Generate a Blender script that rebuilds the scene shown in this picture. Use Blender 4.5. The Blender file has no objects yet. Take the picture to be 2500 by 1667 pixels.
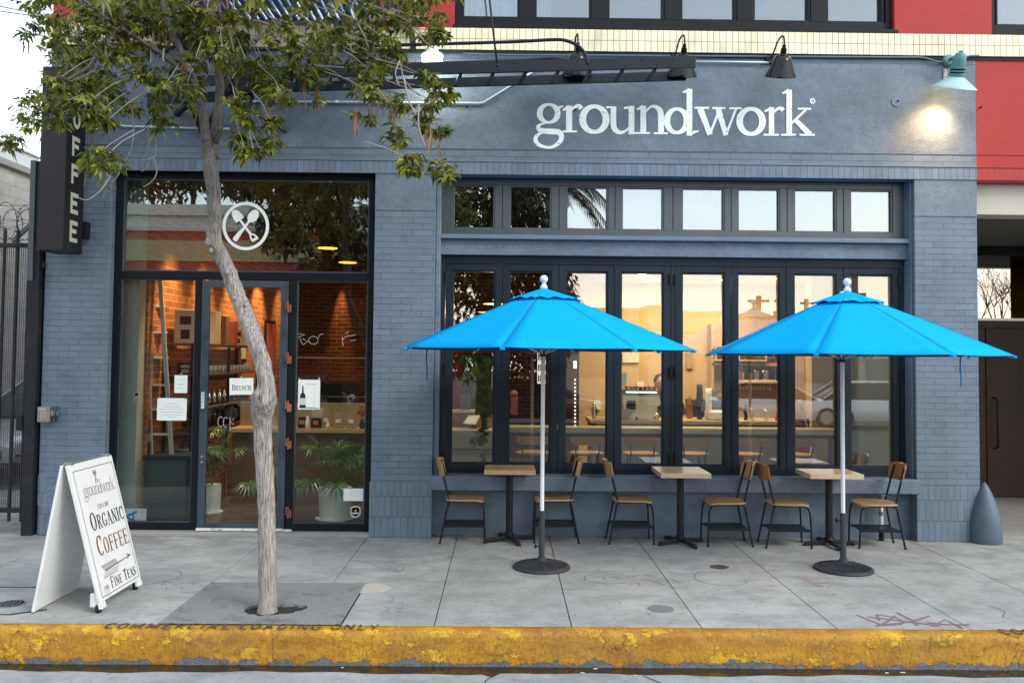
import bpy, bmesh, math, random
from math import sin, cos, pi, radians, sqrt
from mathutils import Vector, Matrix

# ------------------------------------------------------------------ camera
SC = bpy.context.scene
SC.render.resolution_x, SC.render.resolution_y = 1024, 682
F, CX, CY = 2100.0, 1250.0, 789.0          # focal length and principal point in photo pixels (2500 x 1667)
CAM = Vector((0, -9.02, 1.88))
_d = Vector((-20, -83, -F)).normalized()
_x = Vector((1, -.010, (-20 + .83) / F)).normalized()
_z = _x.cross(_d).normalized()
W2C = Matrix(((_x.x, _d.x, _z.x), (_x.y, _d.y, _z.y), (_x.z, _d.z, _z.z)))
C2W = W2C.transposed()
cam = bpy.data.cameras.new('camera'); co = bpy.data.objects.new('camera', cam)
SC.collection.objects.link(co); SC.camera = co
co.matrix_world = Matrix.Translation(CAM) @ C2W.to_4x4()
cam.sensor_width = 36; cam.lens = 36 * F / 2500
cam.shift_y = -(833.5 - CY) / 2500
cam.clip_end = 500; cam.clip_start = .05

def P(u, v, Y=0.0):
    """point of the plane y = Y that photo pixel (u, v) shows"""
    d = C2W @ Vector((u - CX, CY - v, -F))
    return CAM + d * ((Y - CAM.y) / d.y)
def G(u, v, Z=0.0):
    d = C2W @ Vector((u - CX, CY - v, -F))
    return CAM + d * ((Z - CAM.z) / d.z)

# ------------------------------------------------------------------ world, sun, exposure
SC.render.engine = 'CYCLES'
SC.cycles.use_denoising = True
SC.cycles.max_bounces = 8; SC.cycles.transparent_max_bounces = 16
SC.cycles.sample_clamp_indirect = 6
SC.view_settings.view_transform = 'Standard'; SC.view_settings.look = 'None'
SC.view_settings.exposure = .33; SC.view_settings.gamma = 1
SUN_EL, SUN_AZ = radians(38), radians(128)      # azimuth clockwise from +Y : behind the camera, to its right
w = bpy.data.worlds.new('World'); SC.world = w; w.use_nodes = True
nt = w.node_tree; nt.nodes.clear()
N = nt.nodes.new; L = nt.links.new
sky = N('ShaderNodeTexSky'); sky.sky_type = 'NISHITA'; sky.sun_disc = False
sky.sun_elevation = SUN_EL; sky.sun_rotation = SUN_AZ; sky.air_density = 1.5; sky.dust_density = 3
bg1 = N('ShaderNodeBackground'); bg1.inputs[1].default_value = .05; L(sky.outputs[0], bg1.inputs[0])
tc = N('ShaderNodeTexCoord'); sp = N('ShaderNodeSeparateXYZ'); L(tc.outputs['Generated'], sp.inputs[0])
cl = N('ShaderNodeTexNoise'); cl.inputs['Scale'].default_value = 3.2; cl.inputs['Detail'].default_value = 5
mpg = N('ShaderNodeMapping'); mpg.inputs['Scale'].default_value = (1, 1, 4); L(tc.outputs['Generated'], mpg.inputs[0]); L(mpg.outputs[0], cl.inputs[0])
ad = N('ShaderNodeMath'); ad.operation = 'MULTIPLY_ADD'; L(cl.outputs[0], ad.inputs[0]); ad.inputs[1].default_value = .10; L(sp.outputs[2], ad.inputs[2])
rp = N('ShaderNodeValToRGB'); L(ad.outputs[0], rp.inputs[0])
els = rp.color_ramp.elements
for i, (p, c) in enumerate([(.02, (1.0, .84, .62)), (.11, (1.0, .92, .78)), (.22, (.74, .87, .94)), (.38, (.43, .51, .59)), (1, (.44, .49, .55))]):
    e = els[i] if i < 2 else els.new(p)
    e.position = p; e.color = (*c, 1)
bg2 = N('ShaderNodeBackground'); bg2.inputs[1].default_value = 2.1; L(rp.outputs[0], bg2.inputs[0])
ads = N('ShaderNodeAddShader'); L(bg1.outputs[0], ads.inputs[0]); L(bg2.outputs[0], ads.inputs[1])
wo = N('ShaderNodeOutputWorld'); L(ads.outputs[0], wo.inputs[0])
sl = bpy.data.lights.new('sun', 'SUN'); sl.energy = 1.5; sl.angle = radians(20); sl.color = (1, .93, .84)
so = bpy.data.objects.new('sun', sl); SC.collection.objects.link(so)
_sd = Vector((sin(SUN_AZ) * cos(SUN_EL), cos(SUN_AZ) * cos(SUN_EL), sin(SUN_EL)))
so.rotation_euler = _sd.to_track_quat('Z', 'Y').to_euler()

# ------------------------------------------------------------------ materials
MATS = {}
def _new(name):
    m = bpy.data.materials.new(name); m.use_nodes = True
    nt = m.node_tree
    return m, nt, nt.nodes['Principled BSDF']
def _noise(nt, vec, scale, detail=4, rough=.6, stretch=None):
    n = nt.nodes.new('ShaderNodeTexNoise'); n.inputs['Scale'].default_value = scale
    n.inputs['Detail'].default_value = detail; n.inputs['Roughness'].default_value = rough
    if stretch:
        mp = nt.nodes.new('ShaderNodeMapping'); mp.inputs['Scale'].default_value = stretch
        nt.links.new(vec, mp.inputs[0]); vec = mp.outputs[0]
    nt.links.new(vec, n.inputs['Vector']); return n.outputs[0]
def _cn(nt, fac, lo=.34, hi=.66):
    m = nt.nodes.new('ShaderNodeMapRange'); nt.links.new(fac, m.inputs[0]); m.inputs[1].default_value = lo; m.inputs[2].default_value = hi; return m.outputs[0]
def _ramp(nt, fac, stops):
    r = nt.nodes.new('ShaderNodeValToRGB'); nt.links.new(fac, r.inputs[0]); e = r.color_ramp.elements
    for i, (p, c) in enumerate(stops):
        k = e[i] if i < 2 else e.new(p)
        k.position = p; k.color = (*c, 1) if len(c) == 3 else c
    return r.outputs[0]
def _mix(nt, fac, a, b, mode='MIX'):
    m = nt.nodes.new('ShaderNodeMix'); m.data_type = 'RGBA'; m.blend_type = mode
    if isinstance(fac, (int, float)): m.inputs[0].default_value = fac
    else: nt.links.new(fac, m.inputs[0])
    for s, x in ((6, a), (7, b)):
        if isinstance(x, tuple): m.inputs[s].default_value = (*x, 1)
        else: nt.links.new(x, m.inputs[s])
    return m.outputs[2]
def _math(nt, op, a, b=None, c=None):
    m = nt.nodes.new('ShaderNodeMath'); m.operation = op
    for i, x in enumerate((a, b, c)):
        if x is None: continue
        if isinstance(x, (int, float)): m.inputs[i].default_value = x
        else: nt.links.new(x, m.inputs[i])
    return m.outputs[0]
def _bump(nt, b, h, strength=.3, dist=.01, prev=None):
    n = nt.nodes.new('ShaderNodeBump'); n.inputs['Strength'].default_value = strength; n.inputs['Distance'].default_value = dist
    nt.links.new(h, n.inputs['Height'])
    if prev is not None: nt.links.new(prev, n.inputs['Normal'])
    nt.links.new(n.outputs[0], b.inputs['Normal']); return n.outputs[0]
def _obj(nt):
    return nt.nodes.new('ShaderNodeTexCoord').outputs['Object']
def _pos(nt):
    return nt.nodes.new('ShaderNodeNewGeometry').outputs['Position']
def sh(c, k): return tuple(min(1, x * k) for x in c)

def mat(name, col, rough=.6, var=.15, scale=6, bump=0, bscale=40, metal=0, coat=0, dirt=None, dscale=9, stretch=None, island=0, emit=0, spec=.5):
    if name in MATS: return MATS[name]
    m, nt, b = _new(name)
    v = _obj(nt)
    c = _mix(nt, _noise(nt, v, scale, 5, .65, stretch), sh(col, 1 - var), sh(col, 1 + var)) if var else None
    if c is None:
        rgb = nt.nodes.new('ShaderNodeRGB'); rgb.outputs[0].default_value = (*col, 1); c = rgb.outputs[0]
    if island:
        g = nt.nodes.new('ShaderNodeNewGeometry')
        f = nt.nodes.new('ShaderNodeMapRange'); nt.links.new(g.outputs['Random Per Island'], f.inputs[0])
        f.inputs[3].default_value = 1 - island; f.inputs[4].default_value = 1 + island
        c = _mix(nt, 1.0, c, f.outputs[0], 'MULTIPLY')
    if dirt:
        d = _ramp(nt, _noise(nt, v, dscale, 8, .7), [(.52, (0, 0, 0)), (.66, (1, 1, 1))])
        c = _mix(nt, _math(nt, 'MULTIPLY', d, .75), c, dirt)
    nt.links.new(c, b.inputs['Base Color'])
    b.inputs['Roughness'].default_value = rough; b.inputs['Metallic'].default_value = metal
    b.inputs['Specular IOR Level'].default_value = spec if max(col) > .06 or coat else spec * .45
    if coat: b.inputs['Coat Weight'].default_value = coat; b.inputs['Coat Roughness'].default_value = .15
    if bump: _bump(nt, b, _noise(nt, v, bscale, 6, .6, stretch), bump, .01)
    if emit:
        nt.links.new(c, b.inputs['Emission Color']); b.inputs['Emission Strength'].default_value = emit
    MATS[name] = m; return m

def mat_brick(name, col, mortar, bw=.216, bh=.0655, ms=.0035, offset=.5, var=.10, bump=.6, rough=.55, axis='XZ', phase=(0, 0), paint=True, patchy=0):
    if name in MATS: return MATS[name]
    m, nt, b = _new(name); p = _pos(nt)
    s = nt.nodes.new('ShaderNodeSeparateXYZ'); nt.links.new(p, s.inputs[0])
    cb = nt.nodes.new('ShaderNodeCombineXYZ')
    wob = _math(nt, 'MULTIPLY_ADD', _noise(nt, p, 5, 3), .012, -.006)
    ux = s.outputs[0 if axis[0] == 'X' else 1]; uz = s.outputs[2]
    nt.links.new(_math(nt, 'ADD', _math(nt, 'ADD', ux, phase[0]), wob), cb.inputs[0])
    nt.links.new(_math(nt, 'ADD', _math(nt, 'ADD', uz, phase[1]), _math(nt, 'MULTIPLY', wob, .6)), cb.inputs[1])
    t = nt.nodes.new('ShaderNodeTexBrick'); nt.links.new(cb.outputs[0], t.inputs['Vector'])
    t.offset = offset; t.inputs['Scale'].default_value = 1
    t.inputs['Brick Width'].default_value = bw; t.inputs['Row Height'].default_value = bh
    t.inputs['Mortar Size'].default_value = ms; t.inputs['Mortar Smooth'].default_value = .35; t.inputs['Bias'].default_value = 0
    t.inputs['Color1'].default_value = (*sh(col, 1 - var), 1); t.inputs['Color2'].default_value = (*sh(col, 1 + var), 1)
    t.inputs['Mortar'].default_value = (*mortar, 1)
    c = t.outputs['Color']
    c = _mix(nt, 1.0, c, _mix(nt, _cn(nt, _noise(nt, p, 1.7, 8, .74)), (.78, .78, .78), (1.16, 1.16, 1.16)), 'MULTIPLY')
    mort = t.outputs['Fac']
    if patchy:   # mortar lines filled in by thick paint here and there
        f = _ramp(nt, _noise(nt, p, 4, 4), [(.40, (0, 0, 0)), (.62, (1, 1, 1))])
        c = _mix(nt, _math(nt, 'MULTIPLY', f, patchy), c, _mix(nt, _noise(nt, p, 1.7, 7, .7), sh(col, .8), sh(col, 1.2)))
    nt.links.new(c, b.inputs['Base Color']); b.inputs['Roughness'].default_value = rough
    inv = _math(nt, 'SUBTRACT', 1, mort)
    h = _math(nt, 'ADD', inv, _math(nt, 'MULTIPLY', _noise(nt, p, 55, 5, .6), .35))
    h = _math(nt, 'ADD', h, _math(nt, 'MULTIPLY', _noise(nt, p, 9, 4, .6), .5))
    _bump(nt, b, h, bump, .006)
    MATS[name] = m; return m

def mat_glass(name, tint=(.9, .95, .94), refl=.22, rough=0.0):
    if name in MATS: return MATS[name]
    m = bpy.data.materials.new(name); m.use_nodes = True; nt = m.node_tree; nt.nodes.clear()
    tr = nt.nodes.new('ShaderNodeBsdfTransparent'); tr.inputs[0].default_value = (*tint, 1)
    gl = nt.nodes.new('ShaderNodeBsdfGlossy'); gl.inputs['Roughness'].default_value = rough; gl.inputs['Color'].default_value = (1, 1, 1, 1)
    n = _noise(nt, _pos(nt), 1.1, 2)
    bp = nt.nodes.new('ShaderNodeBump'); bp.inputs['Strength'].default_value = .015; bp.inputs['Distance'].default_value = .02
    nt.links.new(n, bp.inputs['Height']); nt.links.new(bp.outputs[0], gl.inputs['Normal'])
    fr = nt.nodes.new('ShaderNodeFresnel'); fr.inputs[0].default_value = 1.5
    f = _math(nt, 'ADD', fr.outputs[0], refl - .04)
    mx = nt.nodes.new('ShaderNodeMixShader'); nt.links.new(f, mx.inputs[0]); nt.links.new(tr.outputs[0], mx.inputs[1]); nt.links.new(gl.outputs[0], mx.inputs[2])
    o = nt.nodes.new('ShaderNodeOutputMaterial'); nt.links.new(mx.outputs[0], o.inputs[0])
    MATS[name] = m; return m

def mat_emit(name, col, s):
    if name in MATS: return MATS[name]
    m, nt, b = _new(name); b.inputs['Base Color'].default_value = (*col, 1)
    b.inputs['Emission Color'].default_value = (*col, 1); b.inputs['Emission Strength'].default_value = s
    MATS[name] = m; return m

BLUE = (.130, .178, .236)
STUC = mat('stucco_blue', BLUE, .6, .22, 2.2, .25, 14, dirt=(.10, .15, .215), dscale=3.5)
def mat_stucco():
    m, nt, b = _new('painted_stucco'); p = _pos(nt)
    c = _mix(nt, _cn(nt, _noise(nt, p, 1.6, 9, .72)), sh(BLUE, .74), sh(BLUE, 1.30))
    c = _mix(nt, _math(nt, 'MULTIPLY', _ramp(nt, _noise(nt, p, 13, 8, .8), [(.46, (0, 0, 0)), (.62, (1, 1, 1))]), .38), c, sh(BLUE, .60))
    c = _mix(nt, _math(nt, 'MULTIPLY', _ramp(nt, _noise(nt, p, 4, 9, .8), [(.56, (0, 0, 0)), (.62, (1, 1, 1))]), .22), c, sh(BLUE, 1.6))
    nt.links.new(c, b.inputs['Base Color']); b.inputs['Roughness'].default_value = .5
    h = _math(nt, 'ADD', _noise(nt, p, 60, 6, .7, (1, 1, 2.5)), _math(nt, 'MULTIPLY', _noise(nt, p, 12, 5, .7), 1.2))
    _bump(nt, b, h, .8, .009); return m
STUCCO = mat_stucco()
BRICK = mat_brick('painted_brick', BLUE, sh(BLUE, .50), ms=.0036, patchy=.8, bump=.8)
SOLD = mat_brick('painted_soldier_brick', sh(BLUE, 1.08), sh(BLUE, .42), bw=.0665, bh=.6, ms=.0026, offset=0, bump=.8, phase=(0, .1))
TOOTH = mat_brick('painted_upright_brick', sh(BLUE, .97), sh(BLUE, .5), bw=.068, bh=.215, ms=.003, offset=.5, bump=.9, patchy=.5)
CREAM = mat_brick('cream_glazed_brick', (.84, .79, .55), (.14, .08, .065), bw=.0665, bh=(P(1650, 78).z - P(1650, 131.5).z) / 2, ms=.0032, offset=0, phase=(0, -P(1650, 131.5).z), var=.09, bump=.5, rough=.35)
REDP = mat('red_paint', (.37, .019, .016), .65, .14, 1.6, .3, 22)
REDS = mat_brick('red_painted_brick', (.37, .019, .016), (.16, .010, .010), bw=.0665, bh=.6, ms=.002, offset=0, bump=.6, phase=(0, .1))
FRAMET = mat('slate_frame_paint', (.034, .050, .062), .42, .5, 4, .08, 30, stretch=(1, 1, .25), spec=.9)
FRAME = mat('dark_frame_paint', (.016, .025, .035), .40, .55, 3, .08, 30, stretch=(1, 1, .25), spec=.4)
FRAMEB = mat('black_frame_paint', (.004, .006, .009), .5, .3, 3, .08, 30)
FRAMED = mat('worn_door_paint', (.034, .052, .075), .42, .40, 5, .15, 25, dirt=(.012, .017, .024), dscale=3, stretch=(1, 1, .2))
BLACKM = mat('black_metal', (.010, .011, .013), .45, .2, 8, spec=.35)
WHITE = mat('white_paint', (.78, .80, .80), .5, .05)
GLASS = mat_glass('window_glass', (.92, .95, .93), .18)
GLASST = mat_glass('transom_glass', (.70, .75, .74), .25)
GLASSL = mat_glass('door_glass', (.93, .96, .95), .035)
GLASSD = mat_glass('storefront_transom_glass', (.85, .90, .88), .15)
GLASSU = mat_glass('upper_window_glass', (.72, .82, .88), .17)

# ------------------------------------------------------------------ mesh builder
class MB:
    def __init__(s): s.v = []; s.f = []
    def add(s, vs, fs):
        k = len(s.v); s.v += [tuple(x) for x in vs]; s.f += [tuple(i + k for i in f) for f in fs]
    def box(s, x0, x1, y0, y1, z0, z1):
        x0, x1 = sorted((x0, x1)); y0, y1 = sorted((y0, y1)); z0, z1 = sorted((z0, z1))
        s.add([(x0, y0, z0), (x1, y0, z0), (x1, y1, z0), (x0, y1, z0), (x0, y0, z1), (x1, y0, z1), (x1, y1, z1), (x0, y1, z1)],
              [(0, 3, 2, 1), (4, 5, 6, 7), (0, 1, 5, 4), (1, 2, 6, 5), (2, 3, 7, 6), (3, 0, 4, 7)])
    def quad(s, a, b, c, d): s.add([a, b, c, d], [(0, 1, 2, 3)])
    def bar(s, a, b, w, h, up=(0, 0, 1)):
        a, b = Vector(a), Vector(b); d = (b - a).normalized(); u = Vector(up)
        if abs(d.dot(u)) > .99: u = Vector((0, 1, 0))
        r = d.cross(u).normalized(); u = r.cross(d).normalized()
        vs = [q + r * (sx * w / 2) + u * (sz * h / 2) for q in (a, b) for sx, sz in ((-1, -1), (1, -1), (1, 1), (-1, 1))]
        s.add(vs, [(0, 3, 2, 1), (4, 5, 6, 7), (0, 1, 5, 4), (1, 2, 6, 5), (2, 3, 7, 6), (3, 0, 4, 7)])
    def tube(s, pts, r, n=10, caps=True):
        pts = [Vector(p) for p in pts]; rs = r if isinstance(r, (list, tuple)) else [r] * len(pts)
        k = len(s.v); ref = None
        for i, p in enumerate(pts):
            d = (pts[min(i + 1, len(pts) - 1)] - pts[max(i - 1, 0)]).normalized()
            if ref is None: ref = Vector((0, 0, 1)) if abs(d.z) < .9 else Vector((1, 0, 0))
            a = (ref - d * ref.dot(d)).normalized(); b = d.cross(a); ref = a
            for j in range(n):
                t = 2 * pi * j / n; s.v.append(tuple(p + (a * cos(t) + b * sin(t)) * rs[i]))
        for i in range(len(pts) - 1):
            for j in range(n):
                j2 = (j + 1) % n
                s.f.append((k + i * n + j, k + i * n + j2, k + (i + 1) * n + j2, k + (i + 1) * n + j))
        if caps:
            s.f.append(tuple(k + j for j in range(n - 1, -1, -1))); s.f.append(tuple(k + (len(pts) - 1) * n + j for j in range(n)))
    def lathe(s, prof, c=(0, 0, 0), n=32, axis='Z', squash=1):
        k = len(s.v); c = Vector(c)
        for r, z in prof:
            for j in range(n):
                t = 2 * pi * j / n
                q = (r * cos(t), r * sin(t) * squash, z)
                if axis == 'Y': q = (q[0], q[2], q[1])
                if axis == 'X': q = (q[2], q[0], q[1])
                s.v.append(tuple(c + Vector(q)))
        for i in range(len(prof) - 1):
            for j in range(n):
                j2 = (j + 1) % n; s.f.append((k + i * n + j, k + i * n + j2, k + (i + 1) * n + j2, k + (i + 1) * n + j))
        if prof[0][0] > 1e-5: s.f.append(tuple(k + j for j in range(n - 1, -1, -1)))
        if prof[-1][0] > 1e-5: s.f.append(tuple(k + (len(prof) - 1) * n + j for j in range(n)))
    def sphere(s, c, r, n=14, sq=(1, 1, 1)):
        k = len(s.v); c = Vector(c); m = n // 2 + 1
        for i in range(m + 1):
            a = pi * i / m
            for j in range(n):
                t = 2 * pi * j / n
                s.v.append((c.x + r * sq[0] * sin(a) * cos(t), c.y + r * sq[1] * sin(a) * sin(t), c.z + r * sq[2] * cos(a)))
        for i in range(m):
            for j in range(n):
                j2 = (j + 1) % n; s.f.append((k + i * n + j, k + (i + 1) * n + j, k + (i + 1) * n + j2, k + i * n + j2))
    def prism(s, pts, fr, z0, z1):
        """2D outline extruded between offsets z0 and z1 of frame fr(x, y, z)"""
        n = len(pts); vs = [fr(x, y, z0) for x, y in pts] + [fr(x, y, z1) for x, y in pts]
        s.add(vs, [tuple(range(n))[::-1], tuple(range(n, 2 * n))] + [(i, (i + 1) % n, (i + 1) % n + n, i + n) for i in range(n)])
    def ribbon(s, pts, w, fr, z, closed=False, t=None):
        """flat pen stroke: pts (x, y) or (x, y, w)"""
        q = [(p[0], p[1], p[2] if len(p) > 2 else w) for p in pts]; n = len(q); k = len(s.v)
        for i in range(n):
            a = q[(i - 1) % n] if closed or i else q[0]; b = q[(i + 1) % n] if closed or i < n - 1 else q[-1]
            dx, dy = b[0] - a[0], b[1] - a[1]; l = sqrt(dx * dx + dy * dy) or 1
            nx, ny = -dy / l, dx / l; h = q[i][2] / 2
            s.v.append(tuple(fr(q[i][0] + nx * h, q[i][1] + ny * h, z))); s.v.append(tuple(fr(q[i][0] - nx * h, q[i][1] - ny * h, z)))
        for i in range(n if closed else n - 1):
            a, b = k + 2 * i, k + 2 * ((i + 1) % n); s.f.append((a, a + 1, b + 1, b))

def smooth_path(pts, closed=False, sub=6):
    q = [tuple(p) for p in pts]; n = len(q); out = []
    rng = range(n) if closed else range(n - 1)
    for i in rng:
        p0, p1, p2, p3 = (q[(i + j) % n] if closed else q[min(max(i + j, 0), n - 1)] for j in (-1, 0, 1, 2))
        for k in range(sub):
            t = k / sub
            out.append(tuple(.5 * (2 * b + (c - a) * t + (2 * a - 5 * b + 4 * c - d) * t * t + (3 * b - a - 3 * c + d) * t ** 3) for a, b, c, d in zip(p0, p1, p2, p3)))
    if not closed: out.append(q[-1])
    return out
def arc(cx, cy, rx, ry, a0, a1, n=16, w=None):
    r = []
    for i in range(n + 1):
        a = radians(a0 + (a1 - a0) * i / n)
        r.append((cx + rx * cos(a), cy + ry * sin(a)) + ((w(a) if callable(w) else w,) if w is not None else ()))
    return r

OFF = {}
ROOT = SC.collection
def thing(name, label, cat, loc=(0, 0, 0), rot=0, group=None, local=False, kind=None):
    o = bpy.data.objects.new(name, None); ROOT.objects.link(o); o.location = loc; o.rotation_euler.z = rot
    o.empty_display_size = .1
    if label: o['label'] = label
    if cat: o['category'] = cat
    if group: o['group'] = group
    if kind: o['kind'] = kind
    OFF[o.name] = Vector((0, 0, 0)) if local else Vector(loc); return o
def part(name, mb, m, parent=None, bevel=0, smooth=False, label=None, solid=0, sub=0, auto=None):
    off = OFF[parent.name] if parent else Vector((0, 0, 0))
    me = bpy.data.meshes.new(name)
    me.from_pydata([(x - off.x, y - off.y, z - off.z) for x, y, z in mb.v], [], mb.f)
    me.materials.append(m); me.update()
    if smooth:
        me.shade_smooth()
        if auto: me.set_sharp_from_angle(angle=radians(auto))
    o = bpy.data.objects.new(name, me); ROOT.objects.link(o)
    if parent: o.parent = parent
    OFF[o.name] = off
    if solid:
        q = o.modifiers.new('s', 'SOLIDIFY'); q.thickness = solid; q.offset = 0
    if bevel:
        q = o.modifiers.new('b', 'BEVEL'); q.width = bevel; q.segments = 2; q.limit_method = 'ANGLE'; q.angle_limit = radians(40)
    if sub:
        q = o.modifiers.new('u', 'SUBSURF'); q.levels = sub; q.render_levels = sub
    if label: o['label'] = label
    return o
def solo(name, mb, m, label, cat, group=None, **kw):
    xs = [v[0] for v in mb.v]; ys = [v[1] for v in mb.v]; zs = [v[2] for v in mb.v]
    loc = Vector(((min(xs) + max(xs)) / 2, (min(ys) + max(ys)) / 2, min(zs)))
    mb.v = [(x - loc.x, y - loc.y, z - loc.z) for x, y, z in mb.v]
    o = part(name, mb, m, None, **kw); o.location = loc; OFF[o.name] = loc
    o['label'] = label; o['category'] = cat
    if group: o['group'] = group
    return o
def struct(name, mb, m, parent=None, **kw):
    o = part(name, mb, m, parent, **kw)
    if not parent: o['kind'] = 'structure'
    return o
def dup(root, loc, rot, label=None, group=None):
    r = root.copy(); ROOT.objects.link(r); r.location = loc; r.rotation_euler.z = rot
    if label: r['label'] = label
    if group: r['group'] = group
    for ch in list(root.children):
        c = ch.copy(); ROOT.objects.link(c); c.parent = r
        for g in ch.children:
            d = g.copy(); ROOT.objects.link(d); d.parent = c
    return r
def lamp(name, kind, loc, power, col=(1, .78, .5), size=.1, target=None, spot=60, blend=.8, parent=None):
    l = bpy.data.lights.new(name, kind); l.energy = power; l.color = col
    if kind == 'AREA': l.size = size
    else: l.shadow_soft_size = size
    if kind == 'SPOT': l.spot_size = radians(spot); l.spot_blend = blend
    o = bpy.data.objects.new(name, l); ROOT.objects.link(o); o.location = Vector(loc) - (OFF[parent.name] if parent else Vector())
    if target is not None:
        o.rotation_euler = (Vector(loc) - Vector(target)).to_track_quat('Z', 'Y').to_euler()
    if parent: o.parent = parent
    return o
# ================================================================== LETTERING (pen strokes, no font files)
# caps drawn in a cell 1 high; T = thick stem, t = thin stroke; serifs = short slabs
TK, TN = .135, .05
def _cap(ch):
    T, t = TK, TN
    A = lambda *a, **k: arc(*a, **k)
    wf = lambda a: t + (T - t) * abs(cos(a))
    d = {
     'I': (.24, [[(.12, 0, T), (.12, 1, T)]], [(.12, 0, .26), (.12, 1, .26)]),
     'F': (.46, [[(.12, 0, T), (.12, 1, T)], [(.12, .975, t), (.46, .975, t)], [(.12, .52, t), (.36, .52, t)]], [(.12, 0, .28)], [[(.44, 1, t), (.44, .8, t)], [(.35, .62, t), (.35, .42, t)]]),
     'E': (.48, [[(.12, 0, T), (.12, 1, T)], [(.12, .975, t), (.46, .975, t)], [(.12, .52, t), (.36, .52, t)], [(.12, .025, t), (.47, .025, t)]], [], [[(.44, 1, t), (.44, .8, t)], [(.35, .62, t), (.35, .42, t)], [(.455, 0, t), (.455, .2, t)]]),
     'L': (.44, [[(.12, 0, T), (.12, 1, T)], [(.12, .025, t), (.44, .025, t)]], [(.12, 1, .26)], [[(.425, 0, t), (.425, .2, t)]]),
     'T': (.48, [[(.24, 0, T), (.24, 1, T)], [(0, .975, t), (.48, .975, t)]], [(.24, 0, .26)], [[(.02, 1, t), (.02, .8, t)], [(.46, 1, t), (.46, .8, t)]]),
     'H': (.54, [[(.12, 0, T), (.12, 1, T)], [(.42, 0, T), (.42, 1, T)], [(.12, .5, t), (.42, .5, t)]], [(.12, 0, .24), (.12, 1, .24), (.42, 0, .24), (.42, 1, .24)]),
     'N': (.54, [[(.08, 0, t), (.08, 1, t)], [(.46, 0, t), (.46, 1, t)], [(.09, .97, T), (.45, .03, T)]], [(.07, 0, .18), (.07, 1, .16), (.46, 1, .2)]),
     'U': (.54, [[(.12, 1, T), (.12, .3, T)] + arc(.28, .27, .16, .25, 190, 350, 10, lambda a: t + (T - t) * .6 * abs(cos(a))) + [(.44, .3, t), (.44, 1, t)]], [(.12, 1, .26), (.44, 1, .2)]),
     'M': (.66, [[(.08, 0, t), (.08, 1, t)], [(.56, 0, T), (.56, 1, T)], [(.10, .97, T), (.31, .15, T)], [(.33, .15, t), (.54, .97, t)]], [(.08, 0, .18), (.56, 0, .24)]),
     'A': (.54, [[(.06, 0, t), (.26, 1, t)], [(.25, .99, T), (.47, 0, T)], [(.13, .33, t), (.38, .33, t)]], [(.06, 0, .18), (.46, 0, .26)]),
     'Y': (.52, [[(.26, 0, T), (.26, .48, T)], [(.08, 1, T), (.26, .45, T)], [(.44, 1, t), (.28, .45, t)]], [(.26, 0, .26), (.08, 1, .22), (.44, 1, .18)]),
     'O': (.52, [arc(.26, .5, .20, .475, 0, 363, 25, wf)], []),
     'C': (.50, [arc(.27, .5, .20, .475, 40, 318, 20, wf)], [], [[(.44, .98, t), (.44, .68, t)]]),
     'G': (.54, [arc(.27, .5, .20, .475, 40, 320, 20, wf), [(.45, .06, T * .8), (.45, .42, T * .8)], [(.32, .42, t), (.54, .42, t)]], [], [[(.44, .98, t), (.44, .72, t)]]),
     'D': (.52, [[(.12, 0, T), (.12, 1, T)], [(.12, .975, t), (.22, .975, t)] + arc(.22, .5, .23, .475, 88, -88, 14, lambda a: t + (T - t) * abs(cos(a))) + [(.12, .025, t)]], [(.08, 0, .16), (.08, 1, .16)]),
     'P': (.48, [[(.12, 0, T), (.12, 1, T)], [(.12, .975, t), (.22, .975, t)] + arc(.22, .735, .21, .24, 88, -88, 12, lambda a: t + (T - t) * abs(cos(a))) + [(.12, .495, t)]], [(.12, 0, .26), (.07, 1, .14)]),
     'B': (.50, [[(.12, 0, T), (.12, 1, T)], [(.12, .975, t), (.22, .975, t)] + arc(.22, .75, .18, .225, 88, -88, 12, lambda a: t + (T - t) * abs(cos(a))) + [(.12, .525, t)],
                 [(.22, .525, t)] + arc(.22, .275, .23, .25, 88, -88, 12, lambda a: t + (T - t) * abs(cos(a))) + [(.12, .025, t)]], [(.07, 0, .14), (.07, 1, .14)]),
     'R': (.52, [[(.12, 0, T), (.12, 1, T)], [(.12, .975, t), (.22, .975, t)] + arc(.22, .75, .19, .225, 88, -88, 12, lambda a: t + (T - t) * abs(cos(a))) + [(.12, .525, t)], [(.26, .52, T * .9), (.44, .03, T * .9)]], [(.12, 0, .24), (.07, 1, .14), (.46, 0, .16)]),
     'S': (.46, [smooth_path([(.40, .80, t), (.36, .93, t), (.22, .97, t), (.09, .86, T * .8), (.10, .67, T), (.24, .52, T), (.37, .36, T), (.38, .17, T * .8), (.24, .03, t), (.10, .07, t), (.06, .20, t)], sub=4)], [], [[(.41, .98, t), (.41, .72, t)], [(.05, .02, t), (.05, .28, t)]]),
     '&': (.60, [smooth_path([(.52, .0, T), (.20, .62, T), (.18, .85, t), (.30, .96, t), (.38, .82, t), (.12, .42, t), (.08, .18, T * .8), (.22, .03, t), (.40, .12, t), (.52, .42, t)], sub=4)], []),
     'K': (.52, [[(.12, 0, T), (.12, 1, T)], [(.44, 1, t), (.16, .42, t)], [(.24, .55, T), (.46, 0, T)]], [(.12, 0, .24), (.12, 1, .24)]),
    }
    return d.get(ch)
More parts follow.
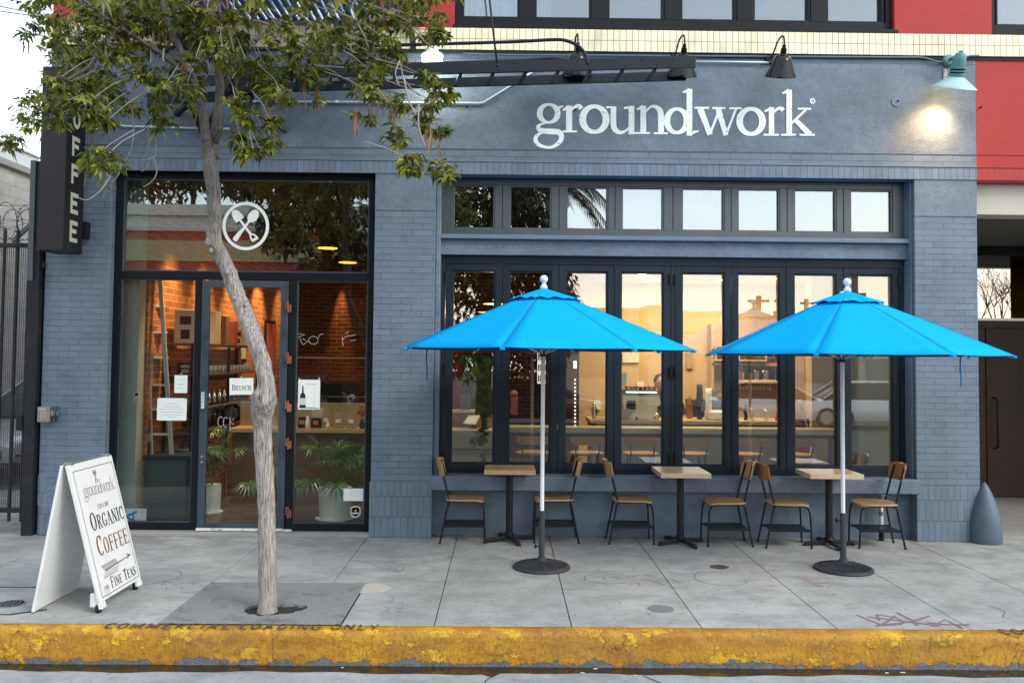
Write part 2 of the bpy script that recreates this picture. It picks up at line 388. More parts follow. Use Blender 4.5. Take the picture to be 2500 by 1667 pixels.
def text(mb, s, fr, x0, y0, h, width=None, small=None, serif=True, z=.0, gap=.07, thin=None, bold=1.0, plain=False):
    """caps along +x of frame fr; small = scale of letters after the first of each word; width = fit to this length"""
    run = []; x = 0; first = True
    for ch in s:
        if ch == ' ': x += .32; first = True; continue
        k = (1 if first or not small else small); g = _cap(ch); run.append((g, x, k)); x += g[0] * k + gap; first = False
    tot = x - gap; sx = (width / tot) if width else h
    i = 0
    for g, gx, k in run:
        strokes = [list(q) for q in g[1]]
        if serif:
            strokes += [[(a - l / 2, max(.02, min(.98, b)), TN * .9), (a + l / 2, max(.02, min(.98, b)), TN * .9)] for a, b, l in g[2]]
            if len(g) > 3: strokes += g[3]
        for q in strokes:
            q = [(p[0], p[1], (p[2] if not plain else .15)) for p in q]
            q = [(x0 + (gx + p[0] * k) * sx, y0 + p[1] * k * h, p[2] * bold * (sx * .6 + h * .4) * k) for p in q]
            mb.ribbon(q, .1, fr, z + i * .00006); i += 1
# the word on the wall: strokes in enlarged-photo units
def _groundwork():
    S = []
    def ring(cx, cy, rx, ry, ws, wt): return ('c', [(cx + rx * cos(2 * pi * k / 28), cy + ry * sin(2 * pi * k / 28), wt + (ws - wt) * abs(cos(2 * pi * k / 28)) ** 1.3) for k in range(28)])
    def st(*p): S.append(('o', list(p)))
    def sm(*p): S.append(('o', smooth_path(p, sub=5)))
    S.append(ring(363, 1012, 80, 80, 52, 22))
    sm((410, 950, 22), (440, 962, 24), (470, 955, 20), (494, 944, 8))
    sm((345, 1095, 12), (290, 1110, 22), (268, 1135, 34), (292, 1162, 44), (370, 1172, 50), (450, 1178, 50), (478, 1215, 44), (458, 1268, 38), (400, 1308, 26), (340, 1312, 24), (272, 1290, 34), (246, 1248, 38), (262, 1205, 30), (320, 1176, 14))
    st((545, 945, 54), (545, 1178, 54)); st((488, 1172, 18), (615, 1172, 18)); st((490, 985, 14), (545, 950, 34)); sm((560, 985, 16), (595, 955, 24), (630, 945, 36), (655, 970, 42))
    S.append(ring(770, 1063, 105, 114, 62, 34))
    sm((940, 950, 50), (940, 1100, 50), (955, 1155, 48), (1000, 1182, 32), (1050, 1165, 20), (1085, 1130, 16)); st((875, 957, 18), (945, 957, 18)); st((1100, 945, 52), (1100, 1196, 52)); st((1033, 965, 18), (1100, 955, 22)); st((1085, 1190, 18), (1165, 1185, 14))
    st((1205, 945, 52), (1205, 1186, 52)); st((1148, 978, 14), (1205, 950, 34)); st((1128, 1186, 17), (1265, 1186, 17)); sm((1225, 1000, 14), (1270, 955, 22), (1320, 955, 34), (1358, 1000, 52), (1363, 1100, 52), (1363, 1186, 52)); st((1300, 1188, 17), (1424, 1188, 17))
    S.append(ring(1505, 1078, 88, 106, 56, 30)); st((1616, 795, 52), (1616, 1210, 50)); st((1558, 826, 14), (1620, 800, 30)); st((1610, 1190, 40), (1700, 1168, 10))
    st((1660, 962, 18), (1790, 962, 18)); st((1820, 964, 18), (1935, 964, 18)); st((1970, 966, 18), (2082, 966, 18))
    st((1712, 970, 56), (1800, 1200, 48)); st((1800, 1195, 22), (1880, 985, 22)); st((1872, 970, 52), (1942, 1205, 44)); st((1942, 1200, 22), (2032, 968, 20))
    S.append(ring(2165, 1083, 102, 112, 60, 34))
    st((2347, 958, 48), (2347, 1200, 48)); st((2276, 1202, 17), (2412, 1202, 17)); st((2284, 995, 14), (2347, 965, 32)); sm((2362, 1010, 16), (2395, 975, 24), (2430, 968, 34), (2452, 985, 40))
    st((2504, 802, 50), (2504, 1202, 50)); st((2443, 834, 14), (2504, 806, 32)); st((2433, 1202, 17), (2562, 1202, 17)); st((2515, 1110, 20), (2655, 978, 20)); st((2580, 970, 17), (2700, 972, 17)); st((2560, 1070, 40), (2690, 1200, 50)); st((2596, 1202, 17), (2732, 1202, 17))
    S.append(('c', [(2713 + 20 * cos(2 * pi * k / 20), 902 + 20 * sin(2 * pi * k / 20), 9) for k in range(20)])); st((2706, 915, 5), (2706, 890, 5)); st((2706, 892, 5), (2718, 895, 5), (2706, 903, 5), (2720, 915, 5))
    return S
GW = _groundwork()
def groundwork(mb, fr, z=0, wk=1.0):
    for i, (k, p) in enumerate(GW): mb.ribbon([(q[0], q[1], q[2] * wk) for q in p], 1, fr, z + i * .00012, closed=(k == 'c'))
def emblem(mb, fr, z=0, ring=True):
    """crossed spade and spoon in a ring, photo-crop units (1568 crop)"""
    if ring: mb.ribbon([(785 + 520 * cos(2 * pi * k / 48), 805 + 540 * sin(2 * pi * k / 48), 74) for k in range(48)], 74, fr, z, closed=True)
    mb.prism([(450, 450), (500, 418), (580, 425), (640, 465), (745, 595), (560, 728), (500, 650), (455, 560)], fr, z - .0005, z + .0003)
    mb.ribbon([(640, 650, 60), (775, 830, 52), (905, 1000, 66)], 60, fr, z + .0004)
    mb.ribbon(smooth_path([(905, 1000, 40), (895, 1060, 40), (945, 1165, 44)], sub=5), 40, fr, z + .0006); mb.ribbon(smooth_path([(905, 1005, 40), (985, 1010, 38), (1062, 1090, 40)], sub=5), 40, fr, z + .0008)
    mb.ribbon([(930, 1160, 62), (1075, 1078, 62)], 60, fr, z + .001)
    mb.prism([(820, 600), (850, 520), (920, 440), (1000, 415), (1065, 430), (1098, 490), (1090, 570), (1040, 660), (970, 715), (870, 715), (835, 680)], fr, z - .0005, z + .0003)
    mb.ribbon([(870, 680, 50), (775, 815, 44), (640, 970, 90), (540, 1110, 120), (510, 1150, 100)], 60, fr, z + .0012)
    if ring:
        mb.ribbon([(1260 + 40 * cos(2 * pi * k / 20), 340 + 40 * sin(2 * pi * k / 20), 18) for k in range(20)], 18, fr, z + .0013, closed=True)
        mb.ribbon([(1248, 365, 9), (1248, 318, 9)], 9, fr, z + .0014); mb.ribbon([(1248, 320, 9), (1272, 328, 9), (1250, 342, 9), (1274, 365, 9)], 9, fr, z + .0015)
# ================================================================== GROUND
def fb(mb, u0, v0, u1, v1, yf, yb):
    """box whose front face (plane y = yf) covers the photo rectangle, yb = back"""
    um, vm = (u0 + u1) / 2, (v0 + v1) / 2
    mb.box(P(u0, vm, yf).x, P(u1, vm, yf).x, yf, yb, P(um, v0, yf).z, P(um, v1, yf).z)
def frame_ring(mb, x0, x1, z0, z1, wl, wr, wb, wt, yf, yb):
    mb.box(x0, x0 + wl, yf, yb, z0, z1); mb.box(x1 - wr, x1, yf, yb, z0, z1)
    mb.box(x0 + wl, x1 - wr, yf, yb, z0, z0 + wb); mb.box(x0 + wl, x1 - wr, yf, yb, z1 - wt, z1)
rnd = random.Random(7)

def mat_concrete(name, col, spots=True, k=1.0):
    m, nt, b = _new(name); p = _pos(nt)
    c = _mix(nt, _cn(nt, _noise(nt, p, 1.1, 10, .75)), sh(col, .74), sh(col, 1.18))
    g = nt.nodes.new('ShaderNodeNewGeometry')
    f = nt.nodes.new('ShaderNodeMapRange'); nt.links.new(g.outputs['Random Per Island'], f.inputs[0]); f.inputs[3].default_value = .92; f.inputs[4].default_value = 1.06
    c = _mix(nt, 1.0, c, f.outputs[0], 'MULTIPLY')
    st = _ramp(nt, _noise(nt, p, 2.4, 9, .74, (1, 1.6, 1)), [(.45, (0, 0, 0)), (.60, (1, 1, 1))])
    c = _mix(nt, _math(nt, 'MULTIPLY', st, .55), c, sh(col, .46))
    # grime that gathers where chairs stand along the wall
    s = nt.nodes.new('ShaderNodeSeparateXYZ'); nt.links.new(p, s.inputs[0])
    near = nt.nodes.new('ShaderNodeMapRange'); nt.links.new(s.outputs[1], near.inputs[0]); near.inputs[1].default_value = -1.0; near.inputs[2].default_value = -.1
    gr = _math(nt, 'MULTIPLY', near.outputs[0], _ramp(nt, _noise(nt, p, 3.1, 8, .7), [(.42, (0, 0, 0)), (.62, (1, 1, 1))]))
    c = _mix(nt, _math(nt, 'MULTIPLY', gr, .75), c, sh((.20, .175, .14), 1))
    if spots:
        for sc_, th, al in ((3.2, .045, .85), (7, .07, .75), (17, .10, .5)):
            v = nt.nodes.new('ShaderNodeTexVoronoi'); v.voronoi_dimensions = '2D'; v.inputs['Scale'].default_value = sc_
            mp = nt.nodes.new('ShaderNodeMapping'); mp.inputs['Scale'].default_value = (1, 1.6, 1); nt.links.new(p, mp.inputs[0])
            w_ = _noise(nt, p, 30, 3); ad_ = nt.nodes.new('ShaderNodeVectorMath'); ad_.operation = 'ADD'
            sc2 = nt.nodes.new('ShaderNodeVectorMath'); sc2.operation = 'SCALE'; sc2.inputs['Scale'].default_value = .04
            nt.links.new(w_, sc2.inputs[0]); nt.links.new(mp.outputs[0], ad_.inputs[0]); nt.links.new(sc2.outputs[0], ad_.inputs[1])
            nt.links.new(ad_.outputs[0], v.inputs['Vector'])
            d = _ramp(nt, v.outputs['Distance'], [(th * .6, (1, 1, 1)), (th, (0, 0, 0))])
            sel = _math(nt, 'GREATER_THAN', _sepx(nt, v.outputs['Color']), .55)
            c = _mix(nt, _math(nt, 'MULTIPLY', _math(nt, 'MULTIPLY', d, sel), al), c, (.045, .05, .055))
    c = _mix(nt, _math(nt, 'MULTIPLY', _noise(nt, p, 150, 3, .7), .35), c, sh(col, .6))
    nt.links.new(c, b.inputs['Base Color']); b.inputs['Roughness'].default_value = .82
    h = _math(nt, 'ADD', _noise(nt, p, 120, 6, .7), _math(nt, 'MULTIPLY', _noise(nt, p, 14, 4), .8))
    _bump(nt, b, h, .35, .004); return m
def _sepx(nt, c):
    s = nt.nodes.new('ShaderNodeSeparateColor'); nt.links.new(c, s.inputs[0]); return s.outputs[0]
CONC = mat_concrete('sidewalk_concrete', (.385, .398, .388))
GUT = mat_concrete('gutter_concrete', (.33, .36, .37))
JOINT = mat('joint_dirt', (.035, .037, .04), .95, .3, 20)
ASPH = mat('asphalt_patch', (.235, .243, .243), .9, .55, 75, 1.0, 120, dirt=(.10, .105, .11), dscale=4)
ROAD = mat('road_asphalt', (.045, .047, .05), .9, .3, 20, .6, 90)

# --- road as one far-reaching sheet, the gutter and the wet strip by the kerb
GZ = -.235
mb = MB(); mb.quad((-90, -3.9, GZ - .012), (90, -3.9, GZ - .012), (90, -120, GZ - .012), (-90, -120, GZ - .012))
struct('road', mb, ROAD)
mb = MB(); mb.box(-40, 40, -3.9, -2.99, GZ - .3, GZ)
gut = struct('gutter', mb, GUT)
def mat_water():
    m, nt, b = _new('dirty_water'); p = _pos(nt)
    c = _mix(nt, _noise(nt, p, 6, 5), (.035, .022, .008), (.012, .011, .010))
    nt.links.new(c, b.inputs['Base Color']); b.inputs['Roughness'].default_value = .06
    _bump(nt, b, _noise(nt, p, 30, 3), .08, .002); return m
mb = MB(); n = 260
for i in range(n + 1):
    x = -8 + 16 * i / n
    yv = -3.18 + .016 * sin(x * 3.1) + .010 * sin(x * 11 + 1) + .008 * rnd.random()
    if abs(x + .05) < .05: yv -= .06
    mb.v += [(x, -3.02, GZ + .004), (x, yv, GZ + .004)]
for i in range(n): mb.f.append((2 * i, 2 * i + 1, 2 * i + 3, 2 * i + 2))
struct('water', mb, mat_water())
mb = MB()
for q in ([(-.03, -3.2), (-.10, -3.32), (-.08, -3.5)], [(.95, -3.2), (1.08, -3.36), (1.22, -3.5)], [(-4, -3.22), (-3.93, -3.35), (-3.8, -3.5)], [(4.0, -3.2), (4.12, -3.34), (4.2, -3.5)]):
    mb.ribbon(smooth_path(q), .009, lambda x, y, z: Vector((x, y, z)), GZ + .003)
part('gutter_crack', mb, JOINT, gut)

# --- sidewalk: slabs with open joints over dark bedding
mb = MB(); mb.box(-40, 40, -2.93, 14, -.4, -.012)
walk = struct('sidewalk', mb, JOINT)
XJ = [-7.2, -6.25, -5.35, -4.41, -3.39, -2.40, -1.40, -.47, .494, 1.408, 2.36, 3.31, 4.27, 5.2, 6.15, 7.1, 8.1]
PATCH = (-2.40, -1.12, -1.81)
mb = MB(); g_ = .0035
def slab(mb, x0, x1, y0, y1):
    mb.box(x0 + g_, x1 - g_, y0 + g_, y1 - g_, -.05, 0)
for i in range(len(XJ) - 1):
    x0, x1 = XJ[i], XJ[i + 1]
    j2 = -2.0 if i in (8, 12) else (-1.66 if i in (4,) else None)
    yb = -2.922
    if abs(x0 + 2.40) < .01: yb = PATCH[2]
    if abs(x0 + 1.40) < .01:
        slab(mb, PATCH[1], x1, -2.922, -1.81); slab(mb, x0, x1, -1.81 + .0, -1.27); 
    else:
        if j2 and yb < -2.5: slab(mb, x0, x1, yb, j2); slab(mb, x0, x1, j2, -1.27)
        else: slab(mb, x0, x1, yb, -1.27)
    slab(mb, x0, x1, -1.27, .5 if x0 > -4.0 and x0 < 4.2 else 2.9)
mb.box(-40, XJ[0], -2.922, .2, -.05, 0); mb.box(XJ[-1], 40, -2.922, .2, -.05, 0)
part('concrete_slabs', mb, CONC, walk, bevel=.003)
mb = MB(); mb.box(-30, -4.3, .5 + 2.42, 22, -.3, -.004)
struct('driveway', mb, mat('driveway_asphalt', (.075, .078, .08), .9, .3, 14, .5, 80))
# asphalt patch round the tree with a ragged hole
mb = MB(); cx, cy = -1.70, -2.60; rr = []
for k in range(40):
    a = 2 * pi * k / 40; r = .105 + .035 * rnd.random() + .10 * max(0, cos(a - .5)) ** 4 + .05 * max(0, cos(a - 2.6)) ** 3
    rr.append((cx + r * cos(a) * 1.25, cy + r * sin(a) * 1.05))
x0, x1, y0, y1 = PATCH[0] + .004, PATCH[1] - .004, -2.92, PATCH[2] - .004
for k in range(40):
    a = 2 * pi * (k) / 40; dx, dy = cos(a), sin(a)
    t = min([(x1 - cx) / dx if dx > 1e-6 else 9, (x0 - cx) / dx if dx < -1e-6 else 9, (y1 - cy) / dy if dy > 1e-6 else 9, (y0 - cy) / dy if dy < -1e-6 else 9])
    ox, oy = cx + dx * t, cy + dy * t
    mb.v += [(rr[k][0], rr[k][1], .006), (ox, oy, .004), (rr[k][0], rr[k][1], -.08)]
for (px_, py_) in ((x1, y1), (x0, y1), (x0, y0), (x1, y0)): mb.v.append((px_, py_, .004))
for k in range(40):
    k2 = (k + 1) % 40
    mb.f += [(3 * k, 3 * k + 1, 3 * k2 + 1, 3 * k2), (3 * k + 2, 3 * k, 3 * k2, 3 * k2 + 2)]
    a, c = mb.v[3 * k + 1], mb.v[3 * k2 + 1]
    if abs(a[0] - c[0]) > 1e-5 and abs(a[1] - c[1]) > 1e-5:
        for ci in range(120, 124):
            q = mb.v[ci]
            if (abs(q[0] - a[0]) < 1e-5 or abs(q[1] - a[1]) < 1e-5) and (abs(q[0] - c[0]) < 1e-5 or abs(q[1] - c[1]) < 1e-5): mb.f.append((3 * k + 1, ci, 3 * k2 + 1))
part('asphalt_patch', mb, ASPH, walk)
mb = MB(); mb.quad((cx - .5, cy - .25, -.006), (cx + .5, cy - .25, -.006), (cx + .5, cy + .3, -.10), (cx - .5, cy + .3, -.10))
part('tree_pit_soil', mb, mat('soil', (.20, .185, .165), .95, .5, 40, 1, 60), walk)
# pale cement patch beside the asphalt
mb = MB(); c0 = G(900, 1436)
mb.prism([(c0.x + .16 * cos(t * pi / 9) * (1 + .2 * rnd.random()), c0.y + .13 * sin(t * pi / 9) * (1 + .2 * rnd.random())) for t in range(18)], lambda x, y, z: Vector((x, y, z)), .001, .004)
part('cement_patch', mb, mat('pale_cement', (.44, .42, .36), .9, .12, 30, .3, 70), walk)
fl = lambda x, y, z: Vector((x, y, z))
def gpath(pts, w): return [(G(u, v).x, G(u, v).y) + (w,) for u, v in pts]
ZX, ZY = 3.647, 3.647
def reg(ox, oy, pts): return [(ox + x / ZX, oy + y / ZY) for x, y in pts]
# graffiti and scratches on the slabs
mb = MB(); w_ = .02
o8 = (1860, 1237)
for k, s in enumerate([[(845, 962), (1075, 1055), (1235, 1048), (1265, 1020), (1190, 985), (1025, 960), (1045, 1010)], [(1190, 970), (1080, 1045)], [(945, 978), (1270, 1020), (1590, 1060)],
          [(1200, 942), (1340, 1010), (1390, 1058)], [(1490, 972), (1345, 1020), (1015, 1060)], [(1520, 1062), (1630, 1005), (1790, 1082)], [(1470, 1030), (1660, 1050), (1850, 1050)]]):
    mb.ribbon(gpath(reg(*o8, s), w_), w_, fl, .0025 + .0003 * k)
part('graffiti', mb, mat('faded_red_marker', (.25, .13, .17), .8, .35, 60), walk)
mb = MB()
for k, s in enumerate([[(310, 620), (350, 640), (400, 622), (380, 650), (440, 665), (425, 690)], [(450, 680), (600, 680)], [(455, 690), (510, 700), (525, 715)]]):
    mb.ribbon(gpath(reg(*o8, s), .012), .01, fl, .0025 + .0003 * k)
for k, s in enumerate([[(205, 640), (250, 615), (300, 620), (230, 635)]]): mb.ribbon(gpath(reg(620, 1237, s), .012), .01, fl, .0025 + .0003 * k)
part('graffiti', mb, mat('faded_pink_marker', (.36, .20, .22), .8, .35, 60), walk)
mb = MB(); k = 0
for o, ss in (((1240, 1237), ([(1690, 580), (1665, 615), (1670, 645), (1820, 690), (2000, 700), (2120, 680), (2110, 650)], [(1690, 580), (2100, 578)], [(840, 620), (880, 655)], [(905, 632), (960, 620), (1000, 640)],
        [(1065, 630), (1100, 612), (1140, 632)], [(1215, 600), (1320, 635)], [(1190, 645), (1260, 645)], [(710, 675), (790, 665), (850, 680), (940, 685), (1050, 670)], [(1120, 680), (1170, 680), (1165, 700)], [(1240, 660), (1330, 670), (1390, 695)],
        [(680, 610), (685, 665)], [(1450, 640), (1530, 680)])), ((0, 1237), ([(1250, 575), (1420, 555), (1560, 560), (1620, 600), (1560, 640), (1280, 700)], [(1440, 700), (1470, 665), (1540, 680)], [(1550, 700), (1600, 680), (1660, 685), (1740, 675), (1760, 690)], [(1480, 715), (1480, 735)], [(1620, 715), (1620, 735)],
        [(2090, 620), (2290, 635)])), ((620, 1237), ([(850, 475), (1020, 500), (1180, 560), (1290, 575)], [(860, 478), (1250, 492)], [(1190, 560), (1230, 540), (1300, 578), (1340, 530)], [(1500, 490), (1700, 480), (1740, 440), (1600, 410)])),
        ((1860, 1237), ([(2010, 880), (2160, 930), (2150, 980), (2250, 1000)], [(0, 745), (90, 750)]))):
    for s in ss:
        mb.ribbon(gpath(smooth_path(reg(*o, s), sub=4), .006), .006, fl, .002 + .0001 * k); k += 1
part('scratched_drawing', mb, mat('scratch_dark', (.13, .145, .155), .9, .3, 40), walk)
mb = MB(); k = 0
for s in ([(1215, 795), (1250, 790), (1240, 830), (1205, 835)], [(1200, 850), (1240, 845)], [(1160, 895), (1200, 890), (1190, 925), (1140, 930)], [(1290, 850), (1345, 850)], [(1280, 875), (1330, 868), (1320, 900), (1260, 905)], [(1255, 930), (1310, 930)]):
    mb.ribbon(gpath(reg(620, 1237, s), .018), .02, fl, .002 + .0002 * k); k += 1
part('stencil_marks', mb, mat('faded_blue_stencil', (.17, .30, .36), .8, .5, 60), walk)
mb = MB(); c0 = G(1240 + 1885 / ZX, 1237 + 535 / ZY)
mb.prism([(c0.x + .07 * cos(t * pi / 8) * (1 + .3 * rnd.random()), c0.y + .07 * sin(t * pi / 8) * (1 + .4 * rnd.random())) for t in range(16)], fl, .001, .0035)
part('spill_stain', mb, mat('dark_spill', (.075, .05, .055), .7, .4, 30), walk)
# utility covers
def disc(c, r, z0, z1, n=40, sq=1): 
    m_ = MB(); m_.prism([(c.x + r * cos(2 * pi * k / n), c.y + r * sq * sin(2 * pi * k / n)) for k in range(n)], fl, z0, z1); return m_
c0 = G(1240 + 1362 / ZX, 1237 + 908 / ZY)
solo('utility_cover', disc(c0, .098, -.01, .003), mat('worn_cover', (.16, .185, .19), .8, .35, 60, .8, 90), 'small round grey utility cover set flush in the sidewalk in front of the umbrellas', 'utility cover')
c0 = G(26, 1474)
o = solo('meter_box_cover', disc(c0, .105, -.01, .003), mat('iron_cover', (.20, .23, .25), .6, .6, 45, .8, 60), 'round patterned iron meter cover in the sidewalk left of the white folding sign', 'utility cover')
mb = MB()
for k in range(9):
    yy = c0.y - .08 + .02 * k; hw = sqrt(max(0, .095 ** 2 - (yy - c0.y) ** 2))
    for q in range(5):
        xa = c0.x - hw + 2 * hw * (q + .15) / 5; mb.box(xa, xa + 2 * hw * .13, yy - .004, yy + .004, .003, .006)
part('raised_pattern', mb, BLACKM, o)
mb = MB(); a, b_ = G(-60, 1500), G(80, 1500); 
mb.bar((-4.6, -2.73, .0015), (-3.53, -2.73, .0015), .018, .003); mb.bar((-3.53, -2.73, .0015), (-3.33, -2.60, .0015), .03, .003)
mb.bar((-4.6, -2.0, .0015), (-3.44, -2.0, .0015), .014, .003)
part('cover_frame', mb, JOINT, walk)

# --- kerb: rounded, chipped, painted
def mat_kerb():
    m, nt, b = _new('chipped_yellow_paint'); p = _pos(nt)
    Y1, Y2, Y3 = (.62, .33, .016), (.33, .135, .008), (.74, .42, .018)
    c = _mix(nt, _cn(nt, _noise(nt, p, 3.2, 9, .75, (1, 1, 1.9))), Y2, Y1)
    s = nt.nodes.new('ShaderNodeSeparateXYZ'); nt.links.new(p, s.inputs[0])
    top = nt.nodes.new('ShaderNodeMapRange'); nt.links.new(s.outputs[2], top.inputs[0]); top.inputs[1].default_value = -.11; top.inputs[2].default_value = -.02
    low = nt.nodes.new('ShaderNodeMapRange'); nt.links.new(s.outputs[2], low.inputs[0]); low.inputs[1].default_value = -.155; low.inputs[2].default_value = -.235
    n1 = _noise(nt, p, 3.1, 9, .75, (1, 1, 1.5))
    patch = _ramp(nt, _math(nt, 'ADD', n1, _math(nt, 'MULTIPLY', top.outputs[0], .05)), [(.555, (0, 0, 0)), (.575, (1, 1, 1))])
    edge_ = _ramp(nt, n1, [(.535, (0, 0, 0)), (.552, (1, 1, 1)), (.565, (0, 0, 0))])
    c = _mix(nt, patch, c, Y3); c = _mix(nt, _math(nt, 'MULTIPLY', edge_, .55), c, (.10, .05, .012))
    c = _mix(nt, _math(nt, 'MULTIPLY', _ramp(nt, _noise(nt, p, 60, 8, .8, (1, 1, .4)), [(.46, (0, 0, 0)), (.62, (1, 1, 1))]), .6), c, (.20, .075, .010))
    gr = _ramp(nt, _noise(nt, p, 1.3, 7, .72, (1, 1, 2)), [(.50, (0, 0, 0)), (.66, (1, 1, 1))])
    c = _mix(nt, _math(nt, 'MULTIPLY', gr, .45), c, (.13, .085, .045))
    n3 = _math(nt, 'ADD', _noise(nt, p, 5.5, 10, .78), _math(nt, 'MULTIPLY', low.outputs[0], .26))
    chip = _ramp(nt, n3, [(.655, (0, 0, 0)), (.675, (1, 1, 1))])
    c = _mix(nt, chip, c, _mix(nt, _noise(nt, p, 40, 4), (.025, .027, .03), (.24, .26, .28)))
    cr = nt.nodes.new('ShaderNodeTexVoronoi'); cr.feature = 'DISTANCE_TO_EDGE'; cr.inputs['Scale'].default_value = 4.2
    va = nt.nodes.new('ShaderNodeVectorMath'); va.operation = 'ADD'; nt.links.new(p, va.inputs[0])
    nz = nt.nodes.new('ShaderNodeTexNoise'); nz.inputs['Scale'].default_value = 6; nz.inputs['Detail'].default_value = 6; nt.links.new(p, nz.inputs[0])
    vs = nt.nodes.new('ShaderNodeVectorMath'); vs.operation = 'SCALE'; vs.inputs['Scale'].default_value = .35; nt.links.new(nz.outputs['Color'], vs.inputs[0]); nt.links.new(vs.outputs[0], va.inputs[1])
    nt.links.new(va.outputs[0], cr.inputs['Vector'])
    crk = _math(nt, 'MULTIPLY', _ramp(nt, cr.outputs[0], [(.004, (1, 1, 1)), (.014, (0, 0, 0))]), _ramp(nt, _noise(nt, p, 1.6, 3), [(.5, (0, 0, 0)), (.62, (1, 1, 1))]))
    c = _mix(nt, _math(nt, 'MULTIPLY', crk, .8), c, (.05, .035, .02))
    nt.links.new(c, b.inputs['Base Color']); b.inputs['Roughness'].default_value = .62
    h = _math(nt, 'ADD', _math(nt, 'MULTIPLY', _noise(nt, p, 45, 8, .75), .7), _math(nt, 'MULTIPLY', _noise(nt, p, 9, 6, .7), 1.2))
    h = _math(nt, 'SUBTRACT', h, _math(nt, 'MULTIPLY', chip, .6)); h = _math(nt, 'ADD', h, _math(nt, 'MULTIPLY', patch, .35))
    h = _math(nt, 'SUBTRACT', h, _math(nt, 'MULTIPLY', crk, .8))
    _bump(nt, b, h, .8, .012); return m
from mathutils import noise as mn
mb = MB(); xs = [-8 + 16 * i / 900 for i in range(901)]
prof = [(-2.925, -.05), (-2.925, .0), (-2.96, .002), (-3.00, .001), (-3.026, -.004), (-3.041, -.018), (-3.047, -.042), (-3.049, -.075), (-3.050, -.105), (-3.052, -.135), (-3.054, -.165), (-3.056, -.215), (-3.057, GZ - .05)]
for x in xs:
    for j, (y, z) in enumerate(prof):
        a = 0 if j < 2 or j > 11 else 1
        nv = mn.fractal(Vector((x * 2.2, y * 9, z * 9)), 1, 2, 5) * .008 * a
        ch = max(0, mn.noise(Vector((x * 1.7 + 9, z * 4, 3))) - .25) * .05 * (1 if 3 < j < 9 else 0)
        mb.v.append((x, y + ch + nv * (1 if j > 4 else .2), z - (ch * .6 if j < 6 else 0) + nv * (.5 if j < 5 else 0)))
m_ = len(prof)
for i in range(900):
    for j in range(m_ - 1): mb.f.append((i * m_ + j, (i + 1) * m_ + j, (i + 1) * m_ + j + 1, i * m_ + j + 1))
kerb = struct('kerb', mb, mat_kerb(), smooth=True)
# ================================================================== THE SHOP BUILDING
bld = thing('shop_building', 'slate blue painted brick cafe building with black framed storefront and red upper storey', 'building', (0, 0, 0))
px = lambda u, v=850, Y=0: P(u, v, Y).x
pz = lambda v, u=1650, Y=0: P(u, v, Y).z
XL0, XP1, XD, XM, XR0, XR1 = px(104), px(262), px(910), px(1059), px(2235), px(2389)
ZO, ZS, ZB, ZT, ZC0, ZC1 = pz(431), pz(402), pz(370), pz(163), pz(131.5), pz(78)
ZLED = pz(1175, 900)
def bpart(n, fn, m, par=None, **kw):
    mb = MB(); fn(mb); return part(n, mb, m, par or bld, **kw)
for a, b in ((XL0, XP1), (XD, XM), (XR0, XR1)):
    right = a == XR0
    bpart('brick_pillar', lambda q: q.box(a, b, 0, .45, ZLED, ZO), BRICK, bevel=.006)
    bpart('pillar_base', lambda q: q.box(a - (.0 if a != XD else .012), b, -.004, .45, 0, ZLED), TOOTH if a != XL0 else BRICK, bevel=.006)
    if a != XL0: bpart('stucco_patch', lambda q: q.box(a + .002, b - .002, -.005, -.001, pz(521), ZO), STUCCO)
bpart('broken_brick_corner', lambda q: (q.box(XL0 - .005, XL0 + .10, -.012, .3, .30, .62), q.box(XL0 + .02, XL0 + .15, -.02, .3, 0, .32)), TOOTH, bevel=.012)
bpart('lintel_wall', lambda q: q.box(XL0, XR1, .0, .45, ZO, ZC0 - .03), BRICK)
bpart('stucco_panel', lambda q: q.box(XL0 + .01, XR1 - .002, -.006, -.001, ZB, ZT), STUCCO)
bpart('soldier_course', lambda q: q.box(XL0, XR1, -.014, -.002, ZO - .004, ZS), SOLD, bevel=.003)
bpart('brick_ledge', lambda q: q.box(XL0, XR1, -.022, -.002, ZS, ZS + .014), STUC, bevel=.003)
XE = 9.5
bpart('red_wall', lambda q: (q.box(XR1, XE, 0, .40, ZO - .02, ZC0 - .03), q.box(XR1, XE, -.006, -.001, ZB, ZT)), REDP)
bpart('red_soldier_course', lambda q: (q.box(XR1 + .001, XE, -.014, -.002, ZO - .004, ZS)), REDS)
bpart('red_brick_ledge', lambda q: q.box(XR1 + .001, XE, -.022, -.002, ZS, ZS + .014), REDP)
bpart('band_shadow_strip', lambda q: q.box(XL0 - .01, XE, -.016, .35, ZC0 - .03, ZC0), mat('band_shadow_dark', (.03, .045, .06), .7))  # dark strip painted as the shadow under the cream band
bpart('cream_brick_band', lambda q: q.box(XL0 - .035, XE, -.035, .4, ZC0, ZC1), CREAM, bevel=.004)
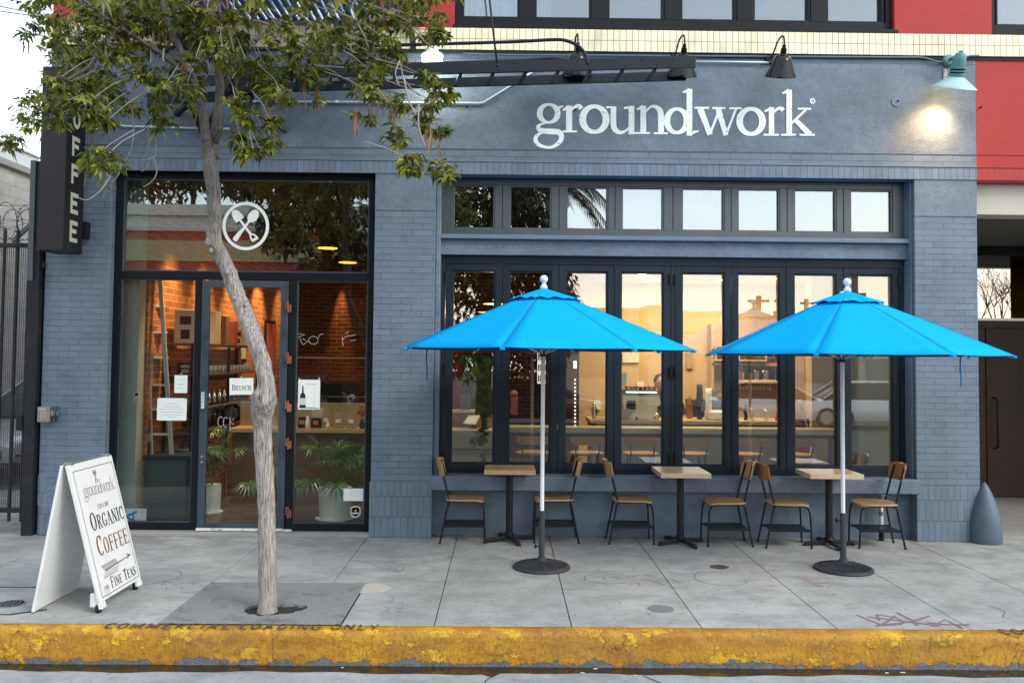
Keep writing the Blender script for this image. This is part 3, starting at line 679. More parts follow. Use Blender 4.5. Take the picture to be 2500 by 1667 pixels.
# red upper storey with two window openings
W1 = (px(1110, 40), px(2184, 40)); W2 = (px(2421, 40), px(2760, 40)); W0 = (px(556, 30), px(905, 30))
ZTOP = 8.2; ZW = 6.6
def up(q):
    xs = [XL0, W0[0], W0[1], W1[0], W1[1], W2[0], W2[1], XE]
    for i in range(0, 8, 2): q.box(xs[i], xs[i + 1], 0, .4, ZC1, ZW)
    q.box(XL0, XE, 0, .4, ZW, ZTOP)
bpart('upper_wall', up, REDP)
def building_shell(q):
    q.box(XL0, XE, .45, 14, ZTOP - .2, ZTOP); q.box(XL0, XL0 + .3, .45, 14, 0, ZTOP - .2); q.box(XE - .3, XE, .45, 14, 0, ZTOP - .2); q.box(XL0 + .3, XE - .3, 13.7, 14, 0, ZTOP - .2)
bpart('rear_walls', building_shell, mat('rear_brick', (.2, .13, .1), .8))
bpart('upper_room', lambda q: (q.box(XL0 + .3, XE - .3, .45, 3.2, ZC1 - .35, ZC1 - .2), q.box(XL0 + .3, XE - .3, 3.2, 3.3, ZC1 - .2, ZTOP - .2)), mat('upper_room_plaster', (.45, .45, .44), .8))
def window(name, x0, x1, z0, z1, yf, yb, cells, mull, rail, fm, gm, edge=.07, sill=0):
    mb = MB(); frame_ring(mb, x0, x1, z0, z1, edge, edge, rail, rail, yf, yb)
    for a, b in zip(cells[:-1], cells[1:]): mb.box(a[1], b[0], yf + .002, yb, z0 + rail, z1 - rail)
    f = part(name, mb, fm, bld, bevel=.004)
    g = MB()
    for a, b in cells: pass
    for a, b in cells:
        s = MB(); s.box(a - .004, b + .004, yb - .022, yb - .014, z0 + rail - .004, z1 - rail + .004); part('glass_pane', s, gm, f)
        s = MB(); w_ = .018; frame_ring(s, a, b, z0 + rail, z1 - rail, w_, w_, w_, w_, yf + .012, yb - .024); part('pane_bead', s, fm, f, bevel=.002)
    return f
cells = [(px(a, 30, .12), px(b, 30, .12)) for a, b in ((1129, 1267), (1306, 1443), (1483, 1620), (1660, 1796), (1836, 1975), (2014, 2153))]
window('upper_window', W1[0], W1[1], ZC1 + .015, ZW, .06, .16, cells, 0, pz(53, 1650, .1) - ZC1 - .015 + .0, FRAMEB, GLASSU)
bpart('upper_window_sill', lambda q: q.box(W1[0] - .01, W1[1] + .03, -.03, .06, ZC1 + .002, ZC1 + .045), FRAMEB, bevel=.006)
window('upper_window', W2[0], W2[1], ZC1 + .03, ZW, .06, .16, [(px(2421, 30, .12) + .02, px(2640, 30, .12))], 0, .11, FRAMEB, GLASSU)
window('upper_window', W0[0], W0[1], ZC1 + .1, ZW, .06, .16, [(W0[0] + .08, (W0[0] + W0[1]) / 2 - .05), ((W0[0] + W0[1]) / 2 + .05, W0[1] - .08)], 0, .1, WHITE, GLASSU)
CURT = mat('pale_curtain', (.70, .67, .66), .9, .04, 3)
def curtain(x0, x1):
    q = MB(); n = 60
    for i in range(n + 1):
        x = x0 + (x1 - x0) * i / n; y = .26 + .012 * sin(i * 1.3)
        q.v += [(x, y, ZC1 + .02), (x, y, ZW)]
    for i in range(n): q.f.append((2 * i, 2 * i + 2, 2 * i + 3, 2 * i + 1))
    return solo('window_curtain', q, CURT, None, 'curtain')
c_ = curtain(cells[0][0] - .1, px(1290, 30, .2)); c_['label'] = 'pale curtain drawn across the leftmost pane of the long upstairs window'
c_ = curtain(px(1300, 30, .2), px(1347, 30, .2)); c_['label'] = 'narrow pale curtain at the left edge of the second upstairs pane'
c_ = curtain(W0[0], W0[1]); c_['label'] = 'white curtain in the upstairs window behind the blue fire escape'
# ---------------- left storefront
yf, yb = .10, .18
zl = lambda v, u=620: P(u, v, yf).z
xa, xb = px(285, 850, yf) + .02, px(896, 850, yf)
zh, zm1, zm0, zb1, zb0 = zl(438), zl(664.5), zl(683), zl(1279, 800), zl(1296, 800)
xs1, xs2, xs3, xs4 = px(473, 900, yf), px(489, 900, yf), px(702, 900, yf), px(720, 900, yf)
def sf(q):
    q.box(XP1, xa, yf, yb, zb0, ZO); q.box(xb, XD, yf, yb, zb0, ZO); q.box(xa, xb, yf, yb, zh, ZO)
    q.box(xa, xb, yf, yb, zm0, zm1); q.box(xs1, xs2, yf + .002, yb, zb0, zm0); q.box(xs3, xs4, yf + .002, yb, zb0, zm0)
    q.box(xa, xs1, yf, yb, zb0, zb1); q.box(xs4, xb, yf, yb, zb0, zb1)
store = bpart('storefront_frame', sf, FRAMEB, bevel=.004)
bpart('storefront_head', lambda q: q.box(XP1, XD, .03, yf, zh + .12, ZO - .004), FRAMEB, bevel=.004)
for a, b, c, d in ((xa, xb, zm1, zh), (xa, xs1, zb1, zm0), (xs4, xb, zb1, zm0)):
    s = MB(); s.box(a - .003, b + .003, .148, .156, c - .003, d + .003); part('glass_pane', s, GLASSD if d > zh - .01 else GLASSL, store)
    s = MB(); frame_ring(s, a, b, c, d, .014, .014, .014, .014, yf + .02, .147); part('pane_bead', s, FRAMED, store, bevel=.002)
bpart('threshold_step', lambda q: (q.box(XP1, XD, -.03, .45, 0, zb0 - .004)), mat('step_concrete', (.30, .29, .27), .85, .3, 9, .4, 60), bevel=.006)
dz0, dz1 = zl(1290, 600), zm0 - .012
dx0, dx1 = xs2 + .004, xs3 - .004
mb = MB(); frame_ring(mb, dx0, dx1, dz0, dz1, px(508, 900, yf) - dx0, dx1 - px(683, 900, yf), zl(1278, 600) - dz0, dz1 - zl(702), .088, .135)
door = part('entrance_door', mb, FRAMED, bld, bevel=.004)
s = MB(); s.box(px(508, 900, yf) - .003, px(683, 900, yf) + .003, .108, .116, zl(1278, 600) - .003, zl(702) + .003); part('glass_pane', s, GLASSL, door)
for v in (1115, 1129):
    s = MB(); c = P(490, v, .088); s.lathe([(.0, -.012), (.012, -.012), (.017, -.006), (.017, 0)], c + Vector((.005, -.0, 0)), 20, 'Y'); part('lock_cylinder', s, mat('steel', (.62, .63, .62), .25, .05, metal=1), door, smooth=True, auto=40)
s = MB(); c = P(491, 977, .083); s.box(c.x - .0, c.x + .032, .084, .087, c.z - .085, c.z + .085); pl = part('door_plate', s, mat('label_white', (.6, .64, .64), .5), door)
s = MB(); text(s, 'PULL', lambda x, y, z: Vector((c.x + .006 + y, .0835 - z, c.z + .075 - x)), 0, 0, .02, width=.15, serif=False, bold=.9); part('lettering', s, BLACKM, pl)
RUST = mat('rusty_primer', (.22, .075, .045), .8, .45, 30, dirt=(.05, .035, .03))
for v in (745, 870, 987, 1077, 1245):
    s = MB(); c = P(704, v, .08); s.box(c.x - .03, c.x - .002, .062, .088, c.z - .05, c.z + .03); s.box(c.x + .002, c.x + .03, .062, .098, c.z - .075, c.z + .005); s.tube([(c.x, .058, c.z - .08), (c.x, .058, c.z + .04)], .009, 8)
    part('hinge', s, RUST if v != 987 else mat('rust_orange', (.30, .10, .06), .85, .3, 30), door, bevel=.002)
mb = MB(); mb.box(xs2, xs4, .07, .14, zb0, zl(1290, 600) - .002); mb.box(xs2 + .01, xs3 - .01, .05, .07, zb0 + .005, zb0 + .03)
part('threshold', mb, mat('chipped_white_sill', (.70, .70, .68), .5, .1, dirt=(.02, .025, .03), dscale=6), bld)
# emblem on the transom glass
mb = MB(); emblem(mb, lambda x, y, z: P(520 + x / 9.8, 470 + y / 9.8, .142 - z))
part('spade_and_spoon_emblem', mb, mat('window_vinyl', (.80, .84, .84), .5, .02), store)
SCR = mat('scratched_glass', (.42, .42, .42), .7, .3, 60)
mb = MB(); k = 0
for s in ([(90, 535), (130, 525), (175, 535), (110, 560)], [(115, 555), (155, 635)], [(150, 575), (200, 600), (160, 632)], [(300, 560), (320, 535), (350, 530)], [(590, 512), (555, 525)], [(530, 550), (540, 645)], [(530, 590), (560, 555), (620, 545), (670, 535)], [(610, 595), (665, 588)]):
    mb.ribbon([(700 + a / 3.918, 680 + b / 3.918, 1.1) for a, b in s], 1.1, lambda x, y, z: P(x, y, .143 - z), .0001 * k); k += 1
mb.ribbon([(700 + (255 + 45 * cos(t * .4)) / 3.918, 680 + (590 + 38 * sin(t * .4)) / 3.918, 1) for t in range(16)], 1, lambda x, y, z: P(x, y, .143 - z), .001, closed=True)
part('etched_letters', mb, SCR, store)
mb = MB()
for k, (cx_, cy_) in enumerate(((190, 1370), (240, 1375))): mb.ribbon([(490 + (cx_ + (24 if k else 26) * cos(t * .5)) / 3.92, 680 + (cy_ + 50 * sin(t * .5)) / 3.92, 1.4) for t in range(2, 12)], 1.4, lambda x, y, z: P(x, y, .104 - z), .0002 * k)
mb.ribbon([(490 + 280 / 3.92, 680 + 1320 / 3.92, 1.4), (490 + 280 / 3.92, 680 + 1450 / 3.92, 1.4)], 1, lambda x, y, z: P(x, y, .104 - z), .0004); mb.ribbon([(490 + 318 / 3.92, 680 + 1400 / 3.92, 1.2), (490 + 285 / 3.92, 680 + 1370 / 3.92, 1.2), (490 + 320 / 3.92, 680 + 1335 / 3.92, 1.2)], 1, lambda x, y, z: P(x, y, .104 - z), .0006)
part('etched_letters', mb, SCR, door)

# ---------------- right opening: transom lights and folding windows
YT = .20
zr = lambda v, u=1650, Y=YT: P(u, v, Y).z
xr = lambda u, v=850, Y=YT: P(u, v, Y).x
xL, xR = xr(1075), xr(2209)
for a, b in ((XM, xL), (xR, XR0)): bpart('stucco_jamb', lambda q: q.box(a, b, .05, .46, ZLED - .1, ZO), STUCCO, bevel=.012)
bpart('window_head', lambda q: (q.box(xL, xR, .10, .17, zr(441), ZO)), STUC, bevel=.006)
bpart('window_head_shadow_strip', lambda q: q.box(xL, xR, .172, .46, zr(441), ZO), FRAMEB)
tz1, tz0 = zr(441) - .001, zr(581)
edges = [(1105, 1208), (1244, 1347), (1382, 1485), (1517.5, 1621), (1664.5, 1769), (1801, 1904.7), (1939, 2043), (2076, 2180)]
cells = [(xr(a, 520), xr(b, 520)) for a, b in edges]
mb = MB(); pt, pb = zr(457), zr(563.5)
frame_ring(mb, xL, xR, tz0, tz1, cells[0][0] - xL, xR - cells[-1][1], pb - tz0, tz1 - pt, YT, .27)
for i in range(7):
    a, b = cells[i][1], cells[i + 1][0]; m_ = (a + b) / 2
    mb.box(a, m_ - .004, YT + .004, .27, pb, pt); mb.box(m_ + .004, b, YT + .004, .27, pb, pt); mb.box(m_ - .004, m_ + .004, YT + .016, .27, pb, pt)
tr = part('transom_frame', mb, FRAMET, bld, bevel=.003)
for a, b in cells:
    s = MB(); s.box(a - .003, b + .003, .244, .252, pb - .003, pt + .003); part('glass_pane', s, GLASST, tr)
    s = MB(); frame_ring(s, a, b, pb, pt, .017, .017, .017, .017, YT + .014, .243); part('pane_bead', s, FRAMET, tr, bevel=.002)
bpart('transom_ledge', lambda q: q.box(xL - .05, xR + .05, .07, .20, zr(592), zr(581.5)), STUC, bevel=.006)
bpart('transom_beam', lambda q: q.box(xL - .02, xR + .02, .13, .46, zr(629), zr(592)), STUCCO, bevel=.004)
# folding panels
ptop, pbot = zr(649), zr(1152)
mb = MB(); frame_ring(mb, xL, xR, zr(1163), zr(629) - .001, xr(1085) - xL, xR - xr(2198), pbot - zr(1163) - .001, zr(629) - ptop - .001, YT, .30)
mb.box(xr(1638), xr(1647), YT + .004, .29, pbot, ptop)
part('folding_window_frame', mb, FRAME, bld, bevel=.003)
bounds = [1086, 1224.6, 1363, 1499, 1637.5, 1647.5, 1785.5, 1920, 2060, 2197.5]
pan = [(bounds[0], bounds[1]), (bounds[1], bounds[2]), (bounds[2], bounds[3]), (bounds[3], bounds[4]), (bounds[5], bounds[6]), (bounds[6], bounds[7]), (bounds[7], bounds[8]), (bounds[8], bounds[9])]
ge = [(1102, 1208), (1242, 1345), (1379, 1483), (1515, 1620), (1664.5, 1769), (1801, 1904), (1939, 2043), (2076, 2180)]
gt, gb = zr(665), zr(1136)
HNG = mat('hinge_black', (.012, .014, .018), .3, .2)
for i, ((a, b), (c, d)) in enumerate(zip(pan, ge)):
    x0, x1, x2, x3 = xr(a) + .003, xr(c), xr(d), xr(b) - .003
    mb = MB(); frame_ring(mb, x0, x3, pbot, ptop - .003, x1 - x0, x3 - x2, gb - pbot, ptop - .003 - gt, YT + .006, .27)
    f = part('folding_window_panel', mb, FRAME, bld, bevel=.004)
    s = MB(); s.box(x1 - .003, x2 + .003, .244, .252, gb - .003, gt + .003); part('glass_pane', s, GLASS, f)
    s = MB(); frame_ring(s, x1, x2, gb, gt, .017, .017, .017, .017, YT + .02, .243); part('pane_bead', s, FRAME, f, bevel=.002)
    hx = {0: x0, 3: x3 - .002, 4: x0 + .002, 7: x3}.get(i)
    if hx is not None:
        for v in (682, 908, 1120):
            z = zr(v); s = MB(); s.tube([(hx, YT - .016, z - .06), (hx, YT - .016, z + .06)], .011, 10); s.box(hx - .016, hx + .016, YT - .010, YT + .008, z - .05, z + .05)
            part('hinge', s, HNG, f, smooth=True, auto=40)
bpart('window_sill_board', lambda q: q.box(xL, xR, .02, .31, zr(1165), zr(1163) + .006), FRAMEB)
zl1, zl0 = P(1650, 1166, -.02).z, P(1650, 1202, -.02).z
bpart('sill_ledge', lambda q: q.box(px(1055), px(2243), -.02, .32, zl0, zl1), STUCCO, bevel=.012)
bpart('apron_wall', lambda q: q.box(px(1057), px(2243), .15, .34, 0, zl0), STUCCO)
# painted name
def mat_sign():
    m, nt, b = _new('distressed_white_lettering'); p = _pos(nt)
    n = _ramp(nt, _noise(nt, p, 26, 7, .78), [(.60, (0, 0, 0)), (.63, (1, 1, 1))])
    c = _mix(nt, n, _mix(nt, _noise(nt, p, 3, 4), (.80, .87, .89), (.88, .92, .93)), BLUE)
    nt.links.new(c, b.inputs['Base Color']); b.inputs['Roughness'].default_value = .55; return m
mb = MB(); groundwork(mb, lambda x, y, z: P(1240 + x / 3.647, y / 3.647, -.0085 - z))
part('painted_lettering', mb, mat_sign(), bld)
# little plates, bolts and patches in the stucco
mb = MB(); c = P(2188, 249, 0); mb.prism([(c.x + .055 * cos(a * pi / 6) * (1.1 if a % 2 else .9), c.z + .055 * sin(a * pi / 6)) for a in range(12)], lambda x, y, z: Vector((x, y, z)) if 0 else Vector((x, -.010 - z, y)), 0, .004)
part('cement_plug', mb, mat('plug_blue', sh(BLUE, 1.15), .6, .1), bld)
mb = MB()
for u, v in ((2190, 249), (1140, 263), (1404, 271), (2392, 264), (790, 255)):
    c = P(u, v, 0); mb.tube([(c.x, -.006, c.z), (c.x, -.035, c.z + .004)], .009, 8)
part('wall_bolt', mb, BLACKM, bld)

# ---------------- recessed entrance of the red half (right edge)
XRE = XE - .3
bpart('cream_beam', lambda q: q.box(XR1 + .001, XRE, .12, .40, P(2440, 524, .12).z, ZO - .021), mat('cream_plaster', (.52, .49, .42), .8, .06, 3))
zc = P(2440, 524, .12).z
bpart('recess_ceiling', lambda q: q.box(XR1, XRE, .40, 3.0, zc + .02, zc + .2), mat('recess_ceiling_paint', (.11, .105, .09), .8, .1))
YB = 2.75
bpart('recess_side_wall', lambda q: q.box(XR0 + .15, XR1 - .001, .45, 3.2, 0, ZO), STUC)
zz = lambda v: P(2440, v, YB).z
DOORM = mat('brown_door', (.038, .022, .016), .5, .35, 1.5, .1, 10)
def recess(q):
    q.box(XR1, XRE, YB, YB + .2, zz(625), zc + .02)
bpart('recess_head', recess, FRAMEB)
f = bpart('entrance_doors', lambda q: (q.box(XR1, XRE, YB + .02, YB + .12, .03, zz(800)), q.box(px(2410, 1000, YB), px(2414, 1000, YB), YB, YB + .03, .05, zz(802)), q.box(XR1, XRE, YB - .02, YB + .12, zz(800), zz(783))), DOORM)
s = MB(); s.tube([(px(2429, 1000, YB), YB + .02, zz(970)), (px(2429, 1000, YB), YB - .06, zz(975)), (px(2429, 1000, YB), YB - .06, zz(1090)), (px(2429, 1000, YB), YB + .02, zz(1095))], .012, 8); part('door_handle', s, BLACKM, f, smooth=True)
s = MB(); s.box(XR1, XRE, YB - .03, YB - .02, zz(783), zz(777)); part('metal_strip', s, mat('strip_aluminium', (.35, .36, .37), .4, .05, metal=1), f)
def mat_tint(): return mat_glass('entrance_glass', (.5, .45, .4), .38)
bpart('entrance_window', lambda q: q.box(XR1, px(2472, 700, YB), YB + .05, YB + .058, zz(779), zz(625)), mat_tint())
bpart('recess_floor', lambda q: q.box(XR1, XRE, .5, YB + .2, .0, .03), mat('recess_concrete', (.22, .21, .20), .85, .3, 8, .3, 60))
bpart('lobby_room', lambda q: (q.box(XR1, XRE, YB + 3, YB + 3.1, 0, 3.6), q.box(XRE - .1, XRE, YB + .2, YB + 3, 0, 3.6), q.box(XR1 - .1, XR1, YB + .2, YB + 3, 0, 3.6), q.box(XR1, XRE, YB + .2, YB + 3, 3.5, 3.6)), mat('lobby_brown', (.24, .10, .025), .8))
# ================================================================== NEIGHBOUR, GATE, SIGNS ON THE FACADE
BLOCK = mat_brick('concrete_block', (.50, .52, .50), (.32, .34, .33), bw=.41, bh=.205, ms=.006, axis='YZ', var=.05, bump=.4, rough=.85)
nb = thing('block_building', 'pale concrete block building beyond the alley gate at the left edge', 'building', (-11.5, 12, 0))
mb = MB(); mb.box(-14, -9, -2, 38, 0, 5.22); part('wall', mb, BLOCK, nb)
mb = MB(); mb.box(-14.1, -8.93, -2.1, 38.1, 5.22, 5.34); part('roof_edge', mb, mat('roof_edge_grey', (.33, .35, .35), .7), nb, bevel=.01)
mb = MB(); mb.box(-10.4, -9.25, 5.6, 8.0, 5.34, 5.72); mb.box(-10.5, -9.2, 5.55, 8.05, 5.72, 5.76)
solo('roof_vent', mb, mat('galvanised', (.62, .66, .67), .45, .1, metal=.5), 'low galvanised vent box on the roof of the pale block building', 'roof vent', bevel=.01)
PST = mat('gate_black', (.018, .021, .026), .45, .3, 6, dirt=(.05, .045, .045), dscale=4)
RUSTP = mat('rusty_steel_plate', (.09, .10, .115), .55, .4, 5, dirt=(.13, .075, .05), dscale=4, stretch=(1, 1, .4))
gate = thing('metal_gate', 'black spear topped metal gate with expanded mesh at the left edge', 'gate', (-5.6, 0, 0))
zg = lambda v, u=45, Y=0: P(u, v, Y).z
gz1, gz0 = zg(594), zg(1250)
for k in range(9):
    x = px(11, 620) - .128 * k if k else px(11, 620)
    for kk in ([0, 1, 2] if k == 0 else [0]):
        xx = px((11, 42.5, 72)[kk], 620) if k == 0 else x
        mb = MB(); mb.box(xx - .012, xx + .012, -.012, .012, zg(1272), zg(567)); mb.lathe([(.012, zg(567)), (.020, zg(566)), (.006, zg(556)), (0, zg(552))], (xx, 0, 0), 8)
        part('bar', mb, PST, gate)
mb = MB(); xg0, xg1 = -6.6, px(79, 620); mb.box(xg0, xg1, -.028, -.013, gz1 - .045, gz1); mb.box(xg0, xg1, -.028, -.013, gz0, gz0 + .045); mb.box(xg0, xg1, .013, .028, gz1 - .045, gz1); mb.box(xg0, xg1, .013, .028, gz0, gz0 + .045)
part('rail', mb, PST, gate, bevel=.003)
mb = MB(); cw, chh = .021, .046; nrow = int((gz1 - gz0) / chh)
for c in range(int((xg1 - xg0) / cw)):
    for sgn in (0, 1):
        k = len(mb.v); x0 = xg0 + c * cw
        for r in range(nrow * 2 + 1):
            xx = x0 + (cw / 2 if (r + sgn) % 2 else 0); z = gz0 + r * chh / 2
            mb.v += [(xx, .034 + .001 * sgn, z), (xx + .0050, .034 + .001 * sgn, z)]
        for r in range(nrow * 2): mb.f.append((k + 2 * r, k + 2 * r + 1, k + 2 * r + 3, k + 2 * r + 2))
part('expanded_mesh', mb, mat('mesh_grey', (.10, .105, .11), .5, .2, metal=.3), gate)
mb = MB(); mb.box(px(46, 1030), px(58, 1030), -.05, -.028, zg(1050), zg(1012)); part('latch_box', mb, PST, gate, bevel=.004)
post = thing('gate_post', 'tall black steel post with a bolted plate beside the cafe corner', 'post', (px(85, 900), 0, 0))
mb = MB(); xa_, xb_ = px(71, 850), px(97, 850)
mb.box(xa_, xb_, -.055, .03, 0, zg(396, 90)); part('shaft', mb, PST, post, bevel=.006)
mb = MB(); mb.box(px(79, 560), px(92, 560), -.075, -.056, zg(686), zg(395)); part('rusty_plate', mb, RUSTP, post, bevel=.003)
mb = MB(); mb.box(px(101, 650) - .01, px(112, 650), -.03, .02, zg(654, 105), zg(642, 105)); mb.box(px(95, 650), px(106, 650), .06, .10, 0, 3.4); part('wall_bracket', mb, PST, post)
mb = MB(); mb.bar(P(30, 590, .02), P(82, 542, .02), .03, .04); part('brace', mb, RUSTP, post)
rz = thing('razor_wire', 'loops of razor wire above the alley gate against the pale block wall', 'razor wire', (-5.2, .05, zg(600)))
WIRE = mat('wire_dark', (.04, .045, .05), .5)
for cx_, cy_, r_, ry_ in ((14, 540, 27, 46), (31, 548, 24, 36), (60, 545, 19, 42), (64, 556, 22, 44), (-25, 545, 27, 44)):
    mb = MB(); pts = [P(cx_ + r_ * cos(t * pi / 16), cy_ + ry_ * sin(t * pi / 16), .04 + .012 * t / 16) for t in range(33)]; mb.tube(pts, .0035, 5)
    for t in range(0, 32, 3):
        q = pts[t]; mb.box(q.x - .012, q.x + .012, q.y - .002, q.y + .002, q.z - .004, q.z + .004)
    part('coil', mb, WIRE, rz)
for v0, v1 in ((503, 500), (538, 537), (575, 540)):
    mb = MB(); mb.tube([P(-40, v0, .05), P(20, (v0 + v1) / 2 + 1, .05), P(80, v1, .05)], .0025, 5); part('strand', mb, WIRE, rz)
# intercom
kp = thing('intercom', 'small tan intercom keypad box fixed to the left corner of the cafe', 'intercom', P(112, 1012, -.03))
mb = MB(); c = P(111, 1011, -.07); mb.box(c.x - .065, c.x + .065, -.11, -.012, c.z - .078, c.z + .078); part('case', mb, mat('tan_plastic', (.25, .21, .185), .5, .1, 20), kp, bevel=.006)
mb = MB(); mb.box(c.x + .067, c.x + .105, -.10, -.012, c.z - .074, c.z + .076); part('side_cover', mb, mat('cover_dark_green', (.03, .045, .04), .3, .5, 30, dirt=(.4, .42, .4), dscale=14), kp, bevel=.004)
mb = MB()
for i in range(4):
    for j in range(3): mb.box(c.x - .03 + .024 * j, c.x - .014 + .024 * j, -.114, -.111, c.z - .05 + .022 * i, c.z - .036 + .022 * i)
mb.box(c.x - .055, c.x + .02, -.113, -.111, c.z + .045, c.z + .062); part('keys', mb, mat('key_grey', (.38, .38, .37), .4), kp)
# COFFEE blade sign
bs = thing('blade_sign', 'tall dark box sign reading COFFEE vertically, projecting from the building corner', 'sign', (-4.43, -.3, P(150, 611, -.49).z))
x0, x1, y0, y1 = P(97, 400, -.49).x, P(160, 400, -.49).x, -.49, -.115
z0, z1 = P(160, 611.5, -.49).z, P(160, 163, -.49).z
def mat_sign_steel():
    m, nt, b = _new('sign_brown_steel'); p = _pos(nt)
    c = _mix(nt, _noise(nt, p, 2.5, 8, .7), (.014, .012, .017), (.030, .026, .031)); c = _mix(nt, _math(nt, 'MULTIPLY', _ramp(nt, _noise(nt, p, 5, 8, .7), [(.5, (0, 0, 0)), (.7, (1, 1, 1))]), .6), c, (.035, .021, .02))
    b.inputs['Specular IOR Level'].default_value = .3; nt.links.new(c, b.inputs['Base Color']); b.inputs['Roughness'].default_value = .5; _bump(nt, b, _noise(nt, p, 50, 5), .15, .004); return m
SS = mat_sign_steel()
mb = MB(); mb.box(x0, x1, y0, y1, z0, z1); part('sign_cabinet', mb, SS, bs, bevel=.005)
mb = MB(); mb.box(x1 + .0, x1 + .006, y0 + .004, y1 - .004, z0 + .01, z1 - .01); part('sign_face', mb, mat('sign_face_black', (.012, .013, .016), .5, .2), bs)
for va, vb in ((581, 543), (260, 225)): mb = MB(); mb.box(x1 - .10, x1 + .03, y1, -.001, P(207, va, -.05).z, P(207, vb, -.05).z); part('bracket', mb, BLACKM, bs)
mb = MB(); pitch = (451 - 384) ; i_ = 0
for ch, va, vb in (('C', 200, 249), ('O', 268, 316.5), ('F', 336, 384), ('F', 403, 451), ('E', 472.5, 523), ('E', 540, 592)):
    za, zb = P(180, va, -.30).z, P(180, vb, -.30).z; h = za - zb; wd = .155; yy0 = y0 + .105
    fr = lambda x, y, z, zb=zb: Vector((x1 + .008 + z, yy0 + x, zb + y))
    t_ = .043
    if ch in 'EF':
        mb.ribbon([(t_ / 2, 0, t_), (t_ / 2, h, t_)], t_, fr, 0); mb.ribbon([(t_, h - t_ / 2, t_), (wd, h - t_ / 2, t_)], t_, fr, .0002); mb.ribbon([(t_, h * .52, t_), (wd * .86, h * .52, t_)], t_, fr, .0003)
        if ch == 'E': mb.ribbon([(t_, t_ / 2, t_), (wd, t_ / 2, t_)], t_, fr, .0004)
    else:
        mb.ribbon(arc(wd / 2, h / 2, wd / 2 - t_ / 2, h / 2 - t_ / 2, 50 if ch == 'C' else 0, 310 if ch == 'C' else 345, 22, t_) if ch == 'C' else [(wd / 2 + (wd / 2 - t_ / 2) * cos(2 * pi * k / 24), h / 2 + (h / 2 - t_ / 2) * sin(2 * pi * k / 24), t_) for k in range(24)], t_, fr, 0, closed=(ch == 'O'))
part('lettering', mb, mat('pale_green_white', (.52, .56, .46), .5, .06), bs)

# ---------------- conduits
BLC = mat('painted_conduit', sh(BLUE, .75), .45)
WHC = mat('white_conduit', (.62, .70, .74), .4, .05)
mb = MB(); mb.tube([P(1130, 131, -.03), P(1240, 135, -.03), P(1700, 137.5, -.03), P(2250, 141, -.03), P(2268, 145, -.03), P(2285, 151, -.03), P(2300, 152, -.03)], .011, 8)
solo('electrical_conduit', mb, BLC, 'thin blue painted conduit running just under the cream brick band', 'conduit', smooth=True)
mb = MB(); mb.tube([P(2348, 150, -.03), P(2356, 140, -.03), P(2368, 137, -.03), P(2390, 136.5, -.03)], .011, 8)
solo('electrical_conduit', mb, BLC, 'short blue conduit curling up to the band right of the green lamp', 'conduit', smooth=True)
mb = MB(); mb.tube([P(1700, 151, -.03), P(1800, 152, -.03), P(1884, 153, -.03)], .011, 8)
solo('electrical_conduit', mb, WHC, 'white conduit between the two right hand black gooseneck lamps', 'conduit', smooth=True)
mb = MB(); mb.tube([P(590, 248, -.03), P(850, 249.5, -.03), P(1170, 252.5, -.03), P(1182, 250, -.03), P(1240, 214, -.03), P(1300, 176, -.03)], .011, 8)
for u, v in ((790, 252), (820, 250)): mb.tube([P(u - 6, v - 1, -.03), P(u + 6, v - 1, -.03)], .015, 8)
solo('electrical_conduit', mb, WHC, 'long white conduit that bends upward left of the painted name', 'conduit', smooth=True)
mb = MB(); mb.tube([P(294, 297, -.03), P(295, 306, -.03), P(304, 308.5, -.03), P(430, 312, -.03), P(560, 315, -.03)], .011, 8)
solo('electrical_conduit', mb, WHC, 'white conduit above the door behind the tree trunk', 'conduit', smooth=True)
mb = MB(); c = P(416, 248, 0); mb.box(c.x - .06, c.x + .06, -.03, -.007, c.z - .07, c.z + .07); solo('junction_box', mb, STUC, 'square blue painted box cover on the wall left of the tree trunk', 'junction box', bevel=.006)

# ---------------- gooseneck lamps
BLKG = mat('gloss_black_enamel', (.006, .006, .007), .18, .1, spec=.8)
INS = mat('lamp_inner', (.10, .075, .055), .35, .1, metal=.3)
def gooseneck(label, x, g):
    t = thing('gooseneck_lamp', label, 'lamp', (x, 0, P(1885, 147, 0).z), group=g, local=True)
    s = MB(); s.lathe([(0, -.03), (.045, -.03), (.055, -.012), (.055, 0)], (0, -.012, 0), 20, 'Y'); part('wall_plate', s, BLKG, t, smooth=True, auto=40)
    s = MB(); s.tube(smooth_path([(0, -.02, 0), (-.005, -.16, .03), (-.01, -.30, .085), (0, -.385, .105), (.008, -.435, .085), (.01, -.45, .03), (.01, -.45, -.02)]), .0095, 8); part('arm', s, BLKG, t, smooth=True)
    s = MB(); s.lathe([(.0, .0), (.018, -.002), (.020, -.035), (.030, -.040), (.031, -.095), (.036, -.10)], (.01, -.45, -.0), 20); part('socket_cap', s, BLKG, t, smooth=True, auto=40)
    s = MB(); s.lathe([(.036, -.10), (.070, -.112), (.092, -.145), (.108, -.195), (.128, -.25), (.144, -.285), (.153, -.305), (.155, -.318), (.148, -.318), (.135, -.285), (.100, -.195), (.06, -.125), (0, -.12)], (.01, -.45, 0), 36); part('shade', s, BLKG, t, smooth=True, auto=50)
    s = MB(); s.sphere((.01, -.45, -.21), .035, 12); part('bulb', s, mat('unlit_bulb', (.5, .48, .42), .3), t, smooth=True)
    for o in t.children:
        if o.name.split('.')[0] in ('socket_cap', 'shade', 'bulb'):
            R_ = Matrix.Rotation(radians(24), 4, 'X'); pv = Vector((.01, -.45, 0)); o.data.transform(Matrix.Translation(pv) @ R_ @ Matrix.Translation(-pv))
    return t
g = 'black gooseneck lamps over the painted name'
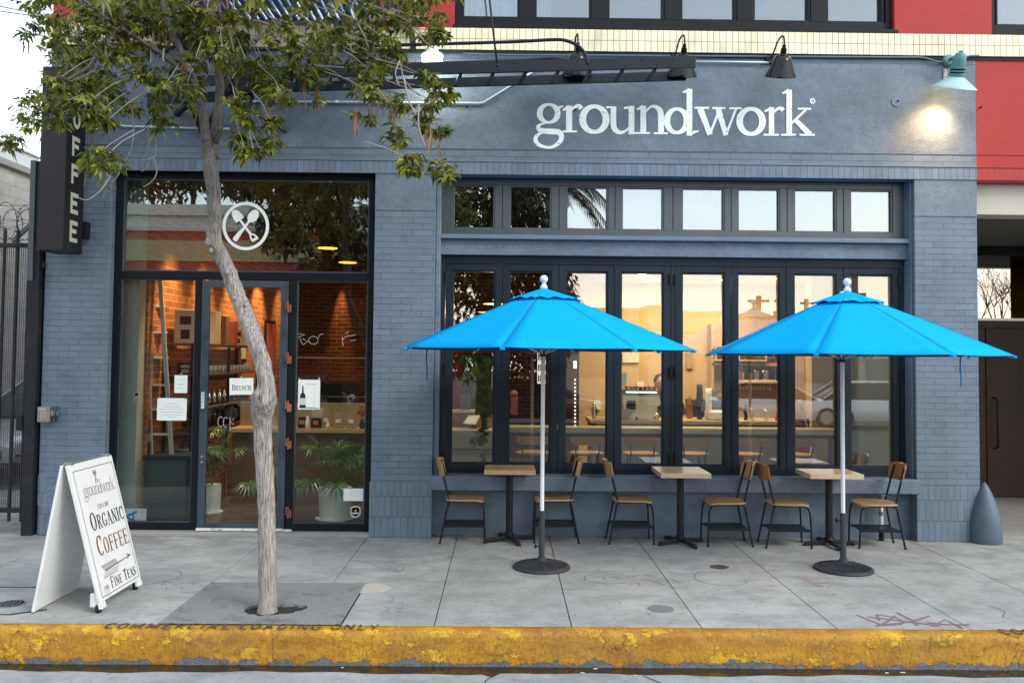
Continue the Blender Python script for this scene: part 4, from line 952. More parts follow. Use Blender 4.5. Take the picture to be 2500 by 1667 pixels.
gl0 = gooseneck('black bell shaped gooseneck lamp standing clear above the last letters of the painted name', P(1915, 150, -.45).x - .01, g)
dup(gl0, (P(1667, 150, -.45).x - .01, 0, P(1640, 145, 0).z), .04, 'middle black gooseneck lamp, behind the right end of the raised ladder', g)
dup(gl0, (P(1414, 150, -.45).x - .01, 0, P(1390, 142, 0).z), -.03, 'leftmost black gooseneck lamp, seen behind the ladder bars and curved rail', g)
GRN = mat('sea_green_enamel', (.085, .235, .245), .45, .2, 14, dirt=(.05, .15, .155))
GRL = mat('pale_green_enamel', (.36, .54, .55), .45, .08, 10)
c = P(2313, 150, 0); lx, ly, lz = P(2342, 160, -.33).x, -.33, P(2340, 150, -.33).z
gr = thing('barn_lamp', 'lit sea green barn lamp with a wide pale shade, right end of the blue wall', 'lamp', (c.x, 0, c.z))
mb = MB(); mb.lathe([(0, -.05), (.05, -.045), (.066, -.02), (.066, 0)], (c.x, -.006, c.z), 24, 'Y'); part('wall_plate', mb, GRN, gr, smooth=True, auto=40)
mb = MB(); mb.tube([(c.x, -.05, c.z), (c.x + .03, -.16, c.z + .0), (lx - .02, ly + .02, lz + .02)], .017, 10); part('arm', mb, GRN, gr, smooth=True)
mb = MB(); mb.lathe([(0, .105), (.018, .104), (.02, .085), (.045, .075), (.062, .045), (.066, .01), (.066, -.055), (.084, -.058), (.084, -.072), (.070, -.075), (.070, -.088), (.078, -.09), (.078, -.104), (.070, -.106), (.070, -.120), (.078, -.122), (.078, -.165), (.060, -.17)], (lx, ly, lz), 28); part('vented_cap', mb, GRN, gr, smooth=True, auto=35)
mb = MB()
for z in (-.0815, -.113): mb.lathe([(.0712, z - .005), (.0712, z + .005)], (lx, ly, lz), 28)
part('vent_slot', mb, BLACKM, gr)
mb = MB(); tl = .03
mb.lathe([(.070, -.150), (.085, -.163), (.14, -.205), (.195, -.245), (.218, -.262), (.220, -.270), (.215, -.270), (.14, -.218), (.06, -.165)], (lx - .0, ly, lz), 40)
mb.v = [(x - .05 * (lz - z - .15), y, z - .07 * (lx - x) * -1) for x, y, z in mb.v]
part('shade', mb, GRL, gr, smooth=True, auto=50)
mb = MB(); mb.sphere((lx - .01, ly + .02, lz - .215), .035, 14); part('bulb', mb, mat_emit('warm_bulb', (1, .70, .34), 12), gr, smooth=True)
for o in gr.children:
    if o.name.split('.')[0] in ('vented_cap', 'vent_slot', 'shade', 'bulb'):
        pv = Vector((lx, ly, lz)) - OFF[gr.name]; o.data.transform(Matrix.Translation(pv) @ Matrix.Rotation(radians(21), 4, 'X') @ Matrix.Translation(-pv))
WARM = (1, .60, .26)
lamp('barn_lamp_light', 'SPOT', (lx - .05, ly + .10, lz - .37), 46, WARM, .06, target=(lx - .13, 0, lz - .72), spot=120, blend=1.0, parent=gr)
lamp('barn_lamp_glow', 'POINT', (lx - .05, ly + .10, lz - .36), 4.0, WARM, .06, parent=gr)
mb = MB(); c2 = P(2305, 175, 0); mb.box(c2.x - .015, c2.x + .02, -.02, -.007, c2.z - .09, c2.z + .02); part('peeling_conduit', mb, mat('peeling_paint', (.45, .43, .38), .8, .5, 40, dirt=(.1, .09, .08), dscale=30), gr)
# lit lamp among the leaves
c = P(1055, 140, -.30)
fl_ = thing('flood_lamp', 'bright white lit lamp glowing through the leaves right of the tree', 'lamp', (c.x, 0, c.z))
mb = MB(); mb.lathe([(0, -.04), (.05, -.03), (.055, 0)], (c.x, -.036, c.z + .08), 18, 'Y'); mb.tube([(c.x, -.07, c.z + .08), (c.x, -.30, c.z + .17)], .014, 8); part('arm', mb, WHITE, fl_, smooth=True, auto=40)
mb = MB(); mb.lathe([(0, .24), (.03, .23), (.045, .12), (.075, .045), (.11, .03), (.115, .01)], (c.x, -.30, c.z), 24); part('housing', mb, WHITE, fl_, smooth=True, auto=40)
mb = MB(); mb.lathe([(.105, .01), (.105, -.045), (.07, -.062), (0, -.066)], (c.x, -.30, c.z), 24); part('diffuser', mb, mat_emit('white_diffuser', (1, .98, .82), 9), fl_, smooth=True)
lamp('flood_lamp_light', 'POINT', (c.x, -.30, c.z - .13), 11, (1, .95, .78), .08, parent=fl_)

# ---------------- raised fire escape ladder and blue balcony
ld = thing('fire_escape_ladder', 'black counterbalanced fire escape stair held level above the painted name', 'fire escape', (.5, -.6, 4.6))
LB = mat('ladder_black', (.016, .020, .028), .42, .25, 4)
YN, YF = -.78, -.34
near = lambda u, v: P(u, v, YN); far = lambda u, v: P(u, v, YF)
a0, a1 = near(1698, 151), near(560, 180)
dirn = (a0 - a1).normalized()
mb = MB(); mb.bar(a1, a0, .012, .113, (0, 0, 1)); mb.bar(a1 + Vector((0, .015, .052)), a0 + Vector((0, .015, .052)), .03, .008); mb.bar(a1 + Vector((0, .015, -.052)), a0 + Vector((0, .015, -.052)), .03, .008); part('stringer', mb, LB, ld, bevel=.002)
b0, b1 = far(1675, 186), far(560, 218)
mb = MB(); mb.bar(b1, b0, .012, .100, (0, 0, 1)); mb.bar(b1 + Vector((0, -.015, -.046)), b0 + Vector((0, -.015, -.046)), .03, .008); part('stringer', mb, LB, ld, bevel=.002)
for k in range(14):
    u = 1600 - 79.5 * k; t_ = (1698 - u) / (1698 - 560); p = a0.lerp(a1, t_) + Vector((0, .008, -.055)); q = b0.lerp(b1, t_) + Vector((0, -.008, -.04))
    mb = MB(); mb.bar(p, q, .035, .008); mb.bar(p + Vector((0, .03, .01)), p + Vector((0, .03, -.03)), .02, .01, (0, 1, 0)); part('tread', mb, LB, ld)
mb = MB()
for k in range(30):
    p = a0.lerp(a1, .015 + k * .034) + Vector((0, -.008, .03 if k % 2 else -.03)); mb.sphere(p, .007, 6)
part('rivet', mb, LB, ld)
mb = MB(); mb.tube(smooth_path([near(600, 122), near(900, 113), near(1240, 103), near(1340, 98), near(1378, 99), near(1410, 112), near(1428, 132), near(1436, 158)]), .017, 10); part('handrail', mb, LB, ld, smooth=True)
mb = MB(); mb.tube(smooth_path([far(600, 168), far(900, 159), far(1240, 149), far(1330, 144), far(1372, 146), far(1400, 155), far(1420, 180)]), .014, 10); part('handrail', mb, LB, ld, smooth=True)
mb = MB(); p = near(1214, 161); mb.tube([p, near(1202, 60), near(1192, -30), near(1150, -400)], .010, 8); mb.sphere(p, .018, 8); part('hanging_rod', mb, LB, ld, smooth=True)
for a, b, w1, w2 in ((P(480, 235, -.3), P(430, 280, -.02), .05, .05), (P(470, 262, -.35), P(500, 333, -.05), .05, .06), (P(560, 200, -.5), P(500, 330, -.02), .04, .04), (P(700, 320, -.02), P(560, 236, -.5), .04, .04), (P(840, 200, -.5), P(800, 150, -.02), .04, .04),
                     (P(360, 205, -.55), P(620, 192, -.55), .03, .10), (P(360, 245, -.3), P(620, 232, -.3), .03, .10)):
    mb = MB(); mb.bar(a, b, w1, w2); part('support_bracket', mb, LB, ld)
fe = thing('fire_escape_balcony', 'bright blue painted fire escape balcony behind the leaves at the top left', 'fire escape', (-2.6, -.5, 5.3))
BL1 = mat('balcony_blue', (.02, .32, .68), .45, .1, 4); BL2 = mat('balcony_navy', (.008, .075, .22), .5, .2, 4)
zb_ = ZC1 + .055; xf0, xf1 = px(265, 50), px(1052, 50)
mb = MB(); n = int((xf1 - xf0) / .085)
for k in range(n): 
    x = xf0 + .085 * k; mb.box(x, x + .05, -1.05, -.02, zb_, zb_ + .03)
part('floor_slats', mb, BL2, fe)
mb = MB(); mb.box(xf0, xf1, -1.08, -1.05, zb_ - .03, zb_ + .14); mb.box(xf0, xf1, -.55, -.50, zb_ + .032, zb_ + .10); part('edge_beam', mb, BL1, fe, bevel=.004)
mb = MB()
for k in range(24): x = xf0 + .02 + (xf1 - xf0 - .04) * k / 23; mb.box(x - .008, x + .008, -1.07, -1.055, zb_ + .14, zb_ + 1.05)
mb.box(xf0, xf1, -1.08, -1.045, zb_ + 1.05, zb_ + 1.09); part('railing', mb, BL1, fe)
for a, b, w1, w2 in ((P(174, -40, -.3), P(226, 92, -.05), .03, .075), (P(205, -40, -.6), P(262, 30, -.3), .03, .14), (P(205, 0, -.9), P(300, 70, -.02), .04, .05)): mb = MB(); mb.bar(a, b, w1, w2); part('brace', mb, BL2, fe)
mb = MB(); mb.box(px(430, 30), px(475, 30), -.05, -.03, ZC1 - .25, ZC1 + .5); part('wall_plate', mb, mat('bracket_black', (.02, .02, .03), .5), fe)
for a, b in ((P(452, 80, -.03), P(440, 20, -1.0)), (P(1010, 120, -.03), P(1000, 40, -1.0))): mb = MB(); mb.bar(a, b, .055, .055); part('bracket', mb, MATS['bracket_black'], fe)
# wires in the sky at top left
for (u0, v0, u1, v1) in ((-200, -30, 110, 36), (-200, -8, 125, 44)):
    mb = MB(); a, b = P(u0, v0, 14), P(u1, v1, 14); mb.tube([a, a.lerp(b, .5) + Vector((0, 0, -.05)), b + (b - a) * .4], .014, 5)
    solo('overhead_wire', mb, BLACKM, 'upper overhead wire crossing the white sky at top left' if v0 == -30 else 'lower overhead wire crossing the white sky at top left', 'wire')

# ---------------- standpipe and hose bib under the right window, bollard
sp_ = thing('standpipe', 'short pipe with peeling white and blue paint standing against the wall behind the rightmost chair', 'pipe', (P(2152, 1322, .05).x, .05, 0))
c = P(2152, 1325, .05); mb = MB()
for a, b, m_ in ((0, .09, 0), (.095, .26, 1), (.262, .30, 2), (.302, .40, 1), (.402, .46, 2)):
    s = MB(); s.lathe([(.020 if m_ == 1 else .026, a), (.020 if m_ == 1 else .026, b)], (c.x, .05, 0), 16)
    part('pipe_section', s, (BLACKM, mat('peeling_white', (.6, .64, .64), .6, .1, dirt=(.07, .12, .18), dscale=12), STUC)[m_], sp_, smooth=True, auto=40)
s = MB(); s.tube([(c.x, .05, .46), (c.x, .05, .50), (c.x - .03, .09, .53), (c.x - .06, .12, .53)], .024, 10); s.lathe([(0, 0), (.06, .0), (.06, .015), (0, .015)], (c.x, .05, .47), 16); part('valve', s, STUC, sp_, smooth=True, auto=40)
mb = MB(); c = P(2203, 1220, .11); mb.tube([c + Vector((0, 0, .30)), c + Vector((0, 0, .03)), c + Vector((.0, -.02, .0)), c + Vector((.012, -.05, -.006))], .007, 8); solo('drain_pipe', mb, BLC, 'thin blue pipe hanging below the window ledge near the right pillar', 'pipe', smooth=True)
bo = thing('bollard', 'bullet shaped blue grey concrete bollard at the foot of the right pillar', 'bollard', (5.045, .0, 0))
mb = MB(); R_ = .163; prof = [(0, .625), (.014, .615), (.035, .585), (.068, .52), (.10, .44), (.130, .35), (.150, .27), (.160, .19), (R_, .10), (R_, .02), (R_ - .006, 0)]
mb.lathe(prof[::-1], (5.045, .0, 0), 44)
part('body', mb, mat('bollard_blue', (.075, .11, .155), .5, .25, 5, .3, 24, dirt=(.05, .07, .10), dscale=5), bo, smooth=True, auto=60)

# lettering stencilled on the kerb top
KL = mat('stencil_navy', (.06, .055, .06), .8, .3, 60, dirt=(.50, .27, .02), dscale=22)
a, b = G(255, 1529, .002), G(925, 1534, .002)
mb = MB(); text(mb, 'COMMERCIAL LOADING ONLY', lambda x, y, z: Vector((a.x + x, -3.028 + y * 1.2, .0065 + z)), 0, 0, .085, width=b.x - a.x, serif=False, plain=True, bold=.8, gap=.13)
part('stencil_lettering', mb, KL, kerb)
a2 = G(2445, 1545, .002); mb = MB(); text(mb, 'COMMERCIAL LOADING ONLY', lambda x, y, z: Vector((a2.x + x, -3.028 + y * 1.2, .0065 + z)), 0, 0, .085, width=b.x - a.x, serif=False, plain=True, bold=.8, gap=.13)
part('stencil_lettering', mb, KL, kerb)

# ---------------- folding sign on the pavement
af = thing('folding_sign', 'white two sided folding sign advertising organic coffee and fine teas, standing near the kerb', 'sign', (-3.13, -2.42, 0))
AW = mat('sign_white', (.74, .76, .77), .45, .03, 4, dirt=(.55, .57, .57), dscale=3)
B0, B1, T0, T1 = Vector((-2.88, -2.70, .035)), Vector((-2.88, -2.01, .035)), Vector((-3.157, -2.70, 1.065)), Vector((-3.157, -2.01, 1.065))
nrm = (B1 - B0).cross(T0 - B0).normalized(); nrm = nrm if nrm.x > 0 else -nrm
def fa(s, t, z=0): return B0 + (B1 - B0) * s + (T0 - B0) * (1 - t) + nrm * z
def slab4(q, f, s0, s1, t0, t1, z0, z1):
    vs = [f(s, t, z) for z in (z0, z1) for s, t in ((s0, t0), (s1, t0), (s1, t1), (s0, t1))]
    q.add(vs, [(0, 3, 2, 1), (4, 5, 6, 7), (0, 1, 5, 4), (1, 2, 6, 5), (2, 3, 7, 6), (3, 0, 4, 7)])
mb = MB(); slab4(mb, fa, 0, 1, 0, .955, -.03, 0); slab4(mb, fa, 0, .10, .955, 1.0, -.03, 0); slab4(mb, fa, .90, 1, .955, 1.0, -.03, 0); part('front_panel', mb, AW, af, bevel=.006)
C0, C1, D0, D1 = Vector((-3.37, -2.71, .01)), Vector((-3.385, -2.02, .01)), Vector((-3.20, -2.70, 1.06)), Vector((-3.20, -2.01, 1.06))
n2 = (C1 - C0).cross(D0 - C0).normalized(); n2 = n2 if n2.x > 0 else -n2
def fb2(s, t, z=0): return C0 + (C1 - C0) * s + (D0 - C0) * (1 - t) + n2 * z
mb = MB(); slab4(mb, fb2, 0, 1, 0, 1, -.02, 0); part('back_panel', mb, AW, af, bevel=.005)
mb = MB(); mb.box(-3.197, -3.162, -2.69, -2.02, 1.045, 1.072)
for y in (-2.65, -2.07): mb.box(-3.21, -3.148, y - .02, y + .02, 1.064, 1.079)
part('hinge', mb, mat('hinge_metal', (.4, .4, .4), .4, metal=.8), af, bevel=.002)
for y in (-2.665, -2.045):
    s = MB(); s.lathe([(.0, -.012), (.034, -.012), (.034, .012), (0, .012)], (-2.925, y, .034), 18, 'X'); part('wheel', s, mat('rubber', (.02, .02, .02), .7), af)
s = MB(); s.box(-2.985, -2.91, -2.685, -2.645, .04, .14); part('wheel_bracket', s, AW, af, bevel=.01)
INK = mat('sign_ink_navy', (.022, .030, .045), .5); INKB = mat('sign_ink_brown', (.20, .075, .025), .5)
fr = lambda x, y, z: fa(x, 1 - y, .0008 + z)        # x: 0..1 near->far, y: 0..1 bottom->top
H_ = (T0 - B0).length; Wd = .69
frm = lambda x, y, z: fr(x / Wd, y / H_, z)          # metres on the panel
mb = MB()
for q in ([(.035, .075), (.655, .075)], [(.655, .075), (.655, H_ - .055)], [(.655, H_ - .055), (.035, H_ - .055)], [(.035, H_ - .055), (.035, .075)]): mb.ribbon([(a, b, .005) for a, b in q], .005, frm, .0002 * len(mb.f))
part('border_line', mb, INK, af)
Y = lambda t: (1 - t) * H_
mb = MB(); sx = .50 / (2735 - 230); emb = .14 / 1100
groundwork(mb, lambda x, y, z: frm(.115 + (x - 230) * sx, Y(.215) + (1063 - y) * sx * 1.35, z * .1), wk=.62)
part('small_lettering', mb, mat('sign_ink_grey', (.10, .11, .13), .5), af); mb = MB()
emblem(mb, lambda x, y, z: frm(.345 + (x - 785) * emb * .55, Y(.125) + (805 - y) * emb * 1.1, z * .3 + .001), ring=False)
part('emblem', mb, MATS['sign_ink_grey'], af); mb = MB()
text(mb, 'ICED & HOT', frm, .27, Y(.352), .036, width=.18, z=.0002, bold=.8)
part('small_lettering', mb, mat('sign_ink_grey', (.10, .11, .13), .5), af)
mb = MB(); text(mb, 'ORGANIC', frm, .115, Y(.485), .135, width=.53, small=.78, z=.0002)
part('lettering', mb, INK, af)
mb = MB(); text(mb, 'FINE TEAS', frm, .20, Y(.905), .082, width=.42, small=.82, z=.0002)
part('lettering', mb, INK, af)
mb = MB(); text(mb, 'COFFEE', frm, .125, Y(.665), .150, width=.50, small=.80, z=.0002); part('lettering', mb, INKB, af)
mb = MB(); text(mb, 'AND', frm, .085, Y(.895), .03, width=.075, z=.0002); mb.ribbon([(.10, Y(.912), .003), (.14, Y(.905), .003), (.165, Y(.912), .003)], .003, frm, .0003)
mb.ribbon([(.16, Y(.772), .010), (.56, Y(.755), .007)], .01, frm, .0004); mb.prism([(.53, Y(.77)), (.61, Y(.752)), (.53, Y(.73)), (.555, Y(.752))], frm, .0003, .0006)
for k in range(13):
    x = .12 + .018 * k; mb.ribbon([(x, Y(.735 - .0005 * k), .004), (x + .055, Y(.77), .004)], .004, frm, .0005 + .00005 * k)
    mb.ribbon([(x + .04, Y(.778), .0025), (x - .0, Y(.815), .0025)], .0025, frm, .0012 + .00005 * k)
mb.ribbon([(.115, Y(.733), .004), (.345, Y(.728), .004)], .004, frm, .002); mb.ribbon([(.115, Y(.817), .003), (.335, Y(.812), .003)], .003, frm, .0022)
part('arrow_drawing', mb, mat('sign_ink_grey', (.10, .11, .13), .5), af)
# ================================================================== FURNITURE ON THE PAVEMENT
def mat_wood(name, a, b_, rough=.4, coat=.25, scale=(1, 7, 7), island=.0):
    if name in MATS: return MATS[name]
    m, nt, b = _new(name); v = _obj(nt)
    c = _mix(nt, _noise(nt, v, 7, 7, .65, scale), a, b_)
    c = _mix(nt, _math(nt, 'MULTIPLY', _noise(nt, v, 60, 4, .7, scale), .4), c, sh(a, .6))
    if island:
        g = nt.nodes.new('ShaderNodeNewGeometry'); f = nt.nodes.new('ShaderNodeMapRange'); nt.links.new(g.outputs['Random Per Island'], f.inputs[0]); f.inputs[3].default_value = 1 - island; f.inputs[4].default_value = 1 + island
        c = _mix(nt, 1.0, c, f.outputs[0], 'MULTIPLY')
    nt.links.new(c, b.inputs['Base Color']); b.inputs['Roughness'].default_value = rough; b.inputs['Coat Weight'].default_value = coat; b.inputs['Coat Roughness'].default_value = .2
    _bump(nt, b, _noise(nt, v, 60, 4, .6, scale), .05, .001); MATS[name] = m; return m
CW = mat_wood('chair_wood', (.34, .19, .085), (.52, .34, .17), .38)
CWO = mat_wood('orange_chair_wood', (.30, .115, .040), (.46, .20, .07), .3, .5)
TUBE = mat('chair_black_tube', (.014, .016, .019), .35, .25, 12)
def rounded(mb, x0, x1, y0, y1, z0, z1, r, dish=0, n=6):
    pts = []
    for cx_, cy_, a0 in ((x1 - r, y1 - r, 0), (x0 + r, y1 - r, 90), (x0 + r, y0 + r, 180), (x1 - r, y0 + r, 270)):
        for k in range(n + 1): a = radians(a0 + 90 * k / n); pts.append((cx_ + r * cos(a), cy_ + r * sin(a)))
    mb.prism(pts, lambda x, y, z: Vector((x, y, z)), z0, z1)
def make_chair(label, back, grp):
    t = thing('chair', label, 'chair', group=grp, local=True)
    s = MB(); nx, ny = 12, 12; X0, X1, W = -.175, .215, .19
    # contoured seat: superellipse outline with a shallow dish
    def sp2(u, v, top):
        x = u; y = v
        k = (abs(u) ** 5 + abs(v) ** 5) ** .2; m_ = max(abs(u), abs(v)); f = m_ / k if k > 1e-6 else 1
        wx = 1 - .10 * (-u) if u < 0 else 1
        X = X0 + (X1 - X0) * (u * f + 1) / 2; Yv = v * f * W * (wx - .02)
        z = .447 - (.012 * (1 - (v * 1.0) ** 2) * (1 - u * u) if top else .022) + (0 if not top else 0) + .004 * (u if u > .7 else 0) * -3
        return (X, Yv, z)
    for top in (1, 0):
        for i in range(nx + 1):
            for j in range(ny + 1): s.v.append(sp2(-1 + 2 * i / nx, -1 + 2 * j / ny, top))
    M_ = (nx + 1) * (ny + 1)
    for i in range(nx):
        for j in range(ny):
            a = i * (ny + 1) + j; s.f.append((a, a + ny + 1, a + ny + 2, a + 1)); s.f.append((M_ + a, M_ + a + 1, M_ + a + ny + 2, M_ + a + ny + 1))
    rim = [i * (ny + 1) for i in range(nx + 1)] + [nx * (ny + 1) + j for j in range(1, ny + 1)] + [i * (ny + 1) + ny for i in range(nx - 1, -1, -1)] + [j for j in range(ny - 1, 0, -1)]
    for a, b in zip(rim, rim[1:] + rim[:1]): s.f.append((a, a + M_, b + M_, b))
    part('seat', s, CW, t, smooth=True, auto=50, bevel=.004)
    s = MB(); nz, ny = 6, 12
    for side in (0, 1):
        for i in range(nz + 1):
            for j in range(ny + 1):
                v = -1 + 2 * j / ny; u = i / nz; w_ = .198 * (1 - .12 * (1 - u)) ; 
                k = (abs(v) ** 6 + abs(2 * u - 1) ** 6) ** (1 / 6); m_ = max(abs(v), abs(2 * u - 1)); f = m_ / k if k > 1e-6 else 1
                uu = (((2 * u - 1) * f) + 1) / 2
                s.v.append((-.195 - .035 * uu - .052 * (1 - v * v) + .012 - side * .013, v * f * w_, .668 + .168 * uu))
    M_ = (nz + 1) * (ny + 1)
    for i in range(nz):
        for j in range(ny):
            a = i * (ny + 1) + j; s.f.append((a, a + 1, a + ny + 2, a + ny + 1)); s.f.append((M_ + a, M_ + a + ny + 1, M_ + a + ny + 2, M_ + a + 1))
    rim = [j for j in range(ny + 1)] + [i * (ny + 1) + ny for i in range(1, nz + 1)] + [nz * (ny + 1) + j for j in range(ny - 1, -1, -1)] + [i * (ny + 1) for i in range(nz - 1, 0, -1)]
    for a, b in zip(rim, rim[1:] + rim[:1]): s.f.append((a, b, b + M_, a + M_))
    part('backrest', s, back, t, smooth=True, auto=50, bevel=.003)
    for sg in (-1, 1):
        s = MB(); s.tube(smooth_path([(.225, sg * .150, .0), (.220, sg * .160, .18), (.212, sg * .155, .33), (.195, sg * .150, .39), (.155, sg * .147, .418), (.08, sg * .145, .420), (-.10, sg * .140, .418)], sub=4), [.010] * 25, 8)
        s.lathe([(.014, 0), (.014, .014), (.010, .018)], (.225, sg * .150, 0), 10); part('front_leg', s, TUBE, t, smooth=True, auto=50)
        s = MB(); s.tube([(-.228, sg * .150, .0), (-.150, sg * .142, .400)], .0105, 8); s.lathe([(.014, 0), (.014, .014), (.010, .018)], (-.228, sg * .150, 0), 10); part('rear_leg', s, TUBE, t, smooth=True, auto=50)
        s = MB(); s.tube(smooth_path([(-.135, sg * .140, .40), (-.150, sg * .136, .47), (-.195, sg * .130, .66), (-.232, sg * .126, .81)], sub=4), .0115, 8); part('back_upright', s, TUBE, t, smooth=True)
    s = MB(); z = .175; n = 10
    for y0, bend in ((-.155, 1), (.155, -1)): pass
    pts = []
    for i in range(n + 1): u = i / n; pts.append((-.185 + .395 * u, -.155 + .03 * sin(pi * u)))
    for i in range(n + 1): u = 1 - i / n; pts.append((-.185 + .395 * u, .155 - .03 * sin(pi * u)))
    s.prism([(a_, b_ * .92) for a_, b_ in pts], lambda x, y, z: Vector((x, y, z)), z, z + .004)
    for y in (-.146, .146): s.box(-.19, .212, y - .002, y + .002, z - .012, z + .012)
    part('shelf', s, TUBE, t)
    s = MB(); s.box(-.15, .16, -.142, .142, .412, .419); part('seat_support', s, TUBE, t)
    return t
gA = 'chairs at the pavement tables'
ch = make_chair('leftmost chair, beside the middle pillar, left of the leftmost table', CW, gA)
ch.location = (-.403, -.118, 0); ch.rotation_euler.z = radians(2)
cho = make_chair('chair with an orange brown back, left of the rightmost table', CWO, gA)
cho.location = (2.871, -.221, 0); cho.rotation_euler.z = radians(-1)
dup(ch, (.552, -.067, 0), radians(180), 'chair half behind the left parasol pole, right of the leftmost table', gA)
dup(ch, (1.314, -.092, 0), radians(0), 'chair on the left side of the middle table', gA)
dup(ch, (2.292, -.178, 0), radians(180), 'pale backed chair on the right side of the middle table', gA)
dup(cho, (3.819, -.206, 0), radians(177), 'rightmost chair, with a red brown back, in front of the white and blue standpipe', gA)

TW = mat_wood('butcher_block', (.48, .31, .14), (.64, .45, .24), .35, .25, (1, 5, 5), island=.09)
TWL = mat_wood('pale_butcher_block', (.62, .47, .27), (.76, .61, .39), .3, .35, (1, 5, 5), island=.07)
def make_table(label, x, y, w, d, wood, foot, grp='cafe tables on the pavement'):
    t = thing('cafe_table', label, 'table', (x, y, 0), group=grp, local=True)
    s = MB(); n = 7
    for k in range(n): s.box(-w / 2 + w * k / n, -w / 2 + w * (k + 1) / n - .0004, -d / 2, d / 2, .702, .748)
    part('tabletop', s, wood, t, bevel=.0012)
    s = MB(); s.lathe([(.036, .04), (.036, .69)], n=20); s.lathe([(.06, .06), (.038, .09)], n=20); part('column', s, TUBE, t, smooth=True, auto=40)
    s = MB(); s.box(-.13, .13, -.13, .13, .688, .701); part('mounting_plate', s, TUBE, t)
    for k in range(4):
        a = radians(foot + 90 * k); dx, dy = cos(a), sin(a)
        s = MB(); s.bar((0, 0, .045), (dx * .25, dy * .25, .024), .045, .03); s.lathe([(.024, 0), (.024, .02), (.018, .026)], (dx * .25, dy * .25, 0), 12); part('foot', s, TUBE, t, bevel=.004)
    return t
make_table('leftmost cafe table with an amber wooden top, under the left blue umbrella', .073, -.115, .517, .43, TW, 22)
make_table('middle cafe table with a pale square wooden top, between the two blue umbrellas', 1.818, -.19, .50, .55, TWL, 24)
make_table('rightmost cafe table with a pale wooden top behind the pole of the right blue umbrella', 3.33, -.215, .535, .45, TWL, 4)

